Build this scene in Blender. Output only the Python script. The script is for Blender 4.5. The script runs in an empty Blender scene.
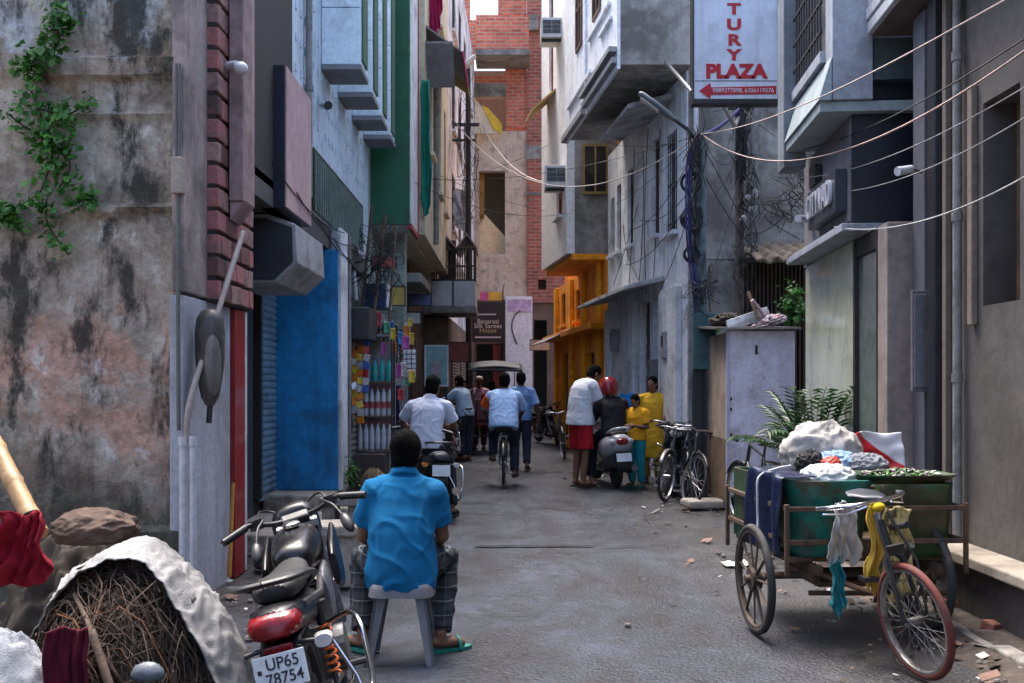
import bpy, math, random
from math import sin, cos, pi, radians
from mathutils import Vector, Matrix, Euler, noise

RND = random.Random(11)
SC = bpy.context.scene
COL = SC.collection
V = Vector


def PX(px, y):
    return (px - 512) * y / 1000.0


def PZ(py, y):
    return 1.5 + (385 - py) * y / 1000.0


# ----------------------------------------------------------------- materials
MATS = {}


def nn(nt, kind, **kw):
    n = nt.nodes.new(kind)
    for k, v in kw.items():
        if k in n.inputs:
            n.inputs[k].default_value = v
        else:
            setattr(n, k, v)
    return n


def ramp(nt, fac, stops):
    r = nt.nodes.new('ShaderNodeValToRGB')
    e = r.color_ramp.elements
    while len(e) < len(stops):
        e.new(0.5)
    for i, (p, c) in enumerate(stops):
        e[i].position = p
        e[i].color = c if len(c) == 4 else (c[0], c[1], c[2], 1)
    nt.links.new(fac, r.inputs[0])
    return r.outputs[0]


def g(v):
    return (v, v, v, 1)


def mixc(nt, fac, a, b, mode='MIX'):
    m = nt.nodes.new('ShaderNodeMix')
    m.data_type = 'RGBA'
    m.blend_type = mode
    for sock, val in ((m.inputs[0], fac), (m.inputs[6], a), (m.inputs[7], b)):
        if hasattr(val, 'links'):
            nt.links.new(val, sock)
        elif isinstance(val, (int, float)):
            sock.default_value = val
        else:
            sock.default_value = (val[0], val[1], val[2], 1)
    return m.outputs[2]


def noise_node(nt, vec, scale, detail=6, rough=.6, dist=0):
    n = nt.nodes.new('ShaderNodeTexNoise')
    n.inputs['Scale'].default_value = scale
    n.inputs['Detail'].default_value = detail
    n.inputs['Roughness'].default_value = rough
    n.inputs['Distortion'].default_value = dist
    nt.links.new(vec, n.inputs['Vector'])
    return n.outputs[0]


def mapping(nt, vec, scale=(1, 1, 1), loc=(0, 0, 0), rot=(0, 0, 0)):
    m = nt.nodes.new('ShaderNodeMapping')
    m.inputs['Scale'].default_value = scale
    m.inputs['Location'].default_value = loc
    m.inputs['Rotation'].default_value = rot
    nt.links.new(vec, m.inputs['Vector'])
    return m.outputs[0]


def base(name):
    m = bpy.data.materials.new(name)
    m.use_nodes = True
    nt = m.node_tree
    b = nt.nodes['Principled BSDF']
    tc = nt.nodes.new('ShaderNodeTexCoord')
    return m, nt, b, tc.outputs['Object']


def bump(nt, b, h, strength=.3, dist=.02):
    n = nt.nodes.new('ShaderNodeBump')
    n.inputs['Strength'].default_value = strength
    n.inputs['Distance'].default_value = dist
    nt.links.new(h, n.inputs['Height'])
    nt.links.new(n.outputs[0], b.inputs['Normal'])


def M(name, col, rough=.7, var=.25, scale=4, bmp=.2, bscale=45, metal=0, dirt=None, damt=.5, dscale=2.5,
      streak=None, samt=.5, spec=None, coat=0, grit=.55, chips=None):
    """plain worn surface: tone variation, optional dirt patches and rain streaks"""
    if name in MATS:
        return MATS[name]
    m, nt, b, co = base(name)
    n1 = noise_node(nt, co, scale, 7, .62)
    lo = [c * (1 - var) for c in col]
    hi = [min(1, c * (1 + var)) for c in col]
    c = ramp(nt, n1, [(.3, lo), (.7, hi)])
    if grit:
        nf = noise_node(nt, co, max(9, scale * 6), 9, .78)
        c = mixc(nt, grit, c, ramp(nt, nf, [(.3, g(.42)), (.52, g(1)), (.72, g(1.4))]), 'MULTIPLY')
    if chips:
        nc = noise_node(nt, co, 5.5, 9, .72, .3)
        c = mixc(nt, ramp(nt, nc, [(.66 - .1 * chips[1], g(0)), (.675 - .1 * chips[1], g(.9))]), c, chips[0])
    if dirt:
        n2 = noise_node(nt, co, dscale, 9, .68, .3)
        f = ramp(nt, n2, [(.62 - damt * .3, g(0)), (.72 - damt * .2, g(min(1, damt * 1.6)))])
        c = mixc(nt, f, c, dirt)
    if streak:
        v = mapping(nt, co, (5, 5, .35))
        n3 = noise_node(nt, v, 1.3, 7, .62)
        f = ramp(nt, n3, [(.5, g(0)), (.72, g(samt))])
        c = mixc(nt, f, c, streak)
    nt.links.new(c, b.inputs['Base Color'])
    n4 = noise_node(nt, co, bscale, 5, .6)
    r = ramp(nt, n1, [(.2, g(max(.03, rough - .12))), (.8, g(min(1, rough + .12)))])
    nt.links.new(r, b.inputs['Roughness'])
    b.inputs['Metallic'].default_value = metal
    if spec is not None:
        b.inputs['Specular IOR Level'].default_value = spec
    if coat:
        b.inputs['Coat Weight'].default_value = coat
        b.inputs['Coat Roughness'].default_value = .08
    if bmp:
        bump(nt, b, n4, bmp, .01)
    MATS[name] = m
    return m


def wallvec(nt, co):
    """(x+y, z) so that a brick pattern lies on any upright face"""
    s = nt.nodes.new('ShaderNodeSeparateXYZ')
    nt.links.new(co, s.inputs[0])
    a = nt.nodes.new('ShaderNodeMath')
    nt.links.new(s.outputs[0], a.inputs[0])
    nt.links.new(s.outputs[1], a.inputs[1])
    k = nt.nodes.new('ShaderNodeCombineXYZ')
    nt.links.new(a.outputs[0], k.inputs[0])
    nt.links.new(s.outputs[2], k.inputs[1])
    return k.outputs[0]


def brick_mat(name, c1, c2, mortar, bw=.24, bh=.085, ms=.012, patch=None):
    m, nt, b, co = base(name)
    t = nt.nodes.new('ShaderNodeTexBrick')
    nt.links.new(wallvec(nt, co), t.inputs['Vector'])
    for k, v in (('Scale', 1), ('Brick Width', bw), ('Row Height', bh), ('Mortar Size', ms), ('Mortar Smooth', .2), ('Bias', 0)):
        t.inputs[k].default_value = v
    t.inputs['Color1'].default_value = (*c1, 1)
    t.inputs['Color2'].default_value = (*c2, 1)
    t.inputs['Mortar'].default_value = (*mortar, 1)
    n1 = noise_node(nt, co, 3, 8, .7)
    c = mixc(nt, .75, t.outputs[0], ramp(nt, n1, [(.25, g(.45)), (.75, g(1.25))]), 'MULTIPLY')
    if patch:
        c = mixc(nt, ramp(nt, noise_node(nt, co, 1.1, 8, .7), [(.54, g(0)), (.66, g(.8))]), c, patch)
    nt.links.new(c, b.inputs['Base Color'])
    b.inputs['Roughness'].default_value = .9
    h = mixc(nt, .4, t.outputs['Fac'], noise_node(nt, co, 40, 5, .6))
    inv = nt.nodes.new('ShaderNodeInvert')
    nt.links.new(h, inv.inputs['Color'])
    bump(nt, b, inv.outputs[0], .6, .02)
    return m


def old_wall_mat(name):
    """layers of flaked plaster: tan grey ground, pink render low down, white flakes, mould"""
    m, nt, b, co = base(name)
    s = nt.nodes.new('ShaderNodeSeparateXYZ')
    nt.links.new(co, s.inputs[0])
    z = s.outputs[2]

    def band(a, bb, c, d):
        return ramp_z(a, bb, c, d)

    def ramp_z(a, bb, c, d):
        mr = nt.nodes.new('ShaderNodeMapRange')
        mr.inputs['From Min'].default_value = 0
        mr.inputs['From Max'].default_value = 8
        nt.links.new(zz, mr.inputs[0])
        return ramp(nt, mr.outputs[0], [(a / 8, g(0)), (bb / 8, g(1)), (c / 8, g(1)), (d / 8, g(0))])
    # wobble the height so that bands end raggedly
    wob = nt.nodes.new('ShaderNodeMath')
    wob.operation = 'MULTIPLY_ADD'
    nt.links.new(noise_node(nt, co, 1.8, 8, .7), wob.inputs[0])
    wob.inputs[1].default_value = 1.5
    sub = nt.nodes.new('ShaderNodeMath')
    sub.operation = 'SUBTRACT'
    nt.links.new(z, wob.inputs[2])
    nt.links.new(wob.outputs[0], sub.inputs[0])
    sub.inputs[1].default_value = .75
    zz = sub.outputs[0]
    n1 = noise_node(nt, co, 1.7, 12, .74, .2)
    c = ramp(nt, n1, [(.3, (.06, .05, .04)), (.4, (.24, .2, .155)), (.5, (.42, .375, .31)), (.58, (.53, .49, .42)), (.7, (.76, .72, .65))])
    # pink render between 0.5 and 2.4 m
    f = mixc(nt, 1, ramp_z(.6, 1.05, 1.75, 2.35), ramp(nt, noise_node(nt, co, 1.6, 10, .7, .4), [(.45, g(0)), (.55, g(.7))]), 'MULTIPLY')
    c = mixc(nt, f, c, ramp(nt, noise_node(nt, co, 9, 6, .6), [(.3, (.36, .15, .1)), (.7, (.72, .42, .32))]))
    # pale blue-white distemper left at the top
    f = mixc(nt, 1, ramp_z(3.6, 3.85, 7, 8), ramp(nt, noise_node(nt, co, 1.5, 9, .66), [(.47, g(0)), (.56, g(.85))]), 'MULTIPLY')
    c = mixc(nt, f, c, (.5, .56, .6))
    # ochre band
    f = mixc(nt, 1, ramp_z(3.48, 3.56, 3.72, 3.8), ramp(nt, noise_node(nt, co, 3, 6, .6), [(.35, g(.1)), (.6, g(.8))]), 'MULTIPLY')
    c = mixc(nt, f, c, (.25, .16, .085))
    # white flakes
    c = mixc(nt, ramp(nt, noise_node(nt, co, 3.4, 9, .62, .2), [(.6, g(0)), (.65, g(.8))]), c, (.66, .66, .63))
    # black mould, heavier at the foot and up at the top left
    f = ramp(nt, noise_node(nt, mapping(nt, co, (1.6, 1.6, .7), (3, 0, 1)), 1.4, 10, .72), [(.5, g(0)), (.58, g(.92))])
    c = mixc(nt, f, c, (.035, .034, .028))
    f = ramp(nt, noise_node(nt, mapping(nt, co, (4.5, 4.5, .3)), 1.2, 8, .65), [(.56, g(0)), (.72, g(.75))])
    c = mixc(nt, f, c, (.04, .036, .03))
    c = mixc(nt, .7, c, ramp(nt, noise_node(nt, co, 16, 10, .8), [(.3, g(.35)), (.5, g(1)), (.7, g(1.5))]), 'MULTIPLY')
    c = mixc(nt, mixc(nt, 1, ramp_z(-1, -.5, .55, 1.15), g(.85), 'MULTIPLY'), c, (.05, .048, .036))
    nt.links.new(c, b.inputs['Base Color'])
    b.inputs['Roughness'].default_value = .92
    h = mixc(nt, .5, n1, noise_node(nt, co, 30, 8, .7))
    bump(nt, b, h, .9, .05)
    return m


def road_mat():
    m, nt, b, co = base('wet_asphalt')
    s = nt.nodes.new('ShaderNodeSeparateXYZ')
    nt.links.new(co, s.inputs[0])
    n1 = noise_node(nt, mapping(nt, co, (1.3, .8, 1)), 1.25, 10, .7, .5)
    n2 = noise_node(nt, co, 5.5, 9, .7)
    n3 = noise_node(nt, co, 60, 4, .6)
    c = ramp(nt, n1, [(.35, (.004, .006, .011)), (.5, (.011, .0165, .03)), (.68, (.032, .045, .077))])
    c = mixc(nt, .75, c, ramp(nt, n2, [(.3, g(.3)), (.68, g(1.45))]), 'MULTIPLY')
    # small pits and pressed-in chippings
    vo = nt.nodes.new('ShaderNodeTexVoronoi')
    vo.inputs['Scale'].default_value = 38
    nt.links.new(co, vo.inputs['Vector'])
    c = mixc(nt, .5, c, ramp(nt, vo.outputs[0], [(.05, g(.4)), (.55, g(1.2))]), 'MULTIPLY')
    # earth trodden over the two edges
    ab = nt.nodes.new('ShaderNodeMath')
    ab.operation = 'ABSOLUTE'
    nt.links.new(s.outputs[0], ab.inputs[0])
    ad = nt.nodes.new('ShaderNodeMath')
    ad.operation = 'ADD'
    nt.links.new(ab.outputs[0], ad.inputs[0])
    nt.links.new(n1, ad.inputs[1])
    mr = nt.nodes.new('ShaderNodeMapRange')
    mr.inputs['From Min'].default_value = 1.75
    mr.inputs['From Max'].default_value = 2.45
    nt.links.new(ad.outputs[0], mr.inputs[0])
    f = mixc(nt, 1, mr.outputs[0], ramp(nt, n2, [(.35, g(.15)), (.62, g(.85))]), 'MULTIPLY')
    c = mixc(nt, f, c, (.05, .043, .037))
    nt.links.new(c, b.inputs['Base Color'])
    r = ramp(nt, n1, [(.35, g(.18)), (.62, g(.4))])
    nt.links.new(mixc(nt, .35, r, n2), b.inputs['Roughness'])
    b.inputs['Specular IOR Level'].default_value = .55
    h = mixc(nt, .5, mixc(nt, .5, n2, vo.outputs[0]), n3)
    bump(nt, b, h, .75, .04)
    return m


def plaid_mat():
    m, nt, b, co = base('plaid_cloth')
    s = nt.nodes.new('ShaderNodeSeparateXYZ')
    nt.links.new(co, s.inputs[0])

    def lines(o, freq, w, ph=0):
        a = nt.nodes.new('ShaderNodeMath')
        a.operation = 'MULTIPLY_ADD'
        a.inputs[1].default_value = freq
        a.inputs[2].default_value = ph + 100
        nt.links.new(o, a.inputs[0])
        f = nt.nodes.new('ShaderNodeMath')
        f.operation = 'FRACT'
        nt.links.new(a.outputs[0], f.inputs[0])
        l = nt.nodes.new('ShaderNodeMath')
        l.operation = 'LESS_THAN'
        l.inputs[1].default_value = w
        nt.links.new(f.outputs[0], l.inputs[0])
        return l.outputs[0]
    c = mixc(nt, lines(s.outputs[0], 17, .5), (.006, .007, .01), (.014, .016, .02))
    c = mixc(nt, lines(s.outputs[2], 14, .5), c, (.022, .026, .033))
    c = mixc(nt, lines(s.outputs[0], 17, .1, .2), c, (.06, .075, .085))
    c = mixc(nt, lines(s.outputs[2], 14, .1, .2), c, (.1, .125, .14))
    nt.links.new(c, b.inputs['Base Color'])
    b.inputs['Roughness'].default_value = .9
    bump(nt, b, noise_node(nt, co, 14, 5, .6), .3, .02)
    return m


def cloth(name, col, rough=.88, var=.22, fold=.5, fscale=9):
    if name in MATS:
        return MATS[name]
    m, nt, b, co = base(name)
    n1 = noise_node(nt, co, 5, 6, .6)
    c = ramp(nt, n1, [(.3, [x * (1 - var) for x in col]), (.7, [min(1, x * (1 + var)) for x in col])])
    nt.links.new(c, b.inputs['Base Color'])
    b.inputs['Roughness'].default_value = rough
    b.inputs['Specular IOR Level'].default_value = .25
    v = mapping(nt, co, (1, 1, .55), (0, 0, 0), (.3, .5, 0))
    rg = nt.nodes.new('ShaderNodeTexNoise')
    rg.noise_type = 'RIDGED_MULTIFRACTAL'
    rg.inputs['Scale'].default_value = fscale * .55
    rg.inputs['Detail'].default_value = 3
    rg.inputs['Distortion'].default_value = .6
    nt.links.new(v, rg.inputs['Vector'])
    h = mixc(nt, .3, rg.outputs[0], noise_node(nt, co, 220, 3, .6))
    bump(nt, b, h, fold, .03)
    MATS[name] = m
    return m


def leaf_mat(name, col, trans=.25):
    m, nt, b, co = base(name)
    n = noise_node(nt, co, 7, 4, .6)
    c = ramp(nt, n, [(.3, [x * .5 for x in col]), (.7, [x * 1.45 for x in col])])
    nt.links.new(c, b.inputs['Base Color'])
    b.inputs['Roughness'].default_value = .45
    tr = nt.nodes.new('ShaderNodeBsdfTranslucent')
    nt.links.new(c, tr.inputs[0])
    mx = nt.nodes.new('ShaderNodeMixShader')
    mx.inputs[0].default_value = trans
    out = nt.nodes['Material Output']
    nt.links.new(b.outputs[0], mx.inputs[1])
    nt.links.new(tr.outputs[0], mx.inputs[2])
    nt.links.new(mx.outputs[0], out.inputs[0])
    return m


def clear_plastic(name, col, trans=.55, rough=.15):
    m, nt, b, co = base(name)
    b.inputs['Base Color'].default_value = (*col, 1)
    b.inputs['Roughness'].default_value = rough
    b.inputs['Transmission Weight'].default_value = trans
    b.inputs['IOR'].default_value = 1.35
    bump(nt, b, noise_node(nt, co, 60, 3, .5), .2, .01)
    return m


def paint(name, col, rough=.28, metal=0, dirt=(.12, .1, .08), damt=.25):
    return M(name, col, rough, .08, 5, .03, 120, metal, dirt, damt, 14, coat=.15, grit=.2)


# ----------------------------------------------------------------- mesh building
class MB:
    def __init__(s, mat=None):
        s.v, s.f, s.mi, s.cur, s.X = [], [], [], 0, mat

    def add(s, vs, fs):
        n = len(s.v)
        if s.X is not None:
            vs = [s.X @ V(p) for p in vs]
        s.v.extend([tuple(p) for p in vs])
        for f in fs:
            s.f.append([n + i for i in f])
            s.mi.append(s.cur)
        return s

    def box(s, x0, x1, y0, y1, z0, z1):
        x0, x1 = sorted((x0, x1)); y0, y1 = sorted((y0, y1)); z0, z1 = sorted((z0, z1))
        return s.add([(x0, y0, z0), (x1, y0, z0), (x1, y1, z0), (x0, y1, z0), (x0, y0, z1), (x1, y0, z1), (x1, y1, z1), (x0, y1, z1)],
                     [(0, 3, 2, 1), (4, 5, 6, 7), (0, 1, 5, 4), (1, 2, 6, 5), (2, 3, 7, 6), (3, 0, 4, 7)])

    def obox(s, c, size, rot=(0, 0, 0)):
        m = Matrix.Translation(c) @ Euler(rot).to_matrix().to_4x4()
        old = s.X
        s.X = m if old is None else old @ m
        a, b_, c_ = size[0] / 2, size[1] / 2, size[2] / 2
        s.box(-a, a, -b_, b_, -c_, c_)
        s.X = old
        return s

    def loft(s, rings, caps=True, closed=True):
        n = len(rings[0])
        vs = [p for r in rings for p in r]
        fs = []
        for i in range(len(rings) - 1):
            for j in range(n if closed else n - 1):
                k = (j + 1) % n
                fs.append((i * n + j, i * n + k, (i + 1) * n + k, (i + 1) * n + j))
        if caps and closed:
            fs.append(tuple(range(n - 1, -1, -1)))
            fs.append(tuple((len(rings) - 1) * n + j for j in range(n)))
        return s.add(vs, fs)

    def tube(s, pts, r, n=8, caps=True, flat=1.0):
        pts = [V(p) for p in pts]
        rs = r if isinstance(r, (list, tuple)) else [r] * len(pts)
        t = (pts[1] - pts[0]).normalized()
        up = V((0, 0, 1)) if abs(t.z) < .9 else V((1, 0, 0))
        a = t.cross(up).normalized()
        rings = []
        for i, p in enumerate(pts):
            if i == 0:
                t = pts[1] - pts[0]
            elif i == len(pts) - 1:
                t = pts[-1] - pts[-2]
            else:
                t = (pts[i + 1] - p).normalized() + (p - pts[i - 1]).normalized()
            if t.length < 1e-9:
                t = V((0, 0, 1))
            t.normalize()
            a = (a - t * a.dot(t))
            a = a.normalized() if a.length > 1e-6 else t.orthogonal().normalized()
            b_ = t.cross(a)
            rings.append([p + a * (cos(2 * pi * j / n) * rs[i]) + b_ * (sin(2 * pi * j / n) * rs[i] * flat) for j in range(n)])
        return s.loft(rings, caps)

    def cyl(s, p0, p1, r0, r1=None, n=14):
        return s.tube([p0, p1], [r0, r0 if r1 is None else r1], n)

    def ring(s, c, axis, R, r, nR=36, nr=8, a0=0, a1=2 * pi, flat=1.0):
        axis = V(axis).normalized()
        u = axis.orthogonal().normalized()
        w = axis.cross(u)
        full = abs(a1 - a0 - 2 * pi) < 1e-6
        rings = []
        m = nR if full else nR + 1
        for i in range(m):
            t = a0 + (a1 - a0) * i / nR
            d = u * cos(t) + w * sin(t)
            rings.append([V(c) + d * (R + r * cos(2 * pi * j / nr)) + axis * (r * flat * sin(2 * pi * j / nr)) for j in range(nr)])
        if full:
            rings.append(rings[0])
        return s.loft(rings, not full)

    def lathe(s, prof, c=(0, 0, 0), n=20, axis=None):
        m = Matrix.Translation(c)
        if axis is not None:
            m = m @ V((0, 0, 1)).rotation_difference(V(axis)).to_matrix().to_4x4()
        rings = [[m @ V((r * cos(2 * pi * j / n), r * sin(2 * pi * j / n), z)) for j in range(n)] for r, z in prof]
        return s.loft(rings, True)

    def ell(s, c, r, nu=16, nv=10, rot=(0, 0, 0)):
        if isinstance(r, (int, float)):
            r = (r, r, r)
        m = Matrix.Translation(c) @ Euler(rot).to_matrix().to_4x4()
        rings = []
        for i in range(nv + 1):
            t = -pi / 2 + pi * i / nv
            k = max(cos(t), .02)
            rings.append([m @ V((r[0] * k * cos(2 * pi * j / nu), r[1] * k * sin(2 * pi * j / nu), r[2] * sin(t))) for j in range(nu)])
        return s.loft(rings, True)

    def prism(s, poly, axis, a, b):
        """2-D polygon extruded along axis 0/1/2 from a to b; poly gives the two other coordinates in order"""
        def pt(p, d):
            q = list(p)
            q.insert(axis, d)
            return q
        return s.loft([[pt(p, a) for p in poly], [pt(p, b) for p in poly]], True)

    def quad(s, a, b, c, d):
        return s.add([a, b, c, d], [(0, 1, 2, 3)])

    def grid(s, fn, nu, nv):
        vs = [fn(i / nu, j / nv) for j in range(nv + 1) for i in range(nu + 1)]
        fs = [(j * (nu + 1) + i, j * (nu + 1) + i + 1, (j + 1) * (nu + 1) + i + 1, (j + 1) * (nu + 1) + i) for j in range(nv) for i in range(nu)]
        return s.add(vs, fs)

    def holewall(s, u0, u1, z0, z1, holes=(), t=.2, y=0.0):
        """upright slab from local y to y+t with rectangular openings (u0,u1,z0,z1)"""
        us = sorted({u0, u1, *[min(max(h[i], u0), u1) for h in holes for i in (0, 1)]})
        zs = sorted({z0, z1, *[min(max(h[i], z0), z1) for h in holes for i in (2, 3)]})

        def solid(i, j):
            if not (0 <= i < len(us) - 1 and 0 <= j < len(zs) - 1):
                return False
            cu, cz = (us[i] + us[i + 1]) / 2, (zs[j] + zs[j + 1]) / 2
            return not any(h[0] < cu < h[1] and h[2] < cz < h[3] for h in holes)
        for i in range(len(us) - 1):
            for j in range(len(zs) - 1):
                if not solid(i, j):
                    continue
                a, b_, c, d = us[i], us[i + 1], zs[j], zs[j + 1]
                s.quad((a, y, c), (b_, y, c), (b_, y, d), (a, y, d))
                s.quad((b_, y + t, c), (a, y + t, c), (a, y + t, d), (b_, y + t, d))
                if not solid(i - 1, j):
                    s.quad((a, y + t, c), (a, y, c), (a, y, d), (a, y + t, d))
                if not solid(i + 1, j):
                    s.quad((b_, y, c), (b_, y + t, c), (b_, y + t, d), (b_, y, d))
                if not solid(i, j - 1):
                    s.quad((a, y + t, c), (b_, y + t, c), (b_, y, c), (a, y, c))
                if not solid(i, j + 1):
                    s.quad((a, y, d), (b_, y, d), (b_, y + t, d), (a, y + t, d))
        return s

    def build(s, name, mats, parent=None, smooth=0, bevel=0, solid=0, sub=0, label=None, voxel=0, relax=6, wobble=None):
        mats = mats if isinstance(mats, (list, tuple)) else [mats]
        vs = s.v
        if parent is not None:
            top = parent
            while top.parent is not None:
                top = top.parent
            if top.get('_w'):
                off = top.location
                vs = [(p[0] - off.x, p[1] - off.y, p[2] - off.z) for p in vs]
        me = bpy.data.meshes.new(name)
        me.from_pydata(vs, [], s.f)
        for m in mats:
            me.materials.append(m)
        if any(s.mi):
            me.polygons.foreach_set('material_index', s.mi)
        o = bpy.data.objects.new(name, me)
        COL.objects.link(o)
        if voxel:
            o.modifiers.new('r', 'REMESH').mode = 'VOXEL'
            o.modifiers['r'].voxel_size = voxel
            o.modifiers['r'].use_smooth_shade = True
            if relax:
                q = o.modifiers.new('s', 'SMOOTH')
                q.factor, q.iterations = .5, relax
            dg = bpy.context.evaluated_depsgraph_get()
            new = bpy.data.meshes.new_from_object(o.evaluated_get(dg))
            o.modifiers.clear()
            o.data = new
            new.name = name
            new.materials.clear()
            for m in mats:
                new.materials.append(m)
            smooth = 180
            me = new
        if wobble:
            nrm = [v.normal.copy() for v in me.vertices]
            for v, nv in zip(me.vertices, nrm):
                v.co += nv * wobble(v.co, nv)
        if parent is not None:
            o.parent = parent
        if smooth:
            me.polygons.foreach_set('use_smooth', [True] * len(me.polygons))
            if smooth < 180:
                me.set_sharp_from_angle(angle=radians(smooth))
        if solid:
            q = o.modifiers.new('solid', 'SOLIDIFY')
            q.thickness, q.offset = solid, 0
        if bevel:
            q = o.modifiers.new('bevel', 'BEVEL')
            q.width, q.segments, q.limit_method, q.angle_limit = bevel, 2, 'ANGLE', radians(40)
        if sub:
            q = o.modifiers.new('sub', 'SUBSURF')
            q.levels = q.render_levels = sub
        if label:
            o['label'] = label
        return o


def tag(o, label, cat, group=None, kind=None):
    if label:
        o['label'] = label
    if cat:
        o['category'] = cat
    if group:
        o['group'] = group
    if kind:
        o['kind'] = kind
    return o


def thing(name, label, cat, loc=(0, 0, 0), rz=0, group=None, world=False, rot=None):
    o = bpy.data.objects.new(name, None)
    o.empty_display_size = .2
    COL.objects.link(o)
    o.location = loc
    o.rotation_euler = rot or (0, 0, rz)
    tag(o, label, cat, group)
    if world:
        o['_w'] = 1
    return o


def copy_tree(o, parent=None):
    c = o.copy()
    COL.objects.link(c)
    if parent is not None:
        c.parent = parent
    for ch in [k for k in bpy.data.objects if k.parent == o]:
        copy_tree(ch, c)
    return c


def facade(p0, p1):
    """frame with x along the front from p0 to p1, y into the building, z up"""
    d = (V((p1[0], p1[1], 0)) - V((p0[0], p0[1], 0))).normalized()
    n = V((0, 0, 1)).cross(d)
    m = Matrix((d, n, V((0, 0, 1)))).transposed().to_4x4()
    m.translation = V((p0[0], p0[1], 0))
    return m


def text(body, size, mat, parent, loc, rot, extrude=.002, name='lettering', align='CENTER', sx=1.0, offset=0.0, shear=0):
    cu = bpy.data.curves.new(name, 'FONT')
    cu.body, cu.size, cu.extrude, cu.align_x, cu.align_y = body, size, extrude, align, 'CENTER'
    cu.offset, cu.shear = offset, shear
    cu.materials.append(mat)
    o = bpy.data.objects.new(name, cu)
    COL.objects.link(o)
    top = parent
    while top.parent is not None:
        top = top.parent
    if top.get('_w'):
        loc = V(loc) - top.location
    me = bpy.data.meshes.new_from_object(o.evaluated_get(bpy.context.evaluated_depsgraph_get()))
    bpy.data.objects.remove(o)
    o = bpy.data.objects.new(name, me)
    me.materials.clear()
    me.materials.append(mat)
    COL.objects.link(o)
    o.parent = parent
    o.location, o.rotation_euler, o.scale = loc, rot, (sx, 1, 1)
    return o


def hang(a, b, sag, n=14):
    a, b = V(a), V(b)
    return [a.lerp(b, i / n) - V((0, 0, sag * 4 * (i / n) * (1 - i / n))) for i in range(n + 1)]


def bez(p0, p1, p2, n=10):
    p0, p1, p2 = V(p0), V(p1), V(p2)
    return [p0 * (1 - t) ** 2 + p1 * 2 * t * (1 - t) + p2 * t * t for t in [i / n for i in range(n + 1)]]


def smoothpath(pts, n=5):
    """Catmull-Rom through the points"""
    P = [V(p) for p in pts]
    P = [P[0] * 2 - P[1]] + P + [P[-1] * 2 - P[-2]]
    out = []
    for i in range(1, len(P) - 2):
        a, b_, c, d = P[i - 1], P[i], P[i + 1], P[i + 2]
        for k in range(n):
            t = k / n
            out.append(.5 * (2 * b_ + (c - a) * t + (2 * a - 5 * b_ + 4 * c - d) * t * t + (3 * b_ - a - 3 * c + d) * t ** 3))
    out.append(P[-2])
    return out


# common materials
CONC = M('grey_concrete', (.27, .265, .25), .9, .25, 2.5, .4, 30, dirt=(.1, .095, .085), damt=.55, dscale=1.6, streak=(.09, .088, .08), samt=.6)
PLAST = M('beige_plaster', (.46, .38, .31), .9, .2, 2, .3, 26, dirt=(.24, .2, .17), damt=.5, streak=(.2, .17, .14), samt=.5)
WHITE = M('white_wash', (.68, .7, .74), .8, .14, 2, .25, 30, dirt=(.22, .22, .22), damt=.42, dscale=1.4, streak=(.24, .24, .25), samt=.45)
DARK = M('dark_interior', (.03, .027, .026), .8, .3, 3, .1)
GLASS = M('dark_pane', (.012, .014, .018), .2, .3, 2, .02, 8, grit=.2)
BLACKM = M('black_iron', (.02, .02, .022), .5, .3, 20, .2, 80, dirt=(.07, .045, .03), damt=.3, dscale=20)
STEEL = M('dull_steel', (.42, .42, .44), .35, .15, 15, .1, 90, metal=.9, dirt=(.12, .09, .07), damt=.3, dscale=18)
CHROME = M('chrome', (.72, .72, .74), .14, .05, 8, .02, 60, metal=1)
RUBBER = M('tyre_rubber', (.022, .022, .023), .78, .3, 14, .2, 120, dirt=(.1, .09, .08), damt=.35, dscale=16)
BLKPL = M('black_plastic', (.018, .018, .02), .42, .2, 20, .1, 200, dirt=(.07, .065, .06), damt=.25, dscale=20)
WOODM = M('old_wood', (.16, .1, .06), .8, .35, 6, .4, 60, dirt=(.05, .04, .03), damt=.5)
RUST = M('rusty_iron', (.11, .06, .038), .85, .4, 14, .4, 90, dirt=(.04, .034, .03), damt=.5, dscale=12)
TIN = M('tin_sheet', (.25, .25, .26), .5, .25, 5, .2, 40, metal=.5, dirt=(.16, .08, .045), damt=.5, dscale=5)
WIRE = M('black_cable', (.014, .014, .016), .55, .2, 10, .05)
PALEWIRE = M('pale_cable', (.42, .34, .31), .6, .15, 8, .05)
# ----------------------------------------------------------------- people
SKIN = M('brown_skin', (.2, .095, .055), .55, .12, 9, .06, 150)
SKIN2 = M('dark_skin', (.13, .062, .038), .55, .12, 9, .06, 150)
HAIR = M('black_hair', (.004, .0035, .0035), .85, .3, 60, .6, 160, spec=.08)
EYEW = M('eye_white', (.3, .28, .26), .4, .05, 5, 0)
LIPS = M('lip_brown', (.22, .07, .055), .5, .1, 5, 0)
SOLE = M('dark_sandal', (.04, .028, .022), .7, .2, 10, .1)


def stand(h=1.7):
    s = h / 1.7
    J = dict(pelvis=(0, 0, .95), waist=(0, .0, 1.1), chest=(0, -.005, 1.28), neck=(0, -.01, 1.45), head=(0, .02, 1.585))
    for k, sx in (('L', -1), ('R', 1)):
        J['sh' + k] = (.175 * sx, -.01, 1.395)
        J['el' + k] = (.225 * sx, -.03, 1.11)
        J['wr' + k] = (.23 * sx, .05, .87)
        J['hip' + k] = (.09 * sx, 0, .9)
        J['kn' + k] = (.1 * sx, .02, .48)
        J['an' + k] = (.1 * sx, -.02, .075)
        J['toe' + k] = (.125 * sx, .15, .025)
    return {k: V(v) * s for k, v in J.items()}, s


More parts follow.
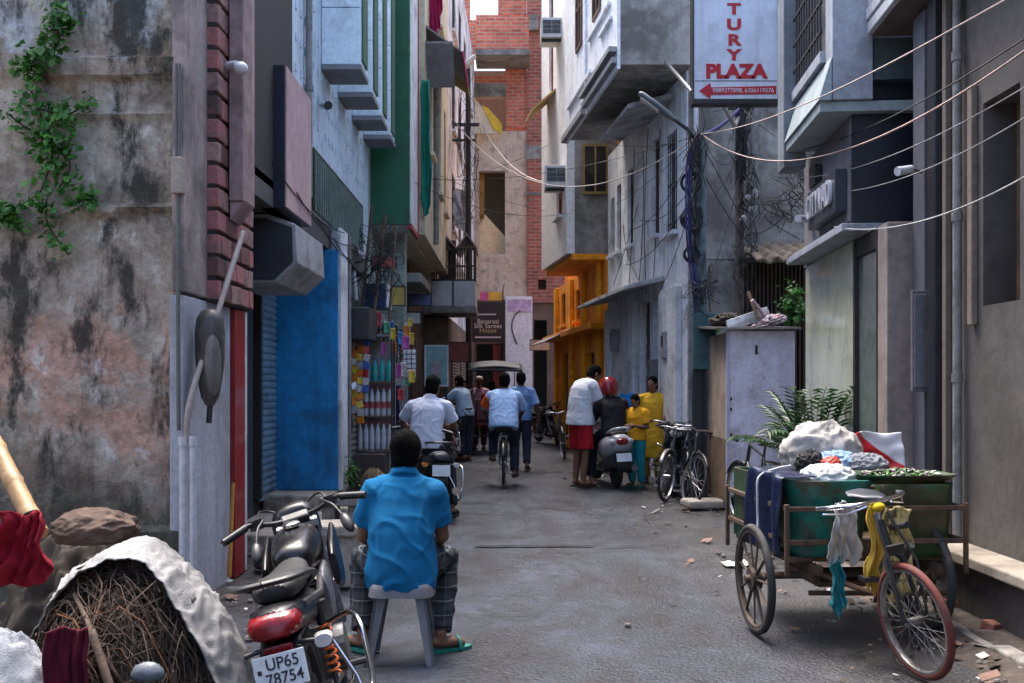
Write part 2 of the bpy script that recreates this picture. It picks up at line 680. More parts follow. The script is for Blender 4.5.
def ring(c, right, fwd, rx, ry, n=20, sq=2.3):
    out = []
    for j in range(n):
        a = 2 * pi * j / n
        ca, sa = cos(a), sin(a)
        r = (abs(ca) ** sq + abs(sa) ** sq) ** (-1 / sq)
        out.append(c + right * (rx * ca * r) + fwd * (ry * sa * r))
    return out


def torso(mb, J, s, grow=0, spec=None, top=True):
    """elliptical rings up the spine; spec = [(t, rx, ry)] with t 0 = crotch .. 4 = neck root"""
    hr = (J['hipR'] - J['hipL']).normalized()
    sr = (J['shR'] - J['shL']).normalized()
    P = [J['pelvis'] - (J['waist'] - J['pelvis']).normalized() * .13 * s, J['pelvis'], J['waist'], J['chest'], (J['neck'] * .55 + J['chest'] * .45), J['neck']]
    base_spec = [(0, .11, .085), (.5, .155, .105), (1, .165, .115), (1.5, .155, .105), (2, .145, .1), (2.5, .155, .108), (3, .165, .113), (3.5, .16, .105), (4, .135, .088), (4.4, .095, .07), (4.8, .065, .06), (5, .055, .055)]
    rings = []
    for t, rx, ry in (spec or base_spec):
        i = min(int(t), 4) if t >= 0 else 0
        f = t - i
        c = P[i].lerp(P[i + 1], f)
        d = (P[min(i + 1, 5)] - P[i]).normalized()
        r = hr.lerp(sr, max(0, min(1, t / 4))).normalized()
        fw = d.cross(r)
        fw = -fw if fw.dot(V((0, 1, 0))) < 0 and abs(fw.y) > .2 else fw
        fw.normalize()
        rings.append(ring(c, r, fw, (rx + grow) * s, (ry + grow) * s))
    mb.loft(rings)
    if top and (spec is None or spec[-1][0] > 4):
        for k in 'LR':
            mb.tube([J['neck'] * .72 + J['chest'] * .28, (J['neck'] * .8 + J['chest'] * .2).lerp(J['sh' + k], .6), J['sh' + k]], [(.055 + grow) * s, (.052 + grow) * s, (.052 + grow) * s], 12)
            mb.ell(J['sh' + k], (.056 * s + grow * .9, .06 * s + grow * .9, .058 * s + grow * .9), 14, 10)


def limb(mb, pts, radii, n=12):
    """tapered limb through joints; each segment gets a mid point"""
    P, Rr = [pts[0]], [radii[0][0]]
    for a, b, (r0, rm, r1) in zip(pts, pts[1:], radii):
        P += [a.lerp(b, .4), b]
        Rr += [rm, r1]
    mb.tube(P, Rr, n)


def hand(mb, el, wr, s, curl=.5, inward=None, side=1):
    d = (wr - el).normalized()
    inn = V(inward) if inward is not None else V((-side, .2, 0))
    inn = (inn - d * inn.dot(d)).normalized()      # palm normal
    ac = d.cross(inn).normalized()
    if ac.y < 0:
        ac = -ac                                     # thumb side
    p0 = wr + d * .045 * s
    mb.tube([wr - d * .015 * s, wr + d * .03 * s, wr + d * .085 * s], [.024 * s, .037 * s, .036 * s], 10)
    for k, L in enumerate((.068, .078, .072, .055)):
        o = wr + d * .08 * s + ac * (.03 - .02 * k) * s
        b1 = (d * cos(curl) + inn * sin(curl)).normalized()
        b2 = (d * cos(curl * 2.2) + inn * sin(curl * 2.2)).normalized()
        mb.tube([o - d * .02 * s, o + b1 * L * .5 * s, o + b1 * L * .5 * s + b2 * L * .5 * s], [.0105 * s, .0095 * s, .008 * s], 8)
    t0 = wr + d * .025 * s + ac * .02 * s
    t1 = t0 + (d * .6 + ac * .8 + inn * .3).normalized() * .042 * s
    mb.tube([t0, t1, t1 + (d * .9 + ac * .2 + inn * .4).normalized() * .035 * s], [.013 * s, .011 * s, .009 * s], 8)


def headm(J, face, s, tilt=0):
    f = V(face).normalized()
    z = V((0, 0, 1))
    z = (z - f * z.dot(f)).normalized()
    r = f.cross(z)
    m = Matrix((r, f, z)).transposed().to_4x4()
    m.translation = J['head']
    return m @ Matrix.Diagonal((s, s, s, 1))


def folds(amp, sc, seed=0.0, gather=None):
    def f(co, n):
        p = V((co.x * sc + seed, co.y * sc, co.z * sc * .55))
        q = V((co.x * sc * .5 + co.z * sc * .45 + seed, co.y * sc * .6, co.z * sc * .5 - co.x * sc * .3))
        a = 1 - abs(noise.noise(q)) * 2.2
        b = noise.noise(p * 1.9)
        c = 1 - abs(noise.noise(p * 1.3 + V((7, 3, 1)))) * 2.2
        r1 = max(0, 1 - abs(noise.noise(q * 1.2)) * 4.5)
        r2 = max(0, 1 - abs(noise.noise(p * 1.1 + V((3, 9, 1)))) * 5)
        return amp * (r1 * .75 + r2 * .45 + b * .18 - .3)
    return f


def human(label, loc, rz, J, s, shirt, shirt_mat, legs, legs_mat, group=None, skin=None, sleeve=.55, leg_len=1.0, hair='short', face=(0, 1, 0),
          strands=0, sandal=None, curl=.6, fold=.006, vox=.0095, helmet=None, hemspec=None, loose=.016, legloose=.018, palm=(None, None), cap=None, sleeve_mat=None):
    skin = skin or SKIN
    t = thing('person', label, 'person', loc, rz, group)
    J = {k: v.copy() for k, v in J.items()}
    for k in ('shL', 'shR'):
        J[k].z -= .035 * s
    b = MB()
    torso(b, J, s)
    for k, sx in (('L', -1), ('R', 1)):
        limb(b, [J['sh' + k], J['el' + k], J['wr' + k]], [(.055 * s, .05 * s, .04 * s), (.04 * s, .041 * s, .026 * s)])
        hand(b, J['el' + k], J['wr' + k], s, curl, palm[0 if sx < 0 else 1], sx)
        limb(b, [J['hip' + k], J['kn' + k], J['an' + k]], [(.088 * s, .08 * s, .056 * s), (.053 * s, .056 * s, .035 * s)])
        an, toe = J['an' + k], J['toe' + k]
        d = (toe - an)
        d.z = 0
        d.normalize()
        b.tube([an + V((0, 0, -.02 * s)) - d * .05 * s, an + V((0, 0, -.035 * s)) + d * .0 * s, an.lerp(toe, .5) + V((0, 0, -.005 * s)), toe + V((0, 0, .004))],
               [.03 * s, .036 * s, .04 * s, .028 * s], 10, flat=.8)
        b.tube([an + V((0, 0, .04 * s)), an - V((0, 0, .03 * s))], [.036 * s, .036 * s], 10)
    b.tube([J['neck'] - V((0, 0, .04 * s)), J['neck'].lerp(J['head'], .6)], [.062 * s, .052 * s], 12)
    H = headm(J, face, s)
    b.X = H
    b.ell((0, -.005, .03), (.074, .094, .088), 20, 14)
    b.ell((0, .022, -.035), (.058, .066, .072), 18, 12)
    b.ell((0, .05, -.082), (.03, .03, .026), 10, 8)
    b.tube([(0, .083, .02), (0, .1, -.018), (0, .098, -.03)], [.011, .016, .015], 8)
    b.ell((0, .082, -.058), (.024, .01, .011), 10, 6)
    for sx in (-1, 1):
        b.ell((.077 * sx, -.008, -.005), (.012, .022, .034), 10, 8, (0, .2 * sx, 0))
        b.ell((.032 * sx, .078, .025), (.024, .014, .01), 10, 6)
    b.X = None
    body = b.build('body', skin, t, voxel=vox, relax=3)
    for sx in (-1, 1):
        e = MB(H)
        e.ell((.031 * sx, .083, .006), (.011, .006, .005), 10, 8)
        e.cur = 1
        e.ell((.031 * sx, .087, .006), (.0055, .003, .005), 8, 6)
        e.build('eye', [EYEW, HAIR], t, smooth=180)
    e = MB(H)
    e.ell((0, .0895, -.057), (.021, .006, .007), 10, 6)
    e.build('lips', LIPS, t, smooth=180)
    if hair and not helmet:
        e = MB(H)
        e.ell((0, -.016, .042), (.085, .098, .094), 22, 14)
        e.ell((0, -.042, -.015), (.081, .073, .088), 18, 12)
        if hair == 'bun':
            e.ell((0, -.115, -.03), (.045, .04, .045), 14, 10)
        if strands:
            st = MB(H)
            for i in range(strands):
                a_, z_ = RND.uniform(0, 2 * pi), RND.uniform(-.75, 1)
                c_ = (1 - z_ * z_) ** .5
                n_ = V((c_ * cos(a_), c_ * sin(a_), z_))
                if n_.y > .55 and z_ < .55:
                    continue
                p_ = V((.082 * n_.x, -.02 + .096 * n_.y, .03 + .1 * n_.z))
                d_ = (n_ * .55 + V((RND.uniform(-.5, .5), RND.uniform(-.6, .2), -.55 + RND.uniform(-.3, .3)))).normalized()
                w_ = d_.orthogonal().normalized() * .0014
                st.add([p_ - w_, p_ + w_, p_ + d_ * RND.uniform(.012, .024)], [(0, 1, 2)])
            st.build('hair', HAIR, t)
        e.build('hair', HAIR, t, voxel=.009, relax=2, wobble=lambda co, n: .004 * noise.noise(co * 60) + .002 * noise.noise(co * 150))
    if helmet:
        e = MB(H)
        prof = [(.02, .175), (.07, .165), (.112, .13), (.138, .07), (.142, .0), (.135, -.055), (.124, -.1)]
        e.lathe([(r * 1.0, z) for r, z in prof[::-1]], (0, -.01, .01), 26)
        hm = e.build('helmet', helmet, t, smooth=50)
        e = MB(H)
        e.grid(lambda u, v: (.15 * sin((u - .5) * 2.2), .0 + .152 * cos((u - .5) * 2.2) - .01, -.05 + .12 * v), 14, 4)
        e.build('visor', GLASS, hm, smooth=180, solid=.004)
    if cap:
        e = MB(H)
        e.lathe([(.082, .045), (.086, .06), (.08, .115), (.05, .14), (.005, .145)], (0, -.008, 0), 20)
        e.build('cap', cap, t, smooth=50)
    # clothes
    if legs:
        e = MB()
        lr = legloose
        hw = (J['hipR'] - J['hipL']).normalized()
        torso(e, J, s, lr, [(0, .1, .085), (.5, .155, .105), (1, .165, .115), (1.6, .15, .1)])
        for k in 'LR':
            a, kn, an = J['hip' + k], J['kn' + k], J['an' + k]
            if leg_len >= 1:
                end = kn.lerp(an, .93)
                limb(e, [a, kn, end], [((.088 * s + lr), (.082 * s + lr), (.06 * s + lr)), ((.058 * s + lr), (.057 * s + lr), (.046 * s + lr * 1.15))])
            else:
                end = a.lerp(kn, leg_len * 1.25)
                limb(e, [a, end], [(.09 * s + lr, .092 * s + lr * 1.3, .088 * s + lr * 1.5)])
        e.build('shorts' if leg_len < 1 else 'trousers', legs_mat, t, voxel=.011, relax=4, wobble=folds(fold, 11, 3))
    if shirt:
        e = MB()
        spec = hemspec or [(.35, .165, .118), (1, .17, .122), (1.5, .163, .115), (2, .158, .11), (2.5, .162, .114), (3, .17, .116), (3.5, .165, .108), (4, .14, .09), (4.4, .1, .074), (4.75, .074, .066)]
        torso(e, J, s, loose, spec)
        for k in 'LR':
            sh, el, wr = J['sh' + k], J['el' + k], J['wr' + k]
            if sleeve <= 1:
                end = sh.lerp(el, sleeve)
                limb(e, [sh, end], [(.058 * s + loose, .056 * s + loose, .054 * s + loose * 1.1)])
            else:
                end = el.lerp(wr, sleeve - 1)
                limb(e, [sh, el, end], [(.058 * s + loose, .054 * s + loose, .046 * s + loose), (.045 * s + loose, .045 * s + loose, .034 * s + loose)])
        if shirt == 'polo':
            e.tube([J['neck'] + V((0, -.012, -.005)), J['neck'] + V((0, .0, .035))], [.085 * s, .07 * s], 16)
        e.build('kurta' if hemspec and hemspec[0][0] < -1 else 'shirt', shirt_mat, t, voxel=.0095, relax=4, wobble=folds(fold, 8, 9))
        if sleeve_mat:
            e = MB()
            for k in ('L',):
                sh, el, wr = J['sh' + k], J['el' + k], J['wr' + k]
                limb(e, [sh, sh.lerp(el, .75)], [(.064 * s + loose, .066 * s + loose, .064 * s + loose * 1.3)])
            e.build('sleeve', sleeve_mat, t, voxel=.0095, relax=4)
    if sandal:
        for k in 'LR':
            an, toe = J['an' + k], J['toe' + k]
            d = (toe - an)
            d.z = 0
            d.normalize()
            q = d.cross(V((0, 0, 1)))
            e = MB()
            z0 = toe.z - .03 * s
            pts = []
            heel = an - d * .075 * s
            L = .27 * s
            outline = [(0, .02), (.02, .034), (.25, .036), (.6, .042), (.85, .04), (1, .02)]
            poly = [(heel + d * L * a + q * w * s) for a, w in outline] + [(heel + d * L * a - q * w * s) for a, w in outline[::-1]]
            e.loft([[V((p.x, p.y, z0)) for p in poly], [V((p.x, p.y, z0 + .018)) for p in poly]])
            m = heel + d * L * .68
            rr = [m + q * .047 * s * cos(a) + V((0, 0, 1)) * (.062 * s * sin(a)) for a in [pi * i / 10 for i in range(11)]]
            e.tube([V((p.x, p.y, p.z - m.z + z0 + .01)) for p in rr], .011 * s, 8)
            e.build('sandal', sandal, t, smooth=40)
    return t


# seated man on the stool
J, s = stand(1.7)
J.update(pelvis=V((0, 0, .53)), waist=V((0, .0, .66)), chest=V((0, .055, .83)), neck=V((.005, .075, 1.0)), head=V((.01, .105, 1.118)),
         shL=V((-.165, .05, .94)), shR=V((.165, .05, .94)), elL=V((-.225, .1, .65)), elR=V((.215, .12, .65)), wrL=V((-.14, .33, .56)), wrR=V((.12, .34, .56)),
         hipL=V((-.1, .02, .51)), hipR=V((.1, .02, .51)), knL=V((-.27, .38, .5)), knR=V((.22, .4, .5)), anL=V((-.235, .14, .085)), anR=V((.2, .12, .085)),
         toeL=V((-.36, .24, .03)), toeR=V((.33, .2, .03)))
POLO = cloth('blue_polo', (.006, .155, .34), .9, .16, .8, 11)
SEATSPEC = [(-.1, .17, .15), (.5, .178, .155), (1, .176, .15), (1.5, .165, .14), (2, .16, .13), (2.5, .163, .13), (3, .166, .124), (3.5, .16, .115), (4, .135, .098), (4.4, .108, .08), (4.75, .08, .072)]
human('man in bright blue polo shirt and plaid trousers sitting on grey stool', (-.605, 5.5, 0), 0, J, s, 'polo', POLO, True, plaid_mat(),
      hemspec=SEATSPEC, sleeve=.72, face=(.02, 1, -.12), sandal=M('green_slipper', (.01, .2, .15), .5, .1, 10, .05), fold=.012, loose=.02, legloose=.02, vox=.0075, strands=2600)

# man on the motorcycle
J, s = stand(1.74)
J.update(pelvis=V((0, -.1, .86)), waist=V((.01, -.08, 1.0)), chest=V((.03, -.03, 1.18)), neck=V((.05, .03, 1.35)), head=V((.09, .07, 1.48)),
         shL=V((-.15, .03, 1.29)), shR=V((.23, -.02, 1.29)), elL=V((-.28, .14, 1.07)), elR=V((.33, .06, 1.03)), wrL=V((-.24, .36, 1.02)), wrR=V((.27, .3, 1.02)),
         hipL=V((-.11, -.06, .84)), hipR=V((.11, -.06, .84)), knL=V((-.33, .25, .62)), knR=V((.27, .3, .56)), anL=V((-.36, .1, .1)), anR=V((.3, .08, .09)),
         toeL=V((-.4, .28, .03)), toeR=V((.36, .26, .03)))
WSH = cloth('white_shirt', (.5, .54, .66), .85, .08, .4, 8)
human('man in white polo shirt and black trousers sitting astride a motorcycle', (-.98, 11.35, 0), radians(4), J, s, 'polo', WSH, True, cloth('black_trousers', (.014, .014, .02)),
      sleeve=.75, face=(.55, 1, -.1), sandal=SOLE, loose=.02, skin=SKIN2)

# cyclist riding away
J, s = stand(1.72)
J.update(pelvis=V((0, -.1, .93)), waist=V((0, -.05, 1.07)), chest=V((.005, .03, 1.25)), neck=V((.01, .1, 1.42)), head=V((.015, .14, 1.56)),
         shL=V((-.19, .09, 1.36)), shR=V((.2, .09, 1.36)), elL=V((-.29, .25, 1.13)), elR=V((.3, .25, 1.13)), wrL=V((-.25, .46, .98)), wrR=V((.25, .46, .98)),
         hipL=V((-.1, -.06, .9)), hipR=V((.1, -.06, .9)), knL=V((-.16, .27, .72)), knR=V((.17, .2, .56)), anL=V((-.16, .08, .4)), anR=V((.17, .04, .17)),
         toeL=V((-.18, .24, .36)), toeR=V((.19, .2, .12)))
human('cyclist in pale blue shirt with one orange sleeve riding away', (-.13, 15.25, 0), 0, J, s, True, cloth('pale_blue_shirt', (.33, .48, .74), .85, .08, .4, 8), True,
      cloth('navy_trousers', (.025, .028, .045)), sleeve=.9, sandal=SOLE, loose=.03, skin=SKIN2, sleeve_mat=cloth('orange_cloth', (.75, .13, .02)), hemspec=[(.2, .19, .15), (.6, .195, .155), (1, .195, .15), (1.5, .195, .14), (2, .19, .13), (2.5, .19, .13), (3, .19, .122), (3.5, .175, .11), (4, .15, .094), (4.4, .1, .076), (4.75, .074, .066)])

# man walking beyond the cyclist
J, s = stand(1.72)
J.update(knL=V((-.1, .1, .5)), anL=V((-.1, .12, .09)), toeL=V((-.11, .29, .03)), knR=V((.1, -.02, .49)), anR=V((.1, -.25, .12)), toeR=V((.12, -.1, .03)),
         elR=V((.27, -.08, 1.13)), wrR=V((.3, .02, .9)))
human('walker in mid blue shirt and dark trousers beyond the cyclist', (.16, 17.7, 0), 0, J, s, True, cloth('mid_blue_shirt', (.18, .3, .55)), True,
      cloth('navy_trousers', (.025, .028, .045)), sleeve=.95, sandal=SOLE, loose=.025, skin=SKIN2)

# man in light blue shirt by the parked bike at the left
J, s = stand(1.7)
J.update(waist=V((0, .03, 1.1)), chest=V((0, .08, 1.27)), neck=V((0, .13, 1.43)), head=V((0, .18, 1.56)), shL=V((-.175, .12, 1.38)), shR=V((.175, .12, 1.38)),
         elL=V((-.22, .3, 1.2)), elR=V((.23, .3, 1.18)), wrL=V((-.18, .52, 1.16)), wrR=V((.18, .52, 1.1)))
human('man in faded pale blue shirt reaching left beside a parked motorcycle', (-.93, 20, 0), radians(55), J, s, True, cloth('faded_blue_shirt', (.4, .52, .66)), True,
      cloth('dark_jeans', (.03, .035, .05)), sleeve=1.5, sandal=SOLE, loose=.028)
# people by the rickshaw
J, s = stand(1.68)
J.update(elL=V((-.22, .12, 1.1)), wrL=V((-.08, .26, 1.12)))
human('man in pink shirt and pale cap facing the camera beside the rickshaw', (-.76, 23.4, 0), radians(170), J, s, True, cloth('pink_shirt', (.62, .36, .45)), True,
      cloth('maroon_lungi', (.1, .02, .03)), sleeve=.7, sandal=SOLE, cap=cloth('pale_cap', (.6, .58, .55)), vox=.011)
J, s = stand(1.6)
J.update(elR=V((.22, .12, 1.1)), wrR=V((.1, .26, 1.0)))
human('bystander in dark maroon shirt behind the light blue shirted man', (-1.16, 23.9, 0), radians(200), J, s, True, cloth('maroon_shirt', (.12, .025, .03)), True,
      cloth('brown_trousers', (.06, .04, .03)), sleeve=.9, sandal=SOLE, vox=.011)
J, s = stand(1.62)
dz = -.13
J.update(pelvis=V((0, 0, .86)), waist=V((0, .01, 1.0)), chest=V((0, .02, 1.17)), neck=V((0, .03, 1.33)), head=V((0, .06, 1.46)), shL=V((-.17, .02, 1.27)), shR=V((.17, .02, 1.27)),
         elL=V((-.22, .12, 1.02)), elR=V((.22, .12, 1.02)), wrL=V((-.1, .3, .95)), wrR=V((.1, .3, .95)), hipL=V((-.09, .03, .83)), hipR=V((.09, .03, .83)),
         knL=V((-.1, .42, .82)), knR=V((.1, .42, .82)), anL=V((-.1, .46, .45)), anR=V((.1, .46, .45)), toeL=V((-.11, .6, .41)), toeR=V((.11, .6, .41)))
human('passenger in red dress sitting under the rickshaw canopy', (-.46, 22.75, 0), 0, J, s, True, cloth('red_dress', (.42, .03, .035)), True,
      cloth('red_dress', (.42, .03, .035)), sleeve=.8, vox=.011)

# bending man
J, s = stand(1.84)
J.update(chest=V((0, .03, 1.39)), neck=V((0, .12, 1.57)), head=V((0, .25, 1.66)), shL=V((-.185, .09, 1.53)), shR=V((.185, .09, 1.53)), elL=V((-.22, .26, 1.25)), elR=V((.22, .2, 1.22)),
         wrL=V((-.14, .44, 1.05)), wrR=V((.16, .36, .98)))
HEL = paint('red_helmet', (.22, .008, .016), .2)
human('man in white t-shirt and red shorts bending towards the scooter rider', (1.02, 14.9, 0), radians(-62), J, s, True, cloth('white_tee', (.6, .62, .68), .85, .07, .4, 8), True,
      cloth('red_shorts', (.42, .012, .02)), sleeve=.8, leg_len=.74, face=(.1, .85, -.45), sandal=SOLE, loose=.03, legloose=.022,
      hemspec=[(.15, .195, .155), (1, .19, .145), (1.5, .175, .13), (2, .172, .125), (2.5, .172, .125), (3, .173, .12), (3.5, .165, .11), (4, .14, .09), (4.4, .1, .074), (4.75, .074, .066)])

# rider in black on the scooter
J, s = stand(1.68)
J.update(pelvis=V((0, 0, .84)), waist=V((0, .02, .98)), chest=V((-.01, .05, 1.15)), neck=V((-.03, .09, 1.31)), head=V((-.05, .13, 1.44)), shL=V((-.18, .07, 1.26)), shR=V((.16, .07, 1.26)),
         elL=V((-.26, .2, 1.02)), elR=V((.24, .22, 1.02)), wrL=V((-.24, .44, .98)), wrR=V((.24, .46, .98)), hipL=V((-.09, .03, .81)), hipR=V((.09, .03, .81)),
         knL=V((-.2, .42, .66)), knR=V((.17, .44, .68)), anL=V((-.27, .3, .1)), anR=V((.13, .5, .38)), toeL=V((-.31, .46, .03)), toeR=V((.14, .66, .34)))
human('rider in black jacket and red helmet seated on the scooter, back to the camera', (1.5, 14.72, 0), radians(10), J, s, True, cloth('black_jacket', (.012, .012, .015), .7), True,
      cloth('black_trousers', (.014, .014, .02)), sleeve=1.85, sandal=SOLE, helmet=HEL, loose=.03, face=(-.25, 1, -.15))

# woman in yellow
J, s = stand(1.62)
J.update(elL=V((-.25, .02, 1.08)), wrL=V((-.2, .2, .98)), elR=V((.23, -.02, 1.06)), wrR=V((.2, .17, .92)))
YEL = cloth('yellow_kurta', (.68, .4, .03), .8, .15, .5, 7)
human('woman in long yellow kurta standing behind the boy', (2.15, 15.3, 0), radians(165), J, s, True, YEL, True, cloth('mustard_trousers', (.4, .24, .06)), sleeve=1.25, hair='bun',
      face=(.35, 1, -.05), sandal=SOLE, loose=.018,
      hemspec=[(-3.1, .2, .17), (-2, .2, .165), (-1, .195, .155), (0, .188, .14), (.7, .18, .13), (1.5, .16, .12), (2, .15, .115), (2.5, .155, .118), (3, .16, .122), (3.5, .152, .108), (4, .13, .088), (4.4, .095, .074), (4.75, .07, .066)])
# boy
J, s = stand(1.36)
q = 1.36 / 1.7
J.update(elL=V((-.24, .0, 1.1)) * q, wrL=V((-.12, .22, 1.13)) * q, elR=V((.25, .04, 1.1)) * q, wrR=V((.05, .28, 1.12)) * q, head=V((0, .05, 1.575)) * q)
human('boy in orange-yellow t-shirt and teal trousers looking down', (1.83, 14.72, 0), radians(140), J, s * 1.02, True, cloth('amber_tee', (.72, .33, .015), .85, .1, .4, 8), True,
      cloth('teal_trousers', (.015, .24, .28)), sleeve=.75, face=(.05, 1, -.35), sandal=M('green_slipper', (.01, .2, .15), .5, .1, 10, .05), loose=.03, legloose=.016)
# ----------------------------------------------------------------- the setting
road_m = road_mat()
mb = MB()
mb.grid(lambda u, v: (-150 + 300 * u, -100 + 300 * v, -.06), 2, 2)
tag(mb.build('ground', M('earth', (.12, .1, .08), .95, .3, 1.2, .5, 20)), None, None, kind='structure')


def road_z(x, y):
    return .025 * noise.noise(V((x * .35, y * .3, 0))) + .008 * noise.noise(V((x * 1.7, y * 1.7, 3)))


mb = MB()
mb.grid(lambda u, v: (-2.9 + 5.9 * u, -5 + 47 * v, road_z(-2.9 + 5.9 * u, -5 + 47 * v) - .012), 90, 500)
tag(mb.build('road', road_m, smooth=180), None, None, kind='structure')

# crack across the road and trampled leaves
mb = MB()
for (x0, x1, y, w) in ((-.36, .78, 9.3, .12), (.8, 1.25, 9.25, .06), (-.2, .2, 6.55, .02), (.7, 1.3, 14.5, .05)):
    pts = []
    n = 16
    for i in range(n + 1):
        t = i / n
        x = x0 + (x1 - x0) * t
        pts.append((x, y + .05 * noise.noise(V((x * 5, y, 0))), w * (.4 + abs(noise.noise(V((x * 6, 2, y))))) * (1 if 0 < i < n else .1)))
    for a, b in zip(pts, pts[1:]):
        mb.quad(*[(p, q, road_z(p, q) + .004) for p, q in ((a[0], a[1] - a[2] / 2), (b[0], b[1] - b[2] / 2), (b[0], b[1] + b[2] / 2), (a[0], a[1] + a[2] / 2))])
tag(mb.build('road_crack', M('crack_dirt', (.012, .011, .01), .95)), None, None, kind='structure')

mb = MB()
mb.grid(lambda u, v: (2.25 + .8 * u, -4 + 18 * v, -.06 + .12 * min(1, u * 1.4) + .03 * noise.noise(V((u * 3, v * 40, 0))) * u), 12, 160)
tag(mb.build('soil_verge', M('dark_soil', (.06, .047, .038), .95, .4, 5, .7, 30, dirt=(.15, .12, .1), damt=.4, dscale=9), smooth=180), None, None, kind='structure')
mb = MB()
mb.grid(lambda u, v: (-2.9 + (.75 + .2 * noise.noise(V((v * 14, 1, 0)))) * u, 5 + 12 * v, .045 - .11 * u * u + .03 * noise.noise(V((u * 3, v * 30, 5))) * (1 - u)), 12, 120)
tag(mb.build('soil_path', M('brown_soil', (.11, .088, .068), .95, .4, 5, .7, 30, dirt=(.2, .17, .14), damt=.4, dscale=9), smooth=180), None, None, kind='structure')

mb = MB()
y = 2.0
while y < 8:
    L = RND.uniform(.7, 1.1)
    mb.box(2.66 + RND.uniform(-.01, .01), 2.78, y, y + L - .012, -.02, .045 + RND.uniform(-.008, .008))
    y += L
tag(mb.build('kerb', M('kerb_concrete', (.3, .28, .25), .9, .2, 4, .4, 40, dirt=(.1, .09, .08), damt=.6, dscale=5), bevel=.012), None, None, kind='structure')

# litter: uncountable grit, stones and scraps along both edges
STONE = M('stone_grey', (.17, .155, .14), .95, .35, 8, .4, 60)
mb = MB()
for i in range(1700):
    if i % 3 == 0:
        x, y = RND.uniform(2.3, 2.95), RND.uniform(4, 13.5)
    elif i % 3 == 1:
        x, y = RND.uniform(-2.5, -1.35) , RND.uniform(5.5, 16)
    else:
        y = RND.uniform(5, 20)
        x = RND.choice((-1, 1)) * (2.5 - abs(RND.gauss(0, .6))) * (1 if y < 15 else .7)
    r = RND.choice((.006, .008, .012, .012, .018, .03)) * RND.uniform(.6, 1.2)
    mb.cur = RND.choice((0, 0, 0, 1, 1, 3, 3, 2))
    if mb.cur >= 1:
        r *= 1.35
    if mb.cur >= 1:
        a = RND.uniform(0, 3)
        mb.obox((x, y, road_z(x, y) + .012 + .02 * (abs(x) > 2.4)), (r * 2.4, r * 1.6, .003), (RND.uniform(-.4, .4), RND.uniform(-.4, .4), a))
    else:
        mb.ell((x, y, road_z(x, y) + .004 + .025 * (abs(x) > 2.4)), (r, r * RND.uniform(.6, 1), r * .6), 6, 4, (0, 0, RND.uniform(0, 3)))
tag(mb.build('litter', [STONE, M('leaf_scrap', (.05, .038, .022), .9), M('paper_scrap', (.55, .55, .53), .85), M('dull_scrap', (.2, .12, .09), .9)]),
    'scattered grit, leaves and paper scraps along the street edges', 'litter', kind='stuff')

BRK = M('broken_brick', (.26, .1, .07), .95, .3, 9, .6, 60)
for i, (x, y, s, lab) in enumerate(((2.86, 5.95, .1, 'broken red brick on the soil beside the kerb, nearest the camera'),
                                    (2.88, 6.55, .09, 'broken red brick against the ledge behind the front cart wheel'))):
    mb = MB()
    mb.obox((0, 0, .03), (s * 1.3, s * .9, s * .7), (.2, .15, .6 + i))
    o = mb.build('brick_lump', BRK, bevel=.012)
    o.location = (x, y, .03)
    tag(o, lab, 'brick')
# flattened wrapper on road behind the cart, stone slab by the kiosk
mb = MB()
mb.grid(lambda u, v: (.22 * u - .11, .2 * v - .1, .02 + .025 * noise.noise(V((u * 5, v * 5, 1)))), 12, 10)
o = mb.build('paper_wrapper', cloth('paper', (.55, .53, .5)), smooth=180)
o.location = (1.86, 8.3, .0)
tag(o, 'crumpled pale paper wrapper on the road behind the cart wheel', 'wrapper')
mb = MB()
mb.obox((0, 0, .05), (.5, .3, .1), (.03, .02, .25))
o = mb.build('stone_slab', M('slab', (.36, .32, .28), .95, .25, 4, .5, 40), bevel=.03)
o.location = (2.32, 12.1, .02)
tag(o, 'pale flat stone lying at the foot of the kiosk', 'stone')

# ----------------------------------------------------------------- building helpers


def frame_bars(mb, u0, u1, z0, z1, w, y0, y1, nu=1, nz=1):
    mb.box(u0, u0 + w, y0, y1, z0, z1)
    mb.box(u1 - w, u1, y0, y1, z0, z1)
    mb.box(u0 + w, u1 - w, y0, y1, z0, z0 + w)
    mb.box(u0 + w, u1 - w, y0, y1, z1 - w, z1)
    for i in range(1, nu):
        c = u0 + (u1 - u0) * i / nu
        mb.box(c - w * .4, c + w * .4, y0 + .004, y1 - .004, z0 + w, z1 - w)
    for i in range(1, nz):
        c = z0 + (z1 - z0) * i / nz
        mb.box(u0 + w, u1 - w, y0 + .008, y1 - .008, c - w * .4, c + w * .4)


def window(b, X, u0, u1, z0, z1, fm, nu=2, nz=2, sill=None, grille=False, w=.05, pane=None, ygap=.06):
    fr = MB(X)
    frame_bars(fr, u0, u1, z0, z1, w, ygap, ygap + .06, nu, nz)
    f = fr.build('window', fm, b)
    p = MB(X)
    p.box(u0 + .01, u1 - .01, ygap + .03, ygap + .04, z0 + .01, z1 - .01)
    p.build('pane', pane or GLASS, f)
    if sill is not None:
        s = MB(X)
        s.box(u0 - .07, u1 + .07, -.09, ygap - .002, z0 - .07, z0 - .003)
        s.build('sill', sill, f, bevel=.008)
    if grille:
        q = MB(X)
        n = max(3, int((u1 - u0) / .11))
        for i in range(n + 1):
            u = u0 + .02 + (u1 - u0 - .04) * i / n
            q.cyl((u, .03, z0 + .02), (u, .03, z1 - .02), .007, n=6)
        for z in (z0 + .15, (z0 + z1) / 2, z1 - .15):
            q.box(u0 + .01, u1 - .01, .022, .038, z - .01, z + .01)
        q.build('grille', BLACKM, f)
    return f


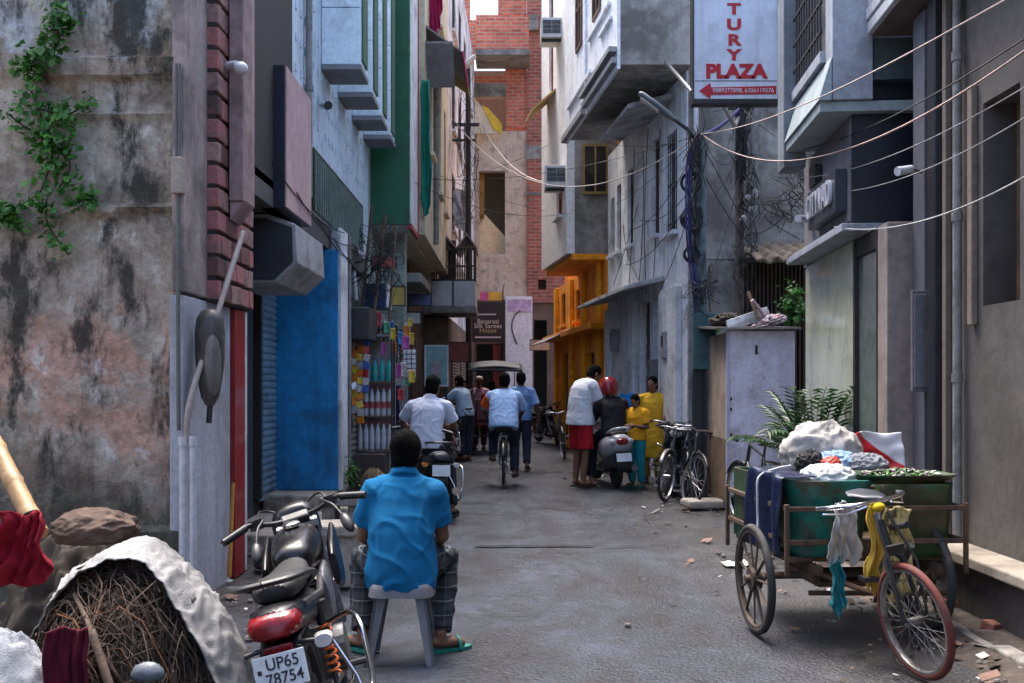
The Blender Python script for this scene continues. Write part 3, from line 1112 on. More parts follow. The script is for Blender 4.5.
def shutter(b, X, u0, u1, z0, z1, mat, y=.1, pitch=.075):
    mb = MB(X)
    n = int((z1 - z0) / pitch)
    pts = []
    for i in range(n):
        z = z0 + (z1 - z0) * i / n
        h = (z1 - z0) / n
        pts += [(y, z), (y - .018, z + h * .25), (y - .022, z + h * .55), (y - .012, z + h * .85)]
    pts.append((y, z1))
    for a, c in zip(pts, pts[1:]):
        mb.quad((u0, a[0], a[1]), (u1, a[0], a[1]), (u1, c[0], c[1]), (u0, c[0], c[1]))
    mb.box(u0, u1, y - .03, y + .01, z0 - .06, z0 - .001)
    return mb.build('shutter', mat, b)


# ----------------------------------------------------------------- left: the old plastered house
old_m = old_wall_mat('flaking_plaster')
PINKP = M('pink_grey_plaster', (.36, .29, .265), .9, .25, 3, .35, 30, dirt=(.13, .11, .1), damt=.5, streak=(.14, .11, .1), samt=.5)
GREYW = M('lavender_whitewash', (.42, .44, .5), .85, .12, 3, .25, 30, dirt=(.25, .25, .26), damt=.4, streak=(.2, .2, .22), samt=.4)
h1 = thing('old_house', 'old house with flaking grey and pink plaster wall at the left', 'house', (-4.4, 6.7, 0), world=True)


def wallpt(u, v):
    x, z = -7.6 + 5.38 * u, -.1 + 5.5 * v
    y = 6.7 + .035 * noise.fractal(V((x * 1.2, z * 1.2, 0)), 1, 2, 5) + .012 * noise.noise(V((x * 7, z * 7, 4)))
    for zc, hw, d, xa in ((3.62, .07, .05, -3.2), (3.31, .025, .03, -3.2), (2.68, .03, .045, -3.0)):
        if abs(z - zc + .02 * noise.noise(V((x * 3, zc, 0)))) < hw and x > xa + .2 * noise.noise(V((z * 9, 0, 0))):
            y -= d
    if z < .55:
        y -= .06
    return (x, y, z)


mb = MB()
mb.grid(wallpt, 150, 150)
mb.build('wall', old_m, h1, smooth=50)
mb = MB()
mb.box(-7.6, -2.24, 6.76, 8.1, -.1, 5.4)
mb.build('core_wall', PINKP, h1)
mb = MB()
mb.box(-7.6, -4.2, -16, 2.5, -.1, 6.5)
mb.build('unseen_wing', PINKP, h1)  # unseen block behind the camera, added to cut sky light on the wall
mb = MB()
mb.box(-2.26, -2.18, 6.64, 7.2, 2.12, 5.4)
mb.build('plaster_pier', PINKP, h1, bevel=.012)
mb = MB()
mb.box(-2.28, -2.185, 6.655, 7.76, -.05, 2.1)
mb.build('white_pier', GREYW, h1, bevel=.01)
BRP = M('pink_block', (.4, .15, .14), .85, .3, 5, .4, 50, dirt=(.16, .1, .09), damt=.5, dscale=5)
mb = MB()
z, k = 2.1, 0
while z < 5.2:
    cuts = [7.14, 7.36, 7.62, 7.87, 8.13] if k % 2 else [7.14, 7.24, 7.49, 7.74, 8.0, 8.13]
    for a, c in zip(cuts, cuts[1:]):
        d = RND.uniform(-.006, .006)
        mb.cur = RND.choice((0, 0, 1, 2))
        mb.obox(((-2.26 - 2.1 + d) / 2, (a + c) / 2, z + .082), (.16, c - a - .014, .136), (RND.uniform(-.05, .05), RND.uniform(-.04, .04), 0))
    z += .165
    k += 1
mb.build('brick_cladding', [BRP, M('pale_block', (.42, .24, .21), .9, .3, 5, .4, 50, dirt=(.16, .1, .09), damt=.6, dscale=5), M('sooty_block', (.2, .08, .07), .9, .3, 5, .4, 50, dirt=(.07, .05, .045), damt=.6, dscale=5)], h1, bevel=.008)
mb = MB()
mb.box(-2.27, -2.125, 7.15, 8.12, 2.1, 5.38)
mb.build('mortar_bed', M('dark_mortar', (.04, .03, .03), .95), h1)
mb = MB()
mb.box(-2.09, -1.985, 7.38, 7.72, 2.86, 5.36)
mb.prism([(-2.09, 2.86), (-1.985, 2.86), (-2.09, 2.72)], 1, 7.4, 7.7)
mb.build('pilaster', M('dusty_pink', (.36, .24, .235), .9, .25, 3, .3, 40, dirt=(.12, .09, .08), damt=.45, streak=(.1, .07, .06), samt=.6), h1, bevel=.01)
mb = MB()
mb.box(-2.22, -2.15, 7.77, 8.06, 0, 2.09)
mb.build('door_jamb', paint('red_jamb', (.28, .012, .014), .4), h1, bevel=.006)
mb = MB()
mb.box(-2.24, -2.155, 8.07, 8.14, 0, 2.09)
mb.build('door_frame', WHITE, h1, bevel=.004)

# ----------------------------------------------------------------- left: the house with the blue shop front
h2 = thing('blue_shop_house', 'pale blue house over a bright blue shop front on the left', 'house', (-2.6, 10.5, 0), world=True)
BLUEW = M('pale_blue_wall', (.55, .65, .75), .75, .1, 2.5, .2, 40, dirt=(.25, .28, .3), damt=.3, streak=(.2, .22, .24), samt=.4)
TILEB = M('pale_blue_tile', (.68, .8, .88), .35, .08, 3, .08, 40, dirt=(.3, .33, .36), damt=.25)
BRIGHT = M('bright_blue_paint', (.008, .25, .58), .5, .14, 1.6, .2, 40, dirt=(.006, .08, .2), damt=.45, dscale=1.5, streak=(.01, .07, .16), samt=.5, chips=((.2, .25, .3), .1))
mb = MB()
mb.box(-4.5, -2.74, 8.15, 14.6, -.05, 3.2)
mb.box(-4.5, -2.1, 8.15, 9.55, 3.22, 6.2)
mb.build('core_wall', DARK, h2)
XL = facade((-2.1, 9.56), (-2.1, 14.6))
mb = MB(XL)
mb.holewall(0, 5.04, 3.3, 7.7, t=.3)
for i in range(7):
    for j in range(22):
        if (i * 7 + j * 3) % 5 == 0:
            continue
        mb.box(.12 + j * .22, .17 + j * .22, -.012, -.001, 3.95 + i * .3, 4.02 + i * .3)
mb.build('upper_wall', BLUEW, h2)
mb = MB()
mb.box(-2.76, -2.1, 8.16, 14.4, 3.06, 3.29)
mb.build('soffit', M('dark_concrete', (.1, .095, .09), .9, .3), h2)  # darker concrete for the slab over the recess
mb = MB()
mb.box(-2.73, -1.985, 11.4, 11.62, .3, 3.05)
mb.build('blue_wall', BRIGHT, h2, bevel=.01)
mb = MB()
mb.box(-1.983, -1.955, 11.42, 11.9, .3, 3.3)
mb.box(-2.5, -1.985, 11.625, 11.9, .0, 3.3)
mb.build('white_jamb', WHITE, h2)
XR = facade((-2.73, 8.2), (-2.73, 11.4))
shutter(h2, XR, 2.45, 3.19, .32, 2.6, M('blue_grey_shutter', (.2, .3, .38), .45, .15, 6, .1, 60, metal=.3, dirt=(.1, .1, .1), damt=.35), y=-.03)
mb = MB(XR)
mb.box(2.36, 2.44, -.08, -.001, .3, 3)
mb.box(.2, .28, -.08, -.001, .05, 3)
for u in (.5, .95, 1.4, 1.85):
    mb.box(u, u + .38, -.03, -.001, .15, 2.5)
mb.build('folding_door', M('charcoal_door', (.035, .035, .038), .5, .2, 6, .1), h2)
STEPM = M('worn_step', (.44, .39, .32), .9, .2, 4, .4, 40, dirt=(.1, .085, .07), damt=.5, dscale=4)
for i, bx in enumerate(((-2.72, -1.98, 10.88, 11.39, 0, .3), (-2.72, -1.93, 9.1, 10.87, -.02, .13), (-1.97, -1.8, 10.9, 11.9, 0, .16))):
    MB().box(*bx).build('step', STEPM, h2, bevel=.02)
# shutter housings
HOUS = M('housing_metal', (.2, .205, .22), .55, .2, 6, .1, 60, metal=.2, dirt=(.1, .09, .08), damt=.4)
mb = MB()
hexp = [(-2.6, 2.42), (-2.12, 2.42), (-1.93, 2.6), (-1.95, 2.95), (-2.2, 3.04), (-2.6, 3.04)]
mb.prism(hexp, 1, 9.0, 10.3)
mb.build('shutter_housing', M('housing_grey', (.36, .36, .38), .6, .2, 5, .1, 50, dirt=(.12, .1, .09), damt=.45), h2, bevel=.01)
mb = MB()
mb.prism([(-2.55, 2.45), (-2.14, 2.45), (-1.97, 2.61), (-1.98, 2.92), (-2.22, 3.0), (-2.55, 3.0)], 1, 8.985, 8.999)
mb.build('housing_cap', M('housing_dark', (.03, .033, .04), .5), h2)
mb = MB()
mb.box(-2.4, -1.76, 12.3, 13.1, 2.06, 2.46)
mb.build('shutter_housing', M('housing_black', (.03, .03, .034), .6, .3, 8, .1), h2, bevel=.015)
XS = facade((-1.99, 11.92), (-1.99, 13.2))
shutter(h2, XS, 0, 1.2, .1, 2.05, M('tan_shutter', (.24, .22, .18), .5, .2, 6, .1, metal=.2, dirt=(.08, .07, .06), damt=.4), y=.05)
# balcony fringe
mb = MB(facade((-2.04, 10.3), (-2.04, 13.7)))
mb.box(0, 3.4, 0, .03, 3.34, 3.95)
mb.build('fringe_board', M('dark_green_board', (.012, .03, .022), .6, .2), h2)
mb = MB(facade((-2.04, 10.3), (-2.04, 13.7)))
for i in range(26):
    u = .05 + i * .13
    mb.box(u, u + .02, -.016, -.002, 3.3, 3.9)
mb.build('fringe_slat', M('grey_green_slat', (.2, .26, .23), .6), h2)
# the row of projecting bays
for i, (xr, y0) in enumerate(((-1.67, 11.0), (-1.69, 12.05), (-1.71, 13.1), (-1.72, 14.1))):
    mb = MB()
    z = 5.03
    while z < 7.2:
        mb.box(-2.095, xr, y0, y0 + .55, z, z + .62)
        z += .63
    p = mb.build('bay', TILEB, h2, bevel=.006)
    mb = MB()
    mb.box(-2.095, xr + .012, y0 - .012, y0 + .56, 4.97, 5.025)
    mb.build('bay_soffit', M('bay_edge', (.2, .21, .23), .8, .2), p)
    mb = MB()
    mb.box(xr + .001, xr + .02, y0 + .1, y0 + .45, 5.1, 7.5)
    mb.build('bay_strip', M('green_strip', (.03, .1, .06), .6), p)

# ----------------------------------------------------------------- left: the house with the green panel
h3 = thing('green_panel_house', 'house with tall dark green panel above the bottle stall', 'house', (-2.2, 15, 0), world=True)
PALEG = M('pale_green_wall', (.34, .42, .38), .85, .15, 3, .25, 40, dirt=(.15, .16, .14), damt=.5, streak=(.12, .13, .12), samt=.5)
mb = MB()
mb.box(-4.5, -2.12, 14.62, 19.4, -.05, 8.7)
mb.build('wall', PALEG, h3)
mb = MB()
mb.box(-2.3, -1.72, 16.0, 16.35, 0, 3.95)
mb.build('pier', PALEG, h3, bevel=.01)
mb = MB()
mb.box(-2.14, -1.53, 14.95, 15.0, 3.9, 8.6)
mb.build('green_panel', M('deep_green', (.008, .1, .045), .55, .15, 3, .12, 50, dirt=(.01, .04, .02), damt=.3), h3, bevel=.008)
mb = MB()
mb.box(-2.115, -1.52, 15.003, 16.1, 3.93, 8.6)
mb.build('panel_side', WHITE, h3, bevel=.004)
mb = MB()
mb.box(-1.56, -1.505, 15.0, 16.12, 3.85, 3.925)
mb.box(-1.56, -1.505, 16.103, 16.16, 3.85, 8.6)
mb.build('red_edge', paint('red_edge_paint', (.35, .02, .03), .5), h3)
mb = MB()
mb.box(-2.115, -1.5, 16.5, 18.5, 3.2, 3.35)
mb.build('slab', CONC, h3, bevel=.01)

# ----------------------------------------------------------------- left: the cream house
h4 = thing('cream_house', 'cream house with coloured window awnings on the left', 'house', (-2, 19, 0), world=True)
CREAM = M('cream_paint', (.68, .61, .45), .8, .12, 2, .2, 30, dirt=(.25, .2, .13), damt=.35, streak=(.2, .16, .1), samt=.45)
X4 = facade((-1.45, 16.6), (-1.45, 22.6))
wins4 = [(1.0, 1.5, 5.6, 7.3), (3.1, 3.75, 5.3, 7.6), (4.7, 5.3, 5.2, 7.4), (1.0, 1.5, 8.6, 10.4), (3.1, 3.75, 8.6, 10.6)]
mb = MB(X4)
mb.holewall(0, 6, 4.0, 11.2, wins4, t=.25)
mb.build('upper_wall', CREAM, h4)
mb = MB()
mb.box(-4.5, -1.71, 16.62, 22.6, 3.98, 11.1)
mb.build('core_wall', CREAM, h4)
for w in wins4:
    window(h4, X4, *w, WOODM, 2, 1, CREAM)
mb = MB()
mb.box(-4.5, -2.0, 19.45, 22.6, -.05, 3.95)
mb.build('ground_wall', M('brown_shop_wall', (.16, .1, .07), .85, .3, 2, .3, dirt=(.05, .04, .03), damt=.5), h4)
mb = MB()
for i in range(5):
    u = 19.6 + i * .62
    mb.box(-1.995, -1.95, u, u + .5, .15, 2.5)
mb.build('shop_door', M('dark_wood_door', (.07, .045, .035), .6, .3, 8, .2), h4)


def awning(b, X, u0, u1, z, out, drop, mat, edge):
    mb = MB(X)
    mb.prism([(0, z), (-out, z - drop), (-out, z - drop - .02), (0, z - .04)], 0, u0, u1)
    p = mb.build('awning', mat, b)
    mb = MB(X)
    mb.box(u0 - .01, u1 + .01, -out - .02, -out - .001, z - drop - .09, z - drop + .01)
    mb.build('awning_edge', edge, p)


awning(h4, X4, .2, 1.9, 7.55, .62, .45, M('grey_awning', (.2, .2, .22), .8), cloth('pink_trim', (.5, .05, .16)))
awning(h4, X4, 2.7, 4.2, 7.95, .55, .4, M('olive_awning', (.2, .15, .04), .8), M('olive_trim', (.26, .2, .05), .8))
awning(h4, X4, 2.7, 4.2, 11.0, .55, .4, M('olive_awning', (.2, .15, .04), .8), M('olive_trim', (.26, .2, .05), .8))
# frontal cantilever boards seen above the lane
mb = MB()
mb.prism([(16.55, 7.15), (17.15, 6.6), (17.15, 6.63), (16.55, 7.19)], 0, -1.44, -.98)
mb.build('awning', M('grey_awning', (.2, .2, .22), .8), h4)

# ----------------------------------------------------------------- left: the white balcony house
h5 = thing('white_balcony_house', 'stained white house with grilled balcony and dark windows far left', 'house', (-1.6, 26, 0), world=True)
STAINW = M('stained_white', (.78, .79, .82), .85, .1, 1.5, .3, 25, dirt=(.2, .2, .2), damt=.45, dscale=1.2, streak=(.12, .12, .12), samt=.6)
X5 = facade((-1.45, 22.65), (-1.27, 33.8))
wins5 = []
for u in (1.2, 3.4, 5.6, 7.8):
    for z in (5.2, 7.6, 10.0):
        if 1:
            wins5.append((u, u + 1.1, z, z + 1.4))
mb = MB(X5)
mb.holewall(0, 11.1, 4.7, 12.4, wins5, t=.25)
mb.build('upper_wall', STAINW, h5)
for w in wins5:
    window(h5, X5, *w, M('grey_frame', (.25, .26, .27), .6), 3, 2, STAINW, grille=True)
mb = MB(X5)
mb.box(0, 11.1, .26, 4, 3.1, 12.3)
mb.build('core_wall', STAINW, h5)
mb = MB(X5)
mb.box(0, 11.1, -.0, 4, -.05, 3.05)
mb.build('ground_wall', M('brown_shop_wall', (.16, .1, .07), .85), h5)
for i in range(3):
    u = 1.0 + i * 3.1
    shutter(h5, X5, u, u + 2.2, .1, 2.5, M('brown_shutter', (.12, .075, .055), .6, .3, 6, .1), y=-.01)
# upper small balconies
for u, z in ():
    mb = MB(X5)
    mb.box(u, u + 1.5, -.7, -.002, z - .12, z)
    p = mb.build('balcony', STAINW, h5, bevel=.01)
    mb = MB(X5)
    for k in range(14):
        mb.cyl((u + .03 + 1.44 * k / 13, -.67, z), (u + .03 + 1.44 * k / 13, -.67, z + .85), .012, n=6)
    for k in range(6):
        for uu in (u + .03, u + 1.47):
            mb.cyl((uu, -.67 + .6 * k / 6, z), (uu, -.67 + .6 * k / 6, z + .85), .012, n=6)
    mb.box(u, u + 1.5, -.7, -.64, z + .85, z + .89)
    mb.box(u, u + .06, -.639, -.01, z + .85, z + .89)
    mb.box(u + 1.44, u + 1.5, -.639, -.01, z + .85, z + .89)
    mb.build('railing', BLACKM, p)
# corner balcony facing the viewer
yb = 22.0
mb = MB()
mb.box(PX(432, yb), PX(475, yb), yb, yb + .06, PZ(306, yb), PZ(281, yb))
mb.box(PX(475, yb) - .06, PX(475, yb), yb + .061, yb + 1.4, PZ(306, yb), PZ(281, yb))
mb.build('balcony_panel', M('pale_panel', (.5, .52, .55), .7, .1, 3, .15, dirt=(.25, .25, .26), damt=.4), h5, bevel=.008)
mb = MB()
mb.box(PX(430, yb), PX(476, yb), yb - .05, yb + 1.5, PZ(313, yb), PZ(306.5, yb))
mb.build('balcony_slab', CONC, h5, bevel=.01)
mb = MB()
mb.box(PX(453, yb) - .02, PX(453, yb) + .02, yb - .02, yb - .002, PZ(306, yb), PZ(281, yb))
for k in range(19):
    x = PX(432, yb) + k * (PX(474, yb) - PX(432, yb)) / 18
    mb.cyl((x, yb + .03, PZ(281, yb)), (x, yb + .03, PZ(248, yb)), .014, n=6)
for k in range(1, 8):
    mb.cyl((PX(475, yb) - .03, yb + k * .18, PZ(281, yb)), (PX(475, yb) - .03, yb + k * .18, PZ(248, yb)), .014, n=6)
for py in (280, 266, 249):
    mb.box(PX(432, yb), PX(475, yb), yb + .01, yb + .05, PZ(py, yb) - .02, PZ(py, yb) + .02)
mb.build('balcony_grille', BLACKM, h5)
mb = MB()
for a, c, e in ((431, 444, 457), (457, 467, 477)):
    for (p, q, zq) in ((a, c, 0), (c, e, 1)):
        za, zb = (PZ(250, yb), PZ(236, yb)) if not zq else (PZ(236, yb), PZ(250, yb))
        mb.prism([(PX(p, yb), za), (PX(q, yb), zb), (PX(q, yb), zb + .05), (PX(p, yb), za + .05)], 1, yb - .15, yb + 1.5)
mb.build('zigzag_roof', TIN, h5)
mb = MB()
mb.box(-2.0, -1.32, yb + 1.51, yb + 1.6, 3.2, 4.9)
mb.build('balcony_back', DARK, h5)

# ----------------------------------------------------------------- the unfinished brick house closing the lane
h6 = thing('brick_house', 'unfinished red brick house with plaster lower storeys closing the lane', 'house', (0, 34, 0), world=True)
BRK_M = brick_mat('red_brick', (.68, .18, .1), (.45, .1, .065), (.42, .31, .25), .34, .12, .02)
BRK_D = brick_mat('dark_brick', (.5, .13, .08), (.3, .075, .055), (.32, .24, .2), .34, .12, .02, patch=(.13, .07, .055))
TANP = M('tan_render', (.58, .48, .38), .9, .14, 1.2, .25, 20, dirt=(.22, .18, .15), damt=.4, streak=(.18, .15, .12), samt=.4)
ye = 34.0
XE = facade((-4, ye), (4, ye))


def E(px, y=ye):
    return PX(px, y) + 4


def EZ(py):
    return PZ(py, ye)


op = (E(479), E(505), EZ(254), EZ(171))
mb = MB(XE)
mb.holewall(0, E(527), EZ(300), EZ(131), [op], t=.35)
mb.build('plaster_wall', TANP, h6)
mb = MB(XE)
mb.holewall(E(525) + .07, 8, 4.3, 18, [(E(538), E(546), EZ(290), EZ(280))], t=.6, y=-.12)
mb.build('brick_tower', BRK_D, h6)
mb = MB(XE)
mb.holewall(0, E(525) + .06, EZ(128), 10.1 + 2.6, [(E(472), E(506), EZ(128), EZ(97)), (E(472), E(505), EZ(76), EZ(52))], t=.3, y=-.03)
mb.holewall(0, E(525) + .06, 12.705, 15.6, [(E(470), E(498), 13.9, 15.6)], t=.3, y=-.03)
mb.build('brick_wall', BRK_M, h6)
mb = MB(XE)
mb.box(E(476, 32.6), E(529, 32.6), -1.5, -1.35, PZ(50, 32.6), PZ(16, 32.6))
mb.box(E(476, 32.6), E(476, 32.6) + .14, -1.348, -.04, PZ(50, 32.6), PZ(16, 32.6))
mb.build('parapet', BRK_M, h6)
for bx in ((E(475, 32.6), E(530, 32.6), -1.53, -.035, PZ(56, 32.6), PZ(50.3, 32.6)), (E(506), E(526), -.09, -.032, EZ(62), EZ(53)), (E(520), E(538), -.3, -.125, EZ(33), EZ(18)),
           (E(526), E(551), -.15, -.122, EZ(160), EZ(146)), (E(472), E(506), -.06, -.032, EZ(97), EZ(84)), (E(524), E(549), -.14, -.122, EZ(196), EZ(193))):
    MB(XE).box(*bx).build('concrete_beam', CONC, h6, bevel=.01)
mb = MB(XE)
mb.box(0, 8, 2.6, 6, -.05, 13)
mb.box(0, 8, .36, 2.59, EZ(256), EZ(254.5))
mb.box(0, 8, .36, 2.59, EZ(150), EZ(140))
mb.build('inner_wall', M('shaded_inner', (.16, .125, .09), .85, .12, 2, .15), h6)  # cream room wall coloured dark, the opening's shade put into its colour
mb = MB(XE)
mb.prism([(E(478, 35), PZ(215, 35)), (E(484, 35), PZ(215, 35)), (E(507, 35), PZ(240, 35)), (E(507, 35), PZ(256, 35)), (E(478, 35), PZ(256, 35))], 1, .6, .9)
mb.build('stair_wall', M('pale_cream', (.85, .72, .48), .85, .08, 2, .1), h6)
mb = MB(XE)
mb.box(E(478), E(484), .37, .6, EZ(215), EZ(172))
mb.build('wood_board', M('ochre_board', (.3, .16, .04), .8), h6)
mb = MB(XE)
mb.prism([(E(473, 33.7), PZ(98, 33.7)), (E(502, 33.7), PZ(128, 33.7)), (E(502, 33.7), PZ(134, 33.7)), (E(474, 33.7), PZ(134, 33.7))], 1, -.4, -.3)
mb.build('painted_board', M('cream_board', (.66, .58, .42), .7, .1, 2, .1), h6)
mb = MB(XE)
mb.prism([(E(482, 33.6), PZ(106, 33.6)), (E(488, 33.6), PZ(108, 33.6)), (E(502, 33.6), PZ(124, 33.6)), (E(502, 33.6), PZ(134, 33.6)), (E(494, 33.6), PZ(130, 33.6))], 1, -.44, -.405)
mb.build('yellow_board', M('yellow_board_paint', (.62, .42, .03), .6), h6)
# ground floor: dark shop mouths
mb = MB(XE)
mb.holewall(0, 8, -.05, EZ(300) - .004, [(E(476), E(503), .1, EZ(344)), (E(534), E(547), .1, EZ(320))], t=.3, y=.02)
mb.build('ground_wall', M('brown_render', (.15, .1, .08), .9, .3, 1.5, .2), h6)
mb = MB(XE)
mb.box(0, 8, 1.6, 1.7, -.05, 4)
mb.build('shop_interior', DARK, h6)
mb = MB(XE)
mb.box(E(493), E(501), .05, .12, .1, EZ(345))
mb.build('maroon_door', M('maroon_paint', (.2, .03, .035), .6), h6)
mb = MB(XE)
mb.box(E(505.5), E(532), -.6, .015, 0, EZ(298))
mb.build('white_pillar', M('bright_white', (.72, .74, .8), .8, .06, 2, .1, dirt=(.4, .4, .42), damt=.3), h6, bevel=.01)
mb = MB(XE)
mb.tube(smoothpath([(E(517), -.62, EZ(345)), (E(512), -.62, EZ(330)), (E(514), -.62, EZ(318)), (E(520), -.62, EZ(312))], 5), .02, 6)
mb.build('cable', WIRE, h6)
mb = MB(XE)
mb.box(E(508), E(531), -.63, -.602, EZ(313), EZ(301))
mb.build('poster', M('lilac_poster', (.5, .36, .58), .6, .35, 6, 0), h6)

# ----------------------------------------------------------------- right: orange house
OR = M('orange_paint', (.95, .33, .005), .75, .16, 2, .2, 30, dirt=(.4, .12, .01), damt=.4, streak=(.25, .1, .02), samt=.4)
h7 = thing('orange_house', 'bright orange house front with a white upper storey', 'house', (2, 23, 0), world=True)
X7 = facade((1.14, 26.5), (1.89, 19.72))
L7 = 6.82
mb = MB(X7)
op7 = [(1.2, 2.1, .1, 2.3), (4.6, 5.5, .1, 2.2), (3.2, 3.7, 3.0, 3.7), (1.1, 1.7, 3.0, 3.8)]
mb.holewall(0, L7, -.05, 4.02, op7, t=.25)
mb.build('wall', OR, h7)
mb = MB(X7)
mb.box(0, L7, .26, 3, -.05, 11)
mb.build('core_wall', OR, h7)
for w in op7[2:]:
    window(h7, X7, *w, WOODM, 2, 1, OR)
for w in op7[:2]:
    mb = MB(X7)
    mb.box(w[0] + .01, w[1] - .01, .1, .15, w[2], w[3] - .01)
    mb.build('door', M('brown_door', (.1, .055, .03), .6, .3, 6, .2), h7)
mb = MB(X7)
for u in (.35, 2.6, 4.2, 5.9):
    mb.box(u, u + .28, -.09, -.001, 0, 4.0)
mb.build('pilaster', M('orange_light', (.95, .42, .015), .75, .12, 2, .15, dirt=(.4, .14, .02), damt=.35), h7, bevel=.01)
mb = MB(X7)
mb.box(.1, L7, -.35, -.001, 2.62, 2.74)
mb.build('ledge', OR, h7, bevel=.01)
mb = MB(X7)
mb.prism([(-.7, 2.5), (-.0, 2.85), (-.0, 2.87), (-.7, 2.53)], 0, .2, 3.0)
mb.build('tin_eave', TIN, h7)
pl = [(1.26, 20.0), (4, 20.0), (4, 23.0), (.85, 23.0)]
mb = MB()
mb.prism(pl, 2, 4.12, 11.4)
mb.build('upper_storey', M('stained_concrete', (.36, .35, .33), .9, .2, 1.6, .3, 20, dirt=(.15, .14, .13), damt=.6, dscale=1.2, streak=(.12, .11, .1), samt=.6), h7)
mb = MB()
mb.prism([(1.2, 19.93), (4, 19.93), (4, 23.05), (.78, 23.05)], 2, 4.0, 4.115)
mb.build('orange_band', OR, h7, bevel=.01)
X7b = facade((.84, 23.0), (1.255, 20.0))
BW = M('bright_wall', (.85, .86, .88), .8, .05, 2, .15, 30, dirt=(.55, .55, .56), damt=.25, streak=(.45, .45, .46), samt=.3)
ws = [(1.9, 2.5, 5.0, 5.9), (1.0, 1.5, 7.8, 10.3)]
mb = MB(X7b)
mb.holewall(0, 3.03, 4.13, 11.4, ws, t=.16, y=-.162)
mb.build('white_wall', BW, h7)
X7c = X7b @ Matrix.Translation((0, -.162, 0))
for w in ws:
    window(h7, X7c, *w, M('red_brown_frame', (.3, .08, .05), .6), 1, 2, BW, ygap=.05)
XF7 = facade((1.3, 19.995), (2.0, 19.995))
window(h7, XF7 @ Matrix.Translation((0, -.13, 0)), .1, .62, 5.3, 6.3, M('ochre_frame', (.3, .2, .07), .7), 2, 1, ygap=.02)
mb = MB(X7c)
mb.prism([(-.5, 7.3), (-.001, 7.75), (-.001, 7.8), (-.5, 7.35)], 0, .7, 1.8)
mb.build('window_hood', M('ochre_hood', (.55, .35, .12), .8, .2), h7)

# ----------------------------------------------------------------- right: the white house with the big overhang
h8 = thing('overhang_house', 'white house with grey overhanging upper storey behind the pole', 'house', (3, 16, 0), world=True)
X8 = facade((1.89, 19.7), (2.5, 14.3))


def U8(px):
    return 5.434 * (19.7 - 4.115 / (.113 + (px - 512) / 1000)) / 5.4


WST = M('streaked_white', (.76, .78, .84), .85, .08, 2, .25, 30, dirt=(.3, .3, .32), damt=.4, dscale=1.6, streak=(.2, .2, .21), samt=.55)
w8 = [(U8(611), U8(614.5), 4.0, 5.1), (U8(617), U8(621), 4.0, 5.25), (U8(627.5), U8(633), 4.0, 5.35), (U8(652), U8(659), 3.9, 5.45), (U8(666), U8(677), 3.8, 5.3)]
g8 = [(U8(625), U8(631), .05, 2.9), (U8(640), U8(650), .05, 2.9), (U8(653), U8(661), .05, 2.9)]
mb = MB(X8)
mb.holewall(0, 5.434, -.05, 6.0, w8 + g8, t=.22)
mb.build('wall', WST, h8)
mb = MB()
mb.prism([(2.76, 14.56), (6.5, 14.56), (6.5, 19.7), (2.16, 19.7)], 2, -.05, 9.3)
mb.build('core_wall', DARK, h8)
for i, w in enumerate(w8):
    window(h8, X8, *w, M('brown_frame', (.13, .07, .045), .7) if i < 4 else WHITE, 1 if i < 4 else 2, 2, WST, w=.04, grille=i == 4)
for w in g8:
    mb = MB(X8)
    mb.box(w[0] + .005, w[1] - .005, .12, .16, .05, 2.89)
    for k in range(5):
        mb.box(w[0] + .03, w[1] - .03, .1, .119, .2 + k * .53, .6 + k * .53)
    mb.build('door', M('dark_grey_door', (.05, .05, .055), .5, .3, 5, .1), h8)
mb = MB(X8)
mb.prism([(-.62, 2.98), (-.001, 3.12), (-.001, 3.2), (-.62, 3.04)], 0, .0, U8(664))
mb.build('canopy_slab', M('canopy_concrete', (.42, .42, .44), .85, .15, 3, .2, dirt=(.15, .15, .15), damt=.5), h8, bevel=.008)
mb = MB(X8)
mb.prism([(-.7, 5.62), (-.001, 5.8), (-.001, 5.88), (-.7, 5.69)], 0, U8(640), U8(674))
mb.build('window_hood', M('canopy_concrete', (.42, .42, .44), .85), h8, bevel=.008)
for a, c in ((609, 612), (633, 638), (664, 682)):
    mb = MB(X8)
    mb.box(U8(a), U8(c), -.1, -.001, 0, 2.95)
    mb.build('pier', WHITE, h8, bevel=.01)
GREYC = M('side_concrete', (.38, .37, .35), .92, .2, 1.3, .4, 18, dirt=(.15, .14, .13), damt=.65, dscale=1.1, streak=(.1, .095, .09), samt=.7)
mb = MB(facade((2.5, 14.3), (6.5, 14.3)))
mb.holewall(.02, 4, -.05, 9.4, t=.24)
for z in (3.3, 5.95):
    mb.box(.02, 4, -.015, -.001, z, z + .012)
mb.build('side_wall', GREYC, h8)
mb = MB()
mb.prism([(1.52, 14.05), (2.52, 14.05), (2.52, 14.29), (2.62, 14.3), (2.2, 18.4), (1.03, 18.4)], 2, 6.0, 9.4)
mb.build('overhang', GREYC, h8, bevel=.01)
X8b = facade((.98, 18.42), (1.475, 14.03))
mb = MB(X8b)
ov = [(1.2, 1.75, 7.2, 8.6), (2.7, 3.3, 7.2, 8.7)]
mb.holewall(0, 4.42, 5.94, 9.4, ov, t=.046)
for u, z, l in ((2.4, 7.0, 1.6), (3.3, 6.75, .8), (3.3, 7.6, .7), (.4, 6.45, 2.2), (3.4, 8.4, .6), (1.9, 8.9, 2.2)):
    mb.box(u, u + l, -.05, -.001, z, z + .05)
mb.box(2.1, 2.15, -.04, -.001, 6.2, 9.3)
mb.build('white_fascia', M('fascia_white', (.8, .82, .87), .8, .08, 2, .2, 30, dirt=(.4, .41, .43), damt=.3, streak=(.3, .31, .33), samt=.4), h8)
mb = MB(X8b)
mb.box(.0, 2.0, -.08, -.001, 5.95, 6.05)
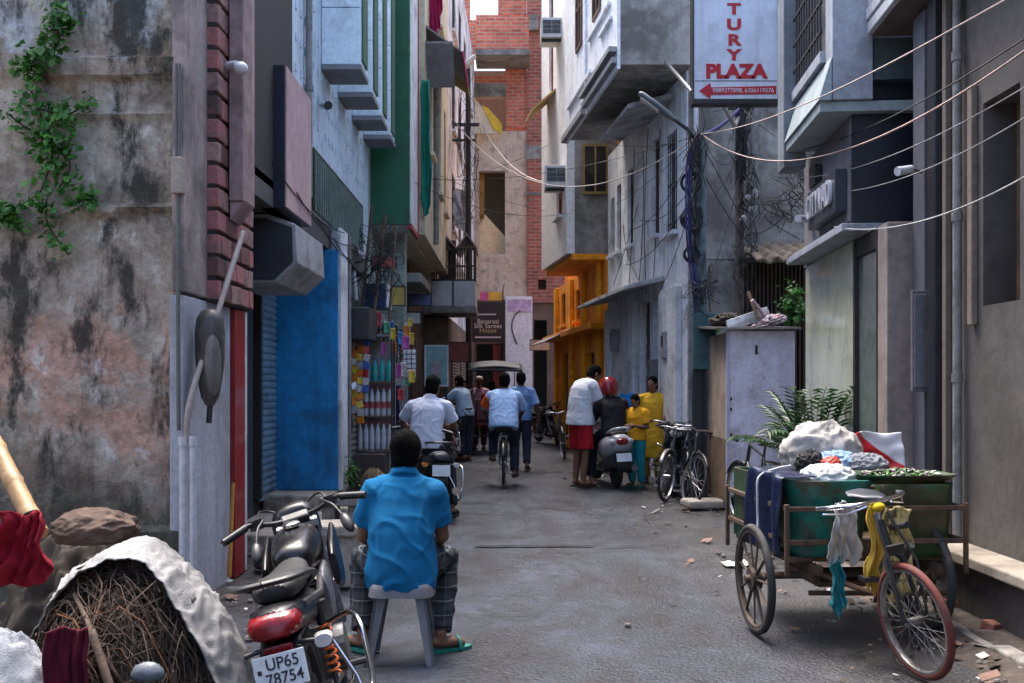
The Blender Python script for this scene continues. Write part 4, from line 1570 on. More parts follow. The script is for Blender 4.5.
mb.box(2.05, 4.42, -.08, -.001, 6.02, 6.1)
mb.box(2.05, 4.42, -.12, -.001, 6.18, 6.25)
mb.build('drip_moulding', M('grey_moulding', (.28, .28, .29), .8, .2), h8)
for w in ov:
    window(h8, X8b, *w, M('brown_frame', (.13, .07, .045), .7), 2, 2, None, ygap=-.03)
# ----------------------------------------------------------------- right: the modern shop building
h9 = thing('grey_shop_building', 'blue grey shop building with pale storefront on the right', 'building', (3.4, 9, 0), world=True)
BG = M('blue_grey_render', (.2, .23, .27), .75, .16, 2, .2, 30, dirt=(.1, .11, .12), damt=.45, streak=(.08, .085, .095), samt=.55)
BGL = M('light_grey_render', (.34, .37, .43), .75, .14, 2, .2, 30, dirt=(.17, .18, .2), damt=.4, streak=(.13, .135, .15), samt=.55)
NAVY = M('navy_panel', (.016, .018, .028), .4, .25, 3, .05)
PURP = M('purple_grey', (.17, .165, .19), .8, .18, 3, .2, dirt=(.08, .08, .09), damt=.45, streak=(.07, .07, .08), samt=.5)
mb = MB()
mb.box(3.6, 7, 7.1, 10.4, -.05, 6.4)
mb.build('core_wall', DARK, h9)
mb = MB()   # first-floor volume with the sign
mb.box(2.8, 3.6, 8.32, 10.1, 2.86, 3.74)
mb.build('sign_band', PURP, h9, bevel=.008)
mb = MB()
mb.box(2.815, 3.6, 8.29, 8.318, 2.84, 4.0)
mb.build('navy_front', NAVY, h9)
mb = MB()
mb.box(2.72, 3.6, 8.26, 10.6, 2.77, 2.838)
mb.build('canopy_edge', BGL, h9, bevel=.008)
mb = MB()
mb.box(2.53, 3.6, 8.2, 9.62, 3.745, 3.83)
mb.prism([(2.51, 3.83), (2.62, 3.83), (2.62, 4.2)], 1, 8.16, 9.62)
mb.build('ledge_soffit', M('teal_grey', (.3, .36, .38), .7, .12, 2, .1, dirt=(.16, .19, .2), damt=.3), h9, bevel=.006)
mb = MB()
mb.box(2.625, 2.95, 8.17, 8.42, 3.835, 6.5)
mb.build('front_pier', BGL, h9, bevel=.008)
mb = MB()
mb.box(2.66, 3.6, 8.43, 9.63, 3.835, 6.45)
mb.build('upper_wall', PURP, h9)
mb = MB()
mb.box(2.58, 2.658, 8.43, 9.62, 4.22, 4.32)
mb.build('floor_band', BGL, h9, bevel=.006)
mb = MB()
for i in range(10):
    yy = 8.5 + i * .11
    mb.cyl((2.6, yy, 4.32), (2.6, yy, 5.3), .011, n=6)
for z in (4.5, 4.75, 5.0, 5.3):
    mb.box(2.588, 2.612, 8.46, 9.6, z - .012, z + .012)
mb.build('balcony_grille', BLACKM, h9)
mb = MB()
mb.box(2.51, 2.72, 9.64, 9.95, 3.6, 6.5)
mb.build('rear_pier', BG, h9, bevel=.01)
mb = MB()
mb.box(2.96, 3.5, 8.2, 8.28, 4.0, 4.34)
mb.build('teal_panel', M('dark_teal', (.06, .09, .1), .6), h9)
# balcony of the next bay
mb = MB()
mb.box(2.95, 3.6, 5.5, 8.18, 4.345, 4.42)
mb.build('balcony_soffit', M('brown_soffit', (.13, .1, .09), .85, .2), h9)
mb = MB()
for i in range(3):
    mb.box(2.9 - .012 * (i % 2), 2.948, 5.5, 8.16, 4.36 + i * .11, 4.455 + i * .11)
mb.build('balcony_fascia', M('fascia_pale', (.5, .52, .55), .7, .08, 2, .1), h9, bevel=.008)
# storefront
PALEST = M('pale_store_panel', (.58, .62, .45), .14, .14, 1.2, .08, dirt=(.26, .3, .27), damt=.4, streak=(.24, .27, .25), samt=.4, coat=.8, grit=.2)
mb = MB()
mb.box(2.95, 3.1, 8.73, 10.75, .0, 2.76)
mb.build('store_panel', PALEST, h9)
mb = MB()
mb.box(2.93, 3.02, 8.66, 8.725, 0, 2.76)
mb.box(2.93, 3.02, 7.98, 8.02, 0, 2.76)
mb.box(2.94, 3.02, 8.021, 8.659, 2.6, 2.75)
mb.build('store_frame', BLACKM, h9)
mb = MB()
mb.box(2.965, 2.985, 8.022, 8.658, .05, 2.6)
mb.build('store_pane', M('green_glass', (.12, .15, .14), .1, .2, 1.5, .01, 5), h9)
mb = MB()
mb.box(2.93, 3.2, 7.72, 7.975, 0, 2.76)
mb.build('warm_pillar', M('warm_grey', (.27, .225, .205), .8, .12, 2, .2, dirt=(.14, .12, .11), damt=.4, streak=(.12, .1, .09), samt=.45), h9, bevel=.01)
mb = MB()
mb.box(3.12, 3.4, 7.45, 7.71, 0, 4.3)
mb.build('grey_pillar', M('steel_blue', (.1, .103, .125), .7, .15, 2, .1, dirt=(.1, .1, .12), damt=.4), h9, bevel=.01)
mb = MB()
mb.box(3.09, 3.6, 7.14, 7.3, 0, 4.3)
mb.build('black_pillar', M('black_stone', (.02, .02, .026), .35, .3, 3, .03), h9, bevel=.01)
mb = MB()
mb.box(3.02, 3.2, 7.4, 7.449, 1.45, 2.2)
mb.box(3.03, 3.19, 7.385, 7.399, 1.48, 2.17)
mb.build('meter_cabinet', M('meter_grey', (.12, .12, .14), .5, .2), h9, bevel=.006)
mb = MB()
mb.box(2.93, 3.6, 7.98, 10.75, 2.761, 2.768)
mb.build('shop_soffit', M('soffit_grey', (.3, .3, .3), .8), h9)



def swing(o, deg=-4.5, pivot=(2.8, 8.2, 0)):
    m = Matrix.Rotation(radians(deg), 4, 'Z')
    o.location = V(pivot) + m @ (o.location - V(pivot))
    o.rotation_euler = (0, 0, radians(deg))


# ----------------------------------------------------------------- right: the near brown house
h10 = thing('brown_house', 'brown grey plastered house with a low ledge at the right edge', 'house', (3.4, 4, 0), world=True)
BRP2 = M('brown_grey_plaster', (.1, .09, .084), .92, .22, 1.6, .4, 18, dirt=(.06, .052, .046), damt=.5, dscale=1.3, streak=(.1, .085, .075), samt=.6)
X10 = facade((3.1, 7.1), (3.1, -16))
mb = MB(X10)
mb.holewall(0, 23.1, -.05, 5.6, [(.52, 1.0, 2.02, 3.35), (4.5, 5.5, 1.4, 3.0)], t=.3)
mb.build('wall', BRP2, h10)
mb = MB(X10)
mb.box(0, 23.1, .31, 3, -.05, 5.5)
mb.build('core_wall', DARK, h10)
window(h10, X10, .52, 1.0, 2.02, 3.35, WOODM, 2, 1, ygap=.22)
window(h10, X10, 4.5, 5.5, 1.4, 3.0, WOODM, 2, 1, ygap=.22)
mb = MB(X10)
mb.box(.0, .06, -.05, -.001, 0, 5.5)
mb.box(.38, .45, -.045, -.001, 1.9, 3.5)
mb.build('plaster_band', M('tan_band', (.19, .155, .13), .9, .15, 3, .2), h10, bevel=.008)
mb = MB(X10)
mb.box(.1, 12, -.27, -.001, .36, .43)
mb.build('ledge', M('tan_ledge', (.36, .31, .25), .9, .15, 3, .3, 40, dirt=(.14, .12, .1), damt=.45), h10, bevel=.012)
mb = MB(X10)
mb.box(.1, 12, -.2, -.001, -.05, .358)
mb.build('plinth', M('dark_plinth', (.075, .065, .06), .95, .3, 3, .4, dirt=(.03, .028, .025), damt=.5), h10)

# ----------------------------------------------------------------- vehicles
REDT = M('red_tyre', (.14, .028, .022), .8, .2, 9, .2, 90, dirt=(.08, .06, .05), damt=.4, dscale=9)


def wheel(parent, c, R, axis, tr=.022, spokes=28, hub=.045, rim=None, tyre=None, alloy=0, X=None, hubr=.022, ar=1.0):
    ax = V(axis).normalized()
    c = V(c)
    u = ax.orthogonal().normalized()
    w_ = ax.cross(u)
    mb = MB(X)
    mb.ring(c, ax, R - tr * 1.9, tr * .55, 40, 6, flat=1.6)
    mb.cyl(c - ax * hub, c + ax * hub, hubr, n=12)
    if alloy:
        mb.cyl(c - ax * hub * .5, c + ax * hub * .5, hubr * 2.6, n=20)
        for i in range(alloy):
            a = 2 * pi * i / alloy
            d = u * cos(a) + w_ * sin(a)
            mb.tube([c + d * hubr * 2, c + d * (R - tr * 2)], [.022 * ar, .016 * ar], 8, flat=.6)
    else:
        for i in range(spokes):
            a = 2 * pi * i / spokes
            d = u * cos(a) + w_ * sin(a)
            e = u * cos(a + .5 * (1 if i % 4 < 2 else -1)) + w_ * sin(a + .5 * (1 if i % 4 < 2 else -1))
            mb.tube([c + e * hubr + ax * hub * (.8 if i % 2 else -.8), c + d * (R - tr * 2)], .0016, 4)
    p = mb.build('wheel', rim or STEEL, parent, smooth=40)
    mb = MB(X)
    mb.ring(c, ax, R - tr, tr, 44, 10)
    mb.build('tyre', tyre or RUBBER, p, smooth=60)
    return p


def steer_matrix(head, axis, ang):
    return Matrix.Translation(head) @ Matrix.Rotation(ang, 4, V(axis)) @ Matrix.Translation(-V(head))


def bicycle(label, loc, rz, lean=0, steer=0, frame=None, saddle_cover=None, group=None, tyre=None, guard=None, basket=False):
    t = thing('bicycle', label, 'bicycle', loc, group=group, rot=(0, lean, rz))
    fm = frame or paint('black_frame', (.02, .022, .025), .35)
    R = .33
    wheel(t, (0, 0, R), R, (1, 0, 0), .019, 28, tyre=tyre)
    hd = V((0, .86, .8))
    ax = V((0, -.33, 1)).normalized()
    S = steer_matrix(hd, ax, steer)
    wheel(t, (0, 1.06, R), R, (1, 0, 0), .019, 28, tyre=tyre, X=S)
    mb = MB()
    bb = V((0, .43, .28))
    st = V((0, .27, .78))
    h0, h1_ = V((0, .84, .86)), V((0, .9, .68))
    for a, b_, r in ((bb, st, .016), (st, h0, .016), (bb, h1_, .018), (h0, h1_, .02)):
        mb.cyl(a, b_, r, n=10)
    for sx in (-1, 1):
        mb.tube([st, V((.05 * sx, .03, R + .05)), V((.055 * sx, 0, R))], .009, 8)
        mb.tube([bb, V((.05 * sx, .1, R)), V((.055 * sx, 0, R))], .009, 8)
    mb.build('frame', fm, t, smooth=40)
    mb = MB(S)
    mb.tube([(0, .86, .8), (0, .9, .68)], .014, 8)
    for sx in (-1, 1):
        mb.tube([(0, .9, .69), (.05 * sx, .93, .6), (.055 * sx, 1.06, R)], [.014, .013, .009], 8)
    mb.build('fork', fm, t, smooth=40)
    mb = MB(S)
    mb.tube([(0, .86, .8), (0, .83, .93)], .012, 8)
    mb.tube(smoothpath([(-.27, .62, .93), (-.25, .76, .95), (-.12, .83, .96), (0, .84, .94), (.12, .83, .96), (.25, .76, .95), (.27, .62, .93)], 4), .011, 8)
    for sx in (-1, 1):
        mb.tube([(.1 * sx, .85, .93), (.2 * sx, .76, .9), (.24 * sx, .66, .9)], .005, 6)
    p = mb.build('handlebar', STEEL, t, smooth=50)
    for sx in (-1, 1):
        mb = MB(S)
        mb.tube([(.274 * sx, .59, .93), (.262 * sx, .7, .941)], .017, 10)
        mb.build('grip', BLKPL, p, smooth=40)
    mb = MB()
    mb.tube([st, st + V((0, -.03, .12))], .012, 8)
    mb.loft([[V((w * cos(2 * pi * j / 14), .23 + y, .9 + z + .018 * sin(2 * pi * j / 14))) for j in range(14)] for y, w, z in
             ((-.14, .03, .015), (-.12, .085, .012), (-.05, .1, .0), (.03, .05, .0), (.1, .026, .005), (.135, .012, .0))])
    p = mb.build('saddle', BLKPL, t, smooth=50)
    if saddle_cover:
        mb = MB()
        mb.ell((0, .16, .917), (.12, .15, .034), 18, 8)
        mb.build('saddle_cover', saddle_cover, p, smooth=180, wobble=folds(.01, 30))
    mb = MB()
    mb.cyl((-.06, .43, .28), (.06, .43, .28), .02, n=10)
    mb.ring((.045, .43, .28), (1, 0, 0), .085, .006, 24, 6)
    mb.tube([(.06, .43, .28), (.07, .5, .13)], .009, 6)
    mb.tube([(-.06, .43, .28), (-.07, .36, .43)], .009, 6)
    mb.box(.07, .16, .46, .54, .115, .14)
    mb.box(-.16, -.07, .32, .4, .42, .445)
    mb.tube([(.045, .43, .365), (.045, 0, R + .03)], .006, 6)
    mb.tube([(.045, .43, .195), (.045, 0, R - .03)], .006, 6)
    mb.build('crank', STEEL, t, smooth=40)
    for X, c, a0, a1 in ((None, (0, 0, R), .3, 3.3), (S, (0, 1.06, R), .2, 2.6)):
        mb = MB(X)
        rr = []
        for i in range(17):
            a = a0 + (a1 - a0) * i / 16
            a = a if X is None else a
            rr.append([V((x, c[1] - (R + .025 - k) * cos(a), c[2] + (R + .025 - k) * sin(a))) for x, k in ((-.028, .014), (-.015, 0), (.015, 0), (.028, .014))])
        mb.loft(rr, False, False)
        mb.build('mudguard', guard or fm, t, smooth=60, solid=.003)
    mb = MB()
    for sx in (-1, 1):
        mb.tube([(.06 * sx, -.3, .74), (.06 * sx, .16, .74)], .006, 6)
        mb.tube([(.055 * sx, 0, R), (.06 * sx, -.2, .74)], .005, 6)
    for y in (-.28, -.14, 0, .14):
        mb.tube([(-.06, y, .74), (.06, y, .74)], .005, 6)
    mb.build('carrier', fm, t, smooth=40)
    return t


TANK = M('gloss_black', (.006, .006, .008), .32, .1, 5, .03, 60, dirt=(.03, .028, .026), damt=.35, dscale=10, coat=.12, spec=.35)
ENG = M('engine_metal', (.16, .16, .17), .5, .3, 16, .2, 90, metal=.7, dirt=(.04, .035, .03), damt=.5, dscale=14)
REDL = M('red_lens', (.24, .005, .01), .25, .35, 30, .1, 60, dirt=(.06, .01, .01), damt=.4, dscale=12)
AMBER = M('amber_lens', (.6, .2, .04), .15, .1, 20, .03, coat=1)
CLEARL = M('clear_lens', (.6, .58, .56), .12, .1, 20, .03, coat=1)
PLATE = M('white_plate', (.62, .66, .7), .5, .06, 8, .04, 60, dirt=(.3, .27, .24), damt=.25, dscale=12)
PLATEB = M('plate_ink', (.02, .02, .025), .6, .1)
ORSP = paint('orange_spring', (.65, .13, .01), .4)


def motorcycle(label, loc, rz, lean=0, steer=0, tank=None, group=None, plate=None):
    t = thing('motorcycle', label, 'motorcycle', loc, group=group, rot=(0, lean, rz))
    tm = tank or TANK
    R = .3
    hd, ax = V((0, .92, .86)), V((0, -.45, 1)).normalized()
    S = steer_matrix(hd, ax, steer)
    wheel(t, (0, 0, R), R, (1, 0, 0), .05, 0, .07, rim=BLACKM, alloy=5, hubr=.03)
    wheel(t, (0, 1.26, R), R, (1, 0, 0), .042, 0, .06, rim=BLACKM, alloy=5, hubr=.03, X=S)
    mb = MB()
    for sx in (-1, 1):
        mb.tube([(.03 * sx, .9, .84), (.1 * sx, .6, .7), (.12 * sx, .2, .66), (.1 * sx, -.3, .72)], .018, 8)
        mb.tube([(.03 * sx, .92, .78), (.12 * sx, .75, .35), (.13 * sx, .35, .27), (.1 * sx, 0, .3)], .018, 8)
    mb.build('frame', BLACKM, t, smooth=40)
    mb = MB()
    mb.obox((0, .45, .38), (.24, .34, .24))
    mb.cyl((-.17, .38, .37), (.17, .38, .37), .1, n=18)
    for i in range(8):
        mb.obox((0, .6, .47 + i * .022), (.2, .2, .012), (-.25, 0, 0))
    mb.obox((0, .6, .55), (.14, .14, .2), (-.25, 0, 0))
    mb.build('engine', ENG, t, bevel=.012)
    mb = MB()
    mb.tube(smoothpath([(.06, .7, .5), (.1, .74, .32), (.15, .55, .2), (.17, .2, .22)], 4), .02, 10)
    mb.tube([(.17, .2, .22), (.18, .05, .25), (.19, -.45, .33)], [.03, .048, .042], 14)
    mb.build('exhaust', CHROME, t, smooth=50)
    # tank
    def oval(y, w, z0, z1, n=18, p=2.6):
        cz, hz = (z0 + z1) / 2, (z1 - z0) / 2
        out = []
        for j in range(n):
            a = 2 * pi * j / n
            r = (abs(cos(a)) ** p + abs(sin(a)) ** p) ** (-1 / p)
            out.append(V((w * cos(a) * r, y, cz + hz * sin(a) * r)))
        return out
    mb = MB()
    mb.loft([oval(.4, .07, .74, .82), oval(.44, .1, .7, .86), oval(.55, .115, .67, .89), oval(.7, .138, .67, .915), oval(.82, .122, .68, .91), oval(.92, .09, .72, .88), oval(.96, .05, .76, .85)])
    p = mb.build('fuel_tank', tm, t, smooth=60, sub=1)
    mb = MB()
    mb.lathe([(.045, -.004), (.045, .012), (.035, .02)], (0, .68, .914), 18)
    mb.build('fuel_cap', CHROME, p, smooth=40)
    for sx in (-1, 1):
        mb = MB()
        mb.loft([oval(.38, .02, .5, .68), oval(.5, .03, .47, .72), oval(.62, .025, .55, .73)])
        o = mb.build('side_panel', M('silver_panel', (.2, .2, .21), .3, .08, 6, .02, metal=.5), t, smooth=60)
        o.location.x = .12 * sx
        mb = MB()
        mb.loft([oval(.62, .02, .6, .75), oval(.75, .035, .56, .82), oval(.93, .02, .68, .86)])
        o = mb.build('tank_shroud', tm, t, smooth=60)
        o.location.x = .17 * sx
    mb = MB()
    mb.loft([oval(-.36, .07, .765, .83), oval(-.3, .095, .74, .845), oval(-.1, .11, .73, .835), oval(.1, .112, .72, .805), oval(.3, .09, .71, .8), oval(.44, .06, .73, .82)])
    mb.build('seat', M('seat_vinyl', (.009, .009, .01), .55, .2, 12, .15, 150, dirt=(.04, .038, .036), damt=.35, dscale=9), t, smooth=60, sub=1)
    mb = MB()
    mb.loft([oval(-.5, .075, .67, .765), oval(-.42, .115, .64, .775), oval(-.2, .12, .6, .74), oval(.1, .13, .55, .72), oval(.3, .11, .56, .7)])
    mb.build('tail_cowl', tm, t, smooth=60, sub=1)
    mb = MB()
    mb.loft([oval(-.53, .075, .672, .728), oval(-.5, .1, .655, .75), oval(-.44, .108, .65, .758)])
    mb.build('tail_light', REDL, t, smooth=60)
    mb = MB()
    mb.box(-.055, .055, -.505, -.49, .592, .638)
    mb.build('reflector', REDL, t, bevel=.006)
    mb = MB()
    for sx in (-1, 1):
        mb.tube(smoothpath([(.1 * sx, .0, .75), (.15 * sx, -.12, .8), (.155 * sx, -.35, .85), (.1 * sx, -.5, .865), (0, -.53, .868)], 4), .016, 8, flat=.8)
    mb.build('grab_rail', BLKPL, t, smooth=50)
    mb = MB()
    mb.loft([[V((x, y, z)) for x in (-.08, -.06, .06, .08)] for y, z in ((-.2, .62), (-.4, .63), (-.49, .6), (-.53, .46), (-.545, .38))], False, False)
    mb.build('rear_fender', BLKPL, t, solid=.01, smooth=50)
    PM = Matrix.Translation((.0, -.56, .56)) @ Euler((radians(-12), 0, 0)).to_matrix().to_4x4()
    mb = MB(PM)
    mb.box(-.1, .1, -.003, .003, -.062, .062)
    pl_ = mb.build('number_plate', PLATE, t, bevel=.004)
    if plate:
        for i, l in enumerate(plate):
            text(l, .058, PLATEB, pl_, PM @ V((.012, -.0045, .027 - .053 * i)), (radians(78), 0, 0), .0006, offset=.0006)
        mb = MB(PM)
        mb.box(-.085, -.07, -.0045, -.0035, .0, .016)
        mb.build('plate_emblem', PLATEB, pl_)
    for sx in (-1, 1):
        mb = MB()
        mb.tube([(.07 * sx, -.47, .625), (.15 * sx, -.49, .62)], .009, 8)
        p = mb.build('indicator_stalk', BLKPL, t, smooth=40)
        mb = MB()
        mb.loft([oval(-.53, .032, .597, .643), oval(-.49, .04, .592, .648), oval(-.45, .02, .605, .635)])
        o = mb.build('indicator', AMBER if sx < 0 else CLEARL, p, smooth=60)
        o.location.x = .175 * sx
        mb = MB()
        A, B = V((.125 * sx, 0, .31)), V((.125 * sx, .03, .66))
        mb.cyl(A, B, .013, n=10)
        mb.cyl(B - V((0, 0, .1)), B, .03, n=12)
        p = mb.build('shock', BLKPL, t, smooth=40)
        mb = MB()
        mb.tube([A.lerp(B, .12 + .6 * i / 70) + V((.027 * cos(i * .62), .027 * sin(i * .62), 0)) for i in range(71)], .006, 6)
        mb.build('spring', ORSP if sx > 0 else BLKPL, p, smooth=60)
    mb = MB()
    mb.tube(smoothpath([(.13, .02, .56), (.24, -.05, .6), (.29, -.17, .59), (.305, -.24, .52), (.3, -.26, .3), (.27, -.22, .2), (.18, -.05, .2)], 6), .0115, 10)
    mb.tube([(.15, -.05, .52), (.23, -.13, .36), (.27, -.2, .22)], .009, 8)
    mb.build('leg_guard', CHROME, t, smooth=50)
    # front end
    mb = MB(S)
    for sx in (-1, 1):
        mb.tube([(.09 * sx, .88, .9), (.09 * sx, 1.05, .55)], .02, 10)
        mb.tube([(.09 * sx, 1.05, .56), (.09 * sx, 1.25, .29)], .03, 10)
    mb.box(-.11, .11, .86, .92, .86, .89)
    mb.build('fork', STEEL, t, smooth=40)
    mb = MB(S)
    mb.loft([[V((x, 1.26 - (R + .04) * cos(a), R + (R + .04 - abs(x) * .5) * sin(a))) for x in (-.06, -.04, .04, .06)] for a in [.7 + 1.7 * i / 10 for i in range(11)]], False, False)
    mb.build('front_fender', tm, t, smooth=60, solid=.006)
    mb = MB(S)
    mb.loft([oval(.9, .1, .84, .97), oval(.95, .125, .79, 1.0), oval(1.02, .13, .75, .98), oval(1.1, .11, .75, .93), oval(1.13, .07, .79, .89)])
    p = mb.build('headlight_cowl', tm, t, smooth=60)
    mb = MB(S)
    mb.ell((0, 1.125, .84), (.085, .03, .06), 16, 10)
    mb.build('headlight', CLEARL, p, smooth=180)
    mb = MB(S)
    mb.obox((0, .885, .925), (.15, .04, .06), (-1.0, 0, 0))
    mb.build('instrument_panel', BLKPL, p, bevel=.012)
    mb = MB(S)
    mb.tube(smoothpath([(-.36, .74, .94), (-.24, .8, .97), (-.1, .87, .93), (.1, .87, .93), (.24, .8, .97), (.36, .74, .94)], 5), .012, 10)
    hb = mb.build('handlebar', BLACKM, t, smooth=50)
    for sx in (-1, 1):
        mb = MB(S)
        mb.tube([(.25 * sx, .795, .965), (.375 * sx, .733, .937)], [.019, .019], 12)
        mb.build('grip', BLKPL, hb, smooth=40)
        mb = MB(S)
        mb.tube([(.2 * sx, .86, .96), (.26 * sx, .86, .96), (.39 * sx, .8, .935)], [.012, .009, .006], 8)
        mb.obox((.2 * sx, .83, .96), (.05, .06, .05), (0, 0, -.4 * sx))
        mb.build('lever', BLKPL, hb, smooth=40)
        mb = MB(S)
        mb.tube(smoothpath([(.16 * sx, .82, .97), (.2 * sx, .74, .94), (.23 * sx, .66, .87)], 4), .007, 8)
        mb.ell((.235 * sx, .635, .85), (.03, .065, .026), 14, 8, (.75, 0, .2 * sx))
        mb.build('mirror', BLKPL, hb, smooth=60)
        mb = MB(S)
        mb.tube(smoothpath([(.19 * sx, .84, .95), (.16 * sx, .98, 1.0), (.06 * sx, 1.0, .94), (.03 * sx, .95, .78)], 5), .006, 6)
        mb.build('brake_cable', WIRE, hb, smooth=60)
    mb = MB()
    mb.tube([(-.12, .25, .28), (-.28, .2, .04), (-.3, .22, .015)], .011, 8)
    mb.build('side_stand', BLACKM, t, smooth=40)
    for sx in (-1, 1):
        mb = MB()
        mb.tube([(.1 * sx, .3, .3), (.27 * sx, .3, .3)], .015, 8)
        mb.build('footrest', RUBBER, t)
    return t


motorcycle('black motorcycle in front at the left, plate UP65, leaning on its stand', (-.735, 3.96, 0), radians(7), radians(-13), radians(10), plate=('UP65', '78754')).scale = (.9, .95, .96)
motorcycle('motorcycle under the man in the white polo shirt', (-.93, 11.5, 0), radians(14), radians(2), radians(-8), tank=paint('grey_tank', (.2, .2, .22), .3))
motorcycle('dark motorcycle parked on the left before the man in faded blue', (-1.2, 19.0, 0), radians(-8), radians(-6), radians(20))
motorcycle('black motorcycle parked beyond the orange house, nearest of that row', (.72, 26.4, 0), radians(200), radians(8), radians(-25), group='motorcycles beyond the orange house')
motorcycle('maroon motorcycle parked beyond the orange house, farther of that row', (1.1, 28.3, 0), radians(235), radians(8), radians(20), tank=paint('maroon_tank', (.1, .012, .016), .25), group='motorcycles beyond the orange house')
motorcycle('dark motorcycle parked behind the bicycle at the painted pole', (2.32, 14.9, 0), radians(174), radians(-8), radians(-20), tank=paint('dark_blue_tank', (.03, .035, .05), .25))
bicycle('black bicycle with pink saddle cover ridden away down the lane', (-.13, 15.0, 0), 0, 0, radians(3), saddle_cover=cloth('pink_cover', (.85, .03, .16)))
bicycle('rusty bicycle against the white pier behind the parked motorcycle', (2.28, 15.0, 0), radians(170), radians(-8), radians(12))
bicycle('black bicycle between the motorcycle and the tarred pole base', (2.3, 14.05, 0), radians(184), radians(-9), radians(-15))
motorcycle('dark green motorcycle parked along the white wall beyond the scooter', (1.62, 18.6, 0), radians(176), radians(-8), radians(15), tank=paint('dark_green_tank', (.012, .03, .025), .3))
bicycle('dark bicycle nearest the tarred pole base, in front of the grey one', (2.26, 13.35, 0), radians(176), radians(-7), radians(20))
bicycle('grey bicycle with pale mudguards leaning by the painted pole', (2.13, 13.9, 0), radians(170), radians(-10), radians(-18), guard=M('pale_guard', (.26, .26, .27), .35, .1, 8, .05, metal=.5))
bicycle('black bicycle parked against the lavender kiosk behind the cart', (2.5, 9.85, 0), radians(1), radians(4), radians(14))
bicycle('dark bicycle parked at the orange house front', (1.12, 21.1, 0), radians(176), radians(8), radians(10))

# ----------------------------------------------------------------- the scooter
t = thing('scooter', 'grey white scooter with a black clad rider, rear towards the viewer', 'scooter', (1.54, 14.68, 0), rot=(0, radians(-3), radians(10)))
SCB = paint('silver_scooter', (.42, .42, .44), .22)
DKP = paint('charcoal_scooter', (.04, .04, .045), .3)


def oval2(y, w, z0, z1, n=18, p=2.5):
    cz, hz = (z0 + z1) / 2, (z1 - z0) / 2
    out = []
    for j in range(n):
        a = 2 * pi * j / n
        r = (abs(cos(a)) ** p + abs(sin(a)) ** p) ** (-1 / p)
        out.append(V((w * cos(a) * r, y, cz + hz * sin(a) * r)))
    return out


wheel(t, (0, 0, .24), .24, (1, 0, 0), .05, 0, .07, rim=BLACKM, alloy=5, hubr=.03)
SS = steer_matrix((0, 1.0, .8), (0, -.4, 1), radians(15))
wheel(t, (0, 1.24, .24), .24, (1, 0, 0), .05, 0, .07, rim=BLACKM, alloy=5, hubr=.03, X=SS)
mb = MB()
mb.loft([oval2(-.42, .08, .62, .76), oval2(-.36, .17, .52, .8), oval2(-.15, .22, .42, .8), oval2(.15, .22, .36, .78), oval2(.4, .16, .34, .74), oval2(.46, .1, .36, .66)])
mb.build('rear_body', SCB, t, smooth=60, sub=1)
mb = MB()
mb.loft([oval2(-.445, .05, .655, .73), oval2(-.4, .09, .64, .745)])
mb.build('tail_light', REDL, t, smooth=60)
for sx in (-1, 1):
    mb = MB()
    mb.ell((.13 * sx, -.385, .7), (.045, .03, .04), 12, 8)
    mb.build('indicator', CLEARL, t, smooth=180)
mb = MB()
mb.loft([oval2(-.3, .14, .3, .56), oval2(-.1, .2, .26, .5), oval2(.2, .2, .2, .42), oval2(.5, .17, .2, .34), oval2(.95, .17, .22, .32)])
mb.build('floor_body', DKP, t, smooth=60)
mb = MB()
mb.tube(smoothpath([(-.13, -.1, .8), (-.13, -.34, .86), (-.06, -.42, .885), (.06, -.42, .885), (.13, -.34, .86), (.13, -.1, .8)], 4), .02, 10)
mb.build('grab_rail', SCB, t, smooth=50)
mb = MB(Matrix.Translation((0, -.27, .79)))
mb.loft([oval2(-.0, .1, -.03, .03), oval2(.1, .15, -.04, .05), oval2(.45, .16, -.05, .06), oval2(.66, .13, -.04, .05), oval2(.7, .08, -.02, .03)])
mb.build('seat', M('seat_vinyl', (.02, .02, .021), .5), t, smooth=60)
mb = MB()
mb.loft([[V((x, y, z)) for x in (-.1, -.07, .07, .1)] for y, z in ((-.25, .58), (-.38, .54), (-.44, .4), (-.46, .26))], False, False)
mb.build('rear_fender', BLKPL, t, solid=.012, smooth=50)
mb = MB(Matrix.Translation((0, -.46, .47)) @ Euler((radians(-14), 0, 0)).to_matrix().to_4x4())
mb.box(-.11, .11, -.003, .003, -.06, .06)
mb.build('number_plate', PLATE, t, bevel=.004)
mb = MB()
mb.tube([(.15, -.1, .25), (.17, -.4, .3)], [.05, .055], 12)
mb.build('exhaust', ENG, t, smooth=40)
mb = MB(SS)
mb.loft([oval2(.86, .16, .3, .5), oval2(.93, .21, .3, .8), oval2(1.02, .19, .3, .92), oval2(1.08, .1, .4, .85)])
mb.build('apron', SCB, t, smooth=60)
mb = MB(SS)
mb.loft([oval2(.86, .1, .93, 1.02), oval2(.95, .15, .9, 1.05), oval2(1.05, .1, .9, 1.02)])
p = mb.build('handlebar_cowl', SCB, t, smooth=60)
mb = MB(SS)
mb.tube([(-.33, .85, 1.0), (-.15, .92, .99), (.15, .92, .99), (.33, .85, 1.0)], .016, 10)
mb.build('handlebar', BLKPL, p, smooth=40)
for sx in (-1, 1):
    mb = MB(SS)
    mb.tube([(.2 * sx, .93, 1.0), (.27 * sx, .95, 1.2)], .006, 6)
    mb.ell((.28 * sx, .95, 1.24), (.055, .015, .035), 14, 8)
    mb.build('mirror', BLKPL, p, smooth=60)
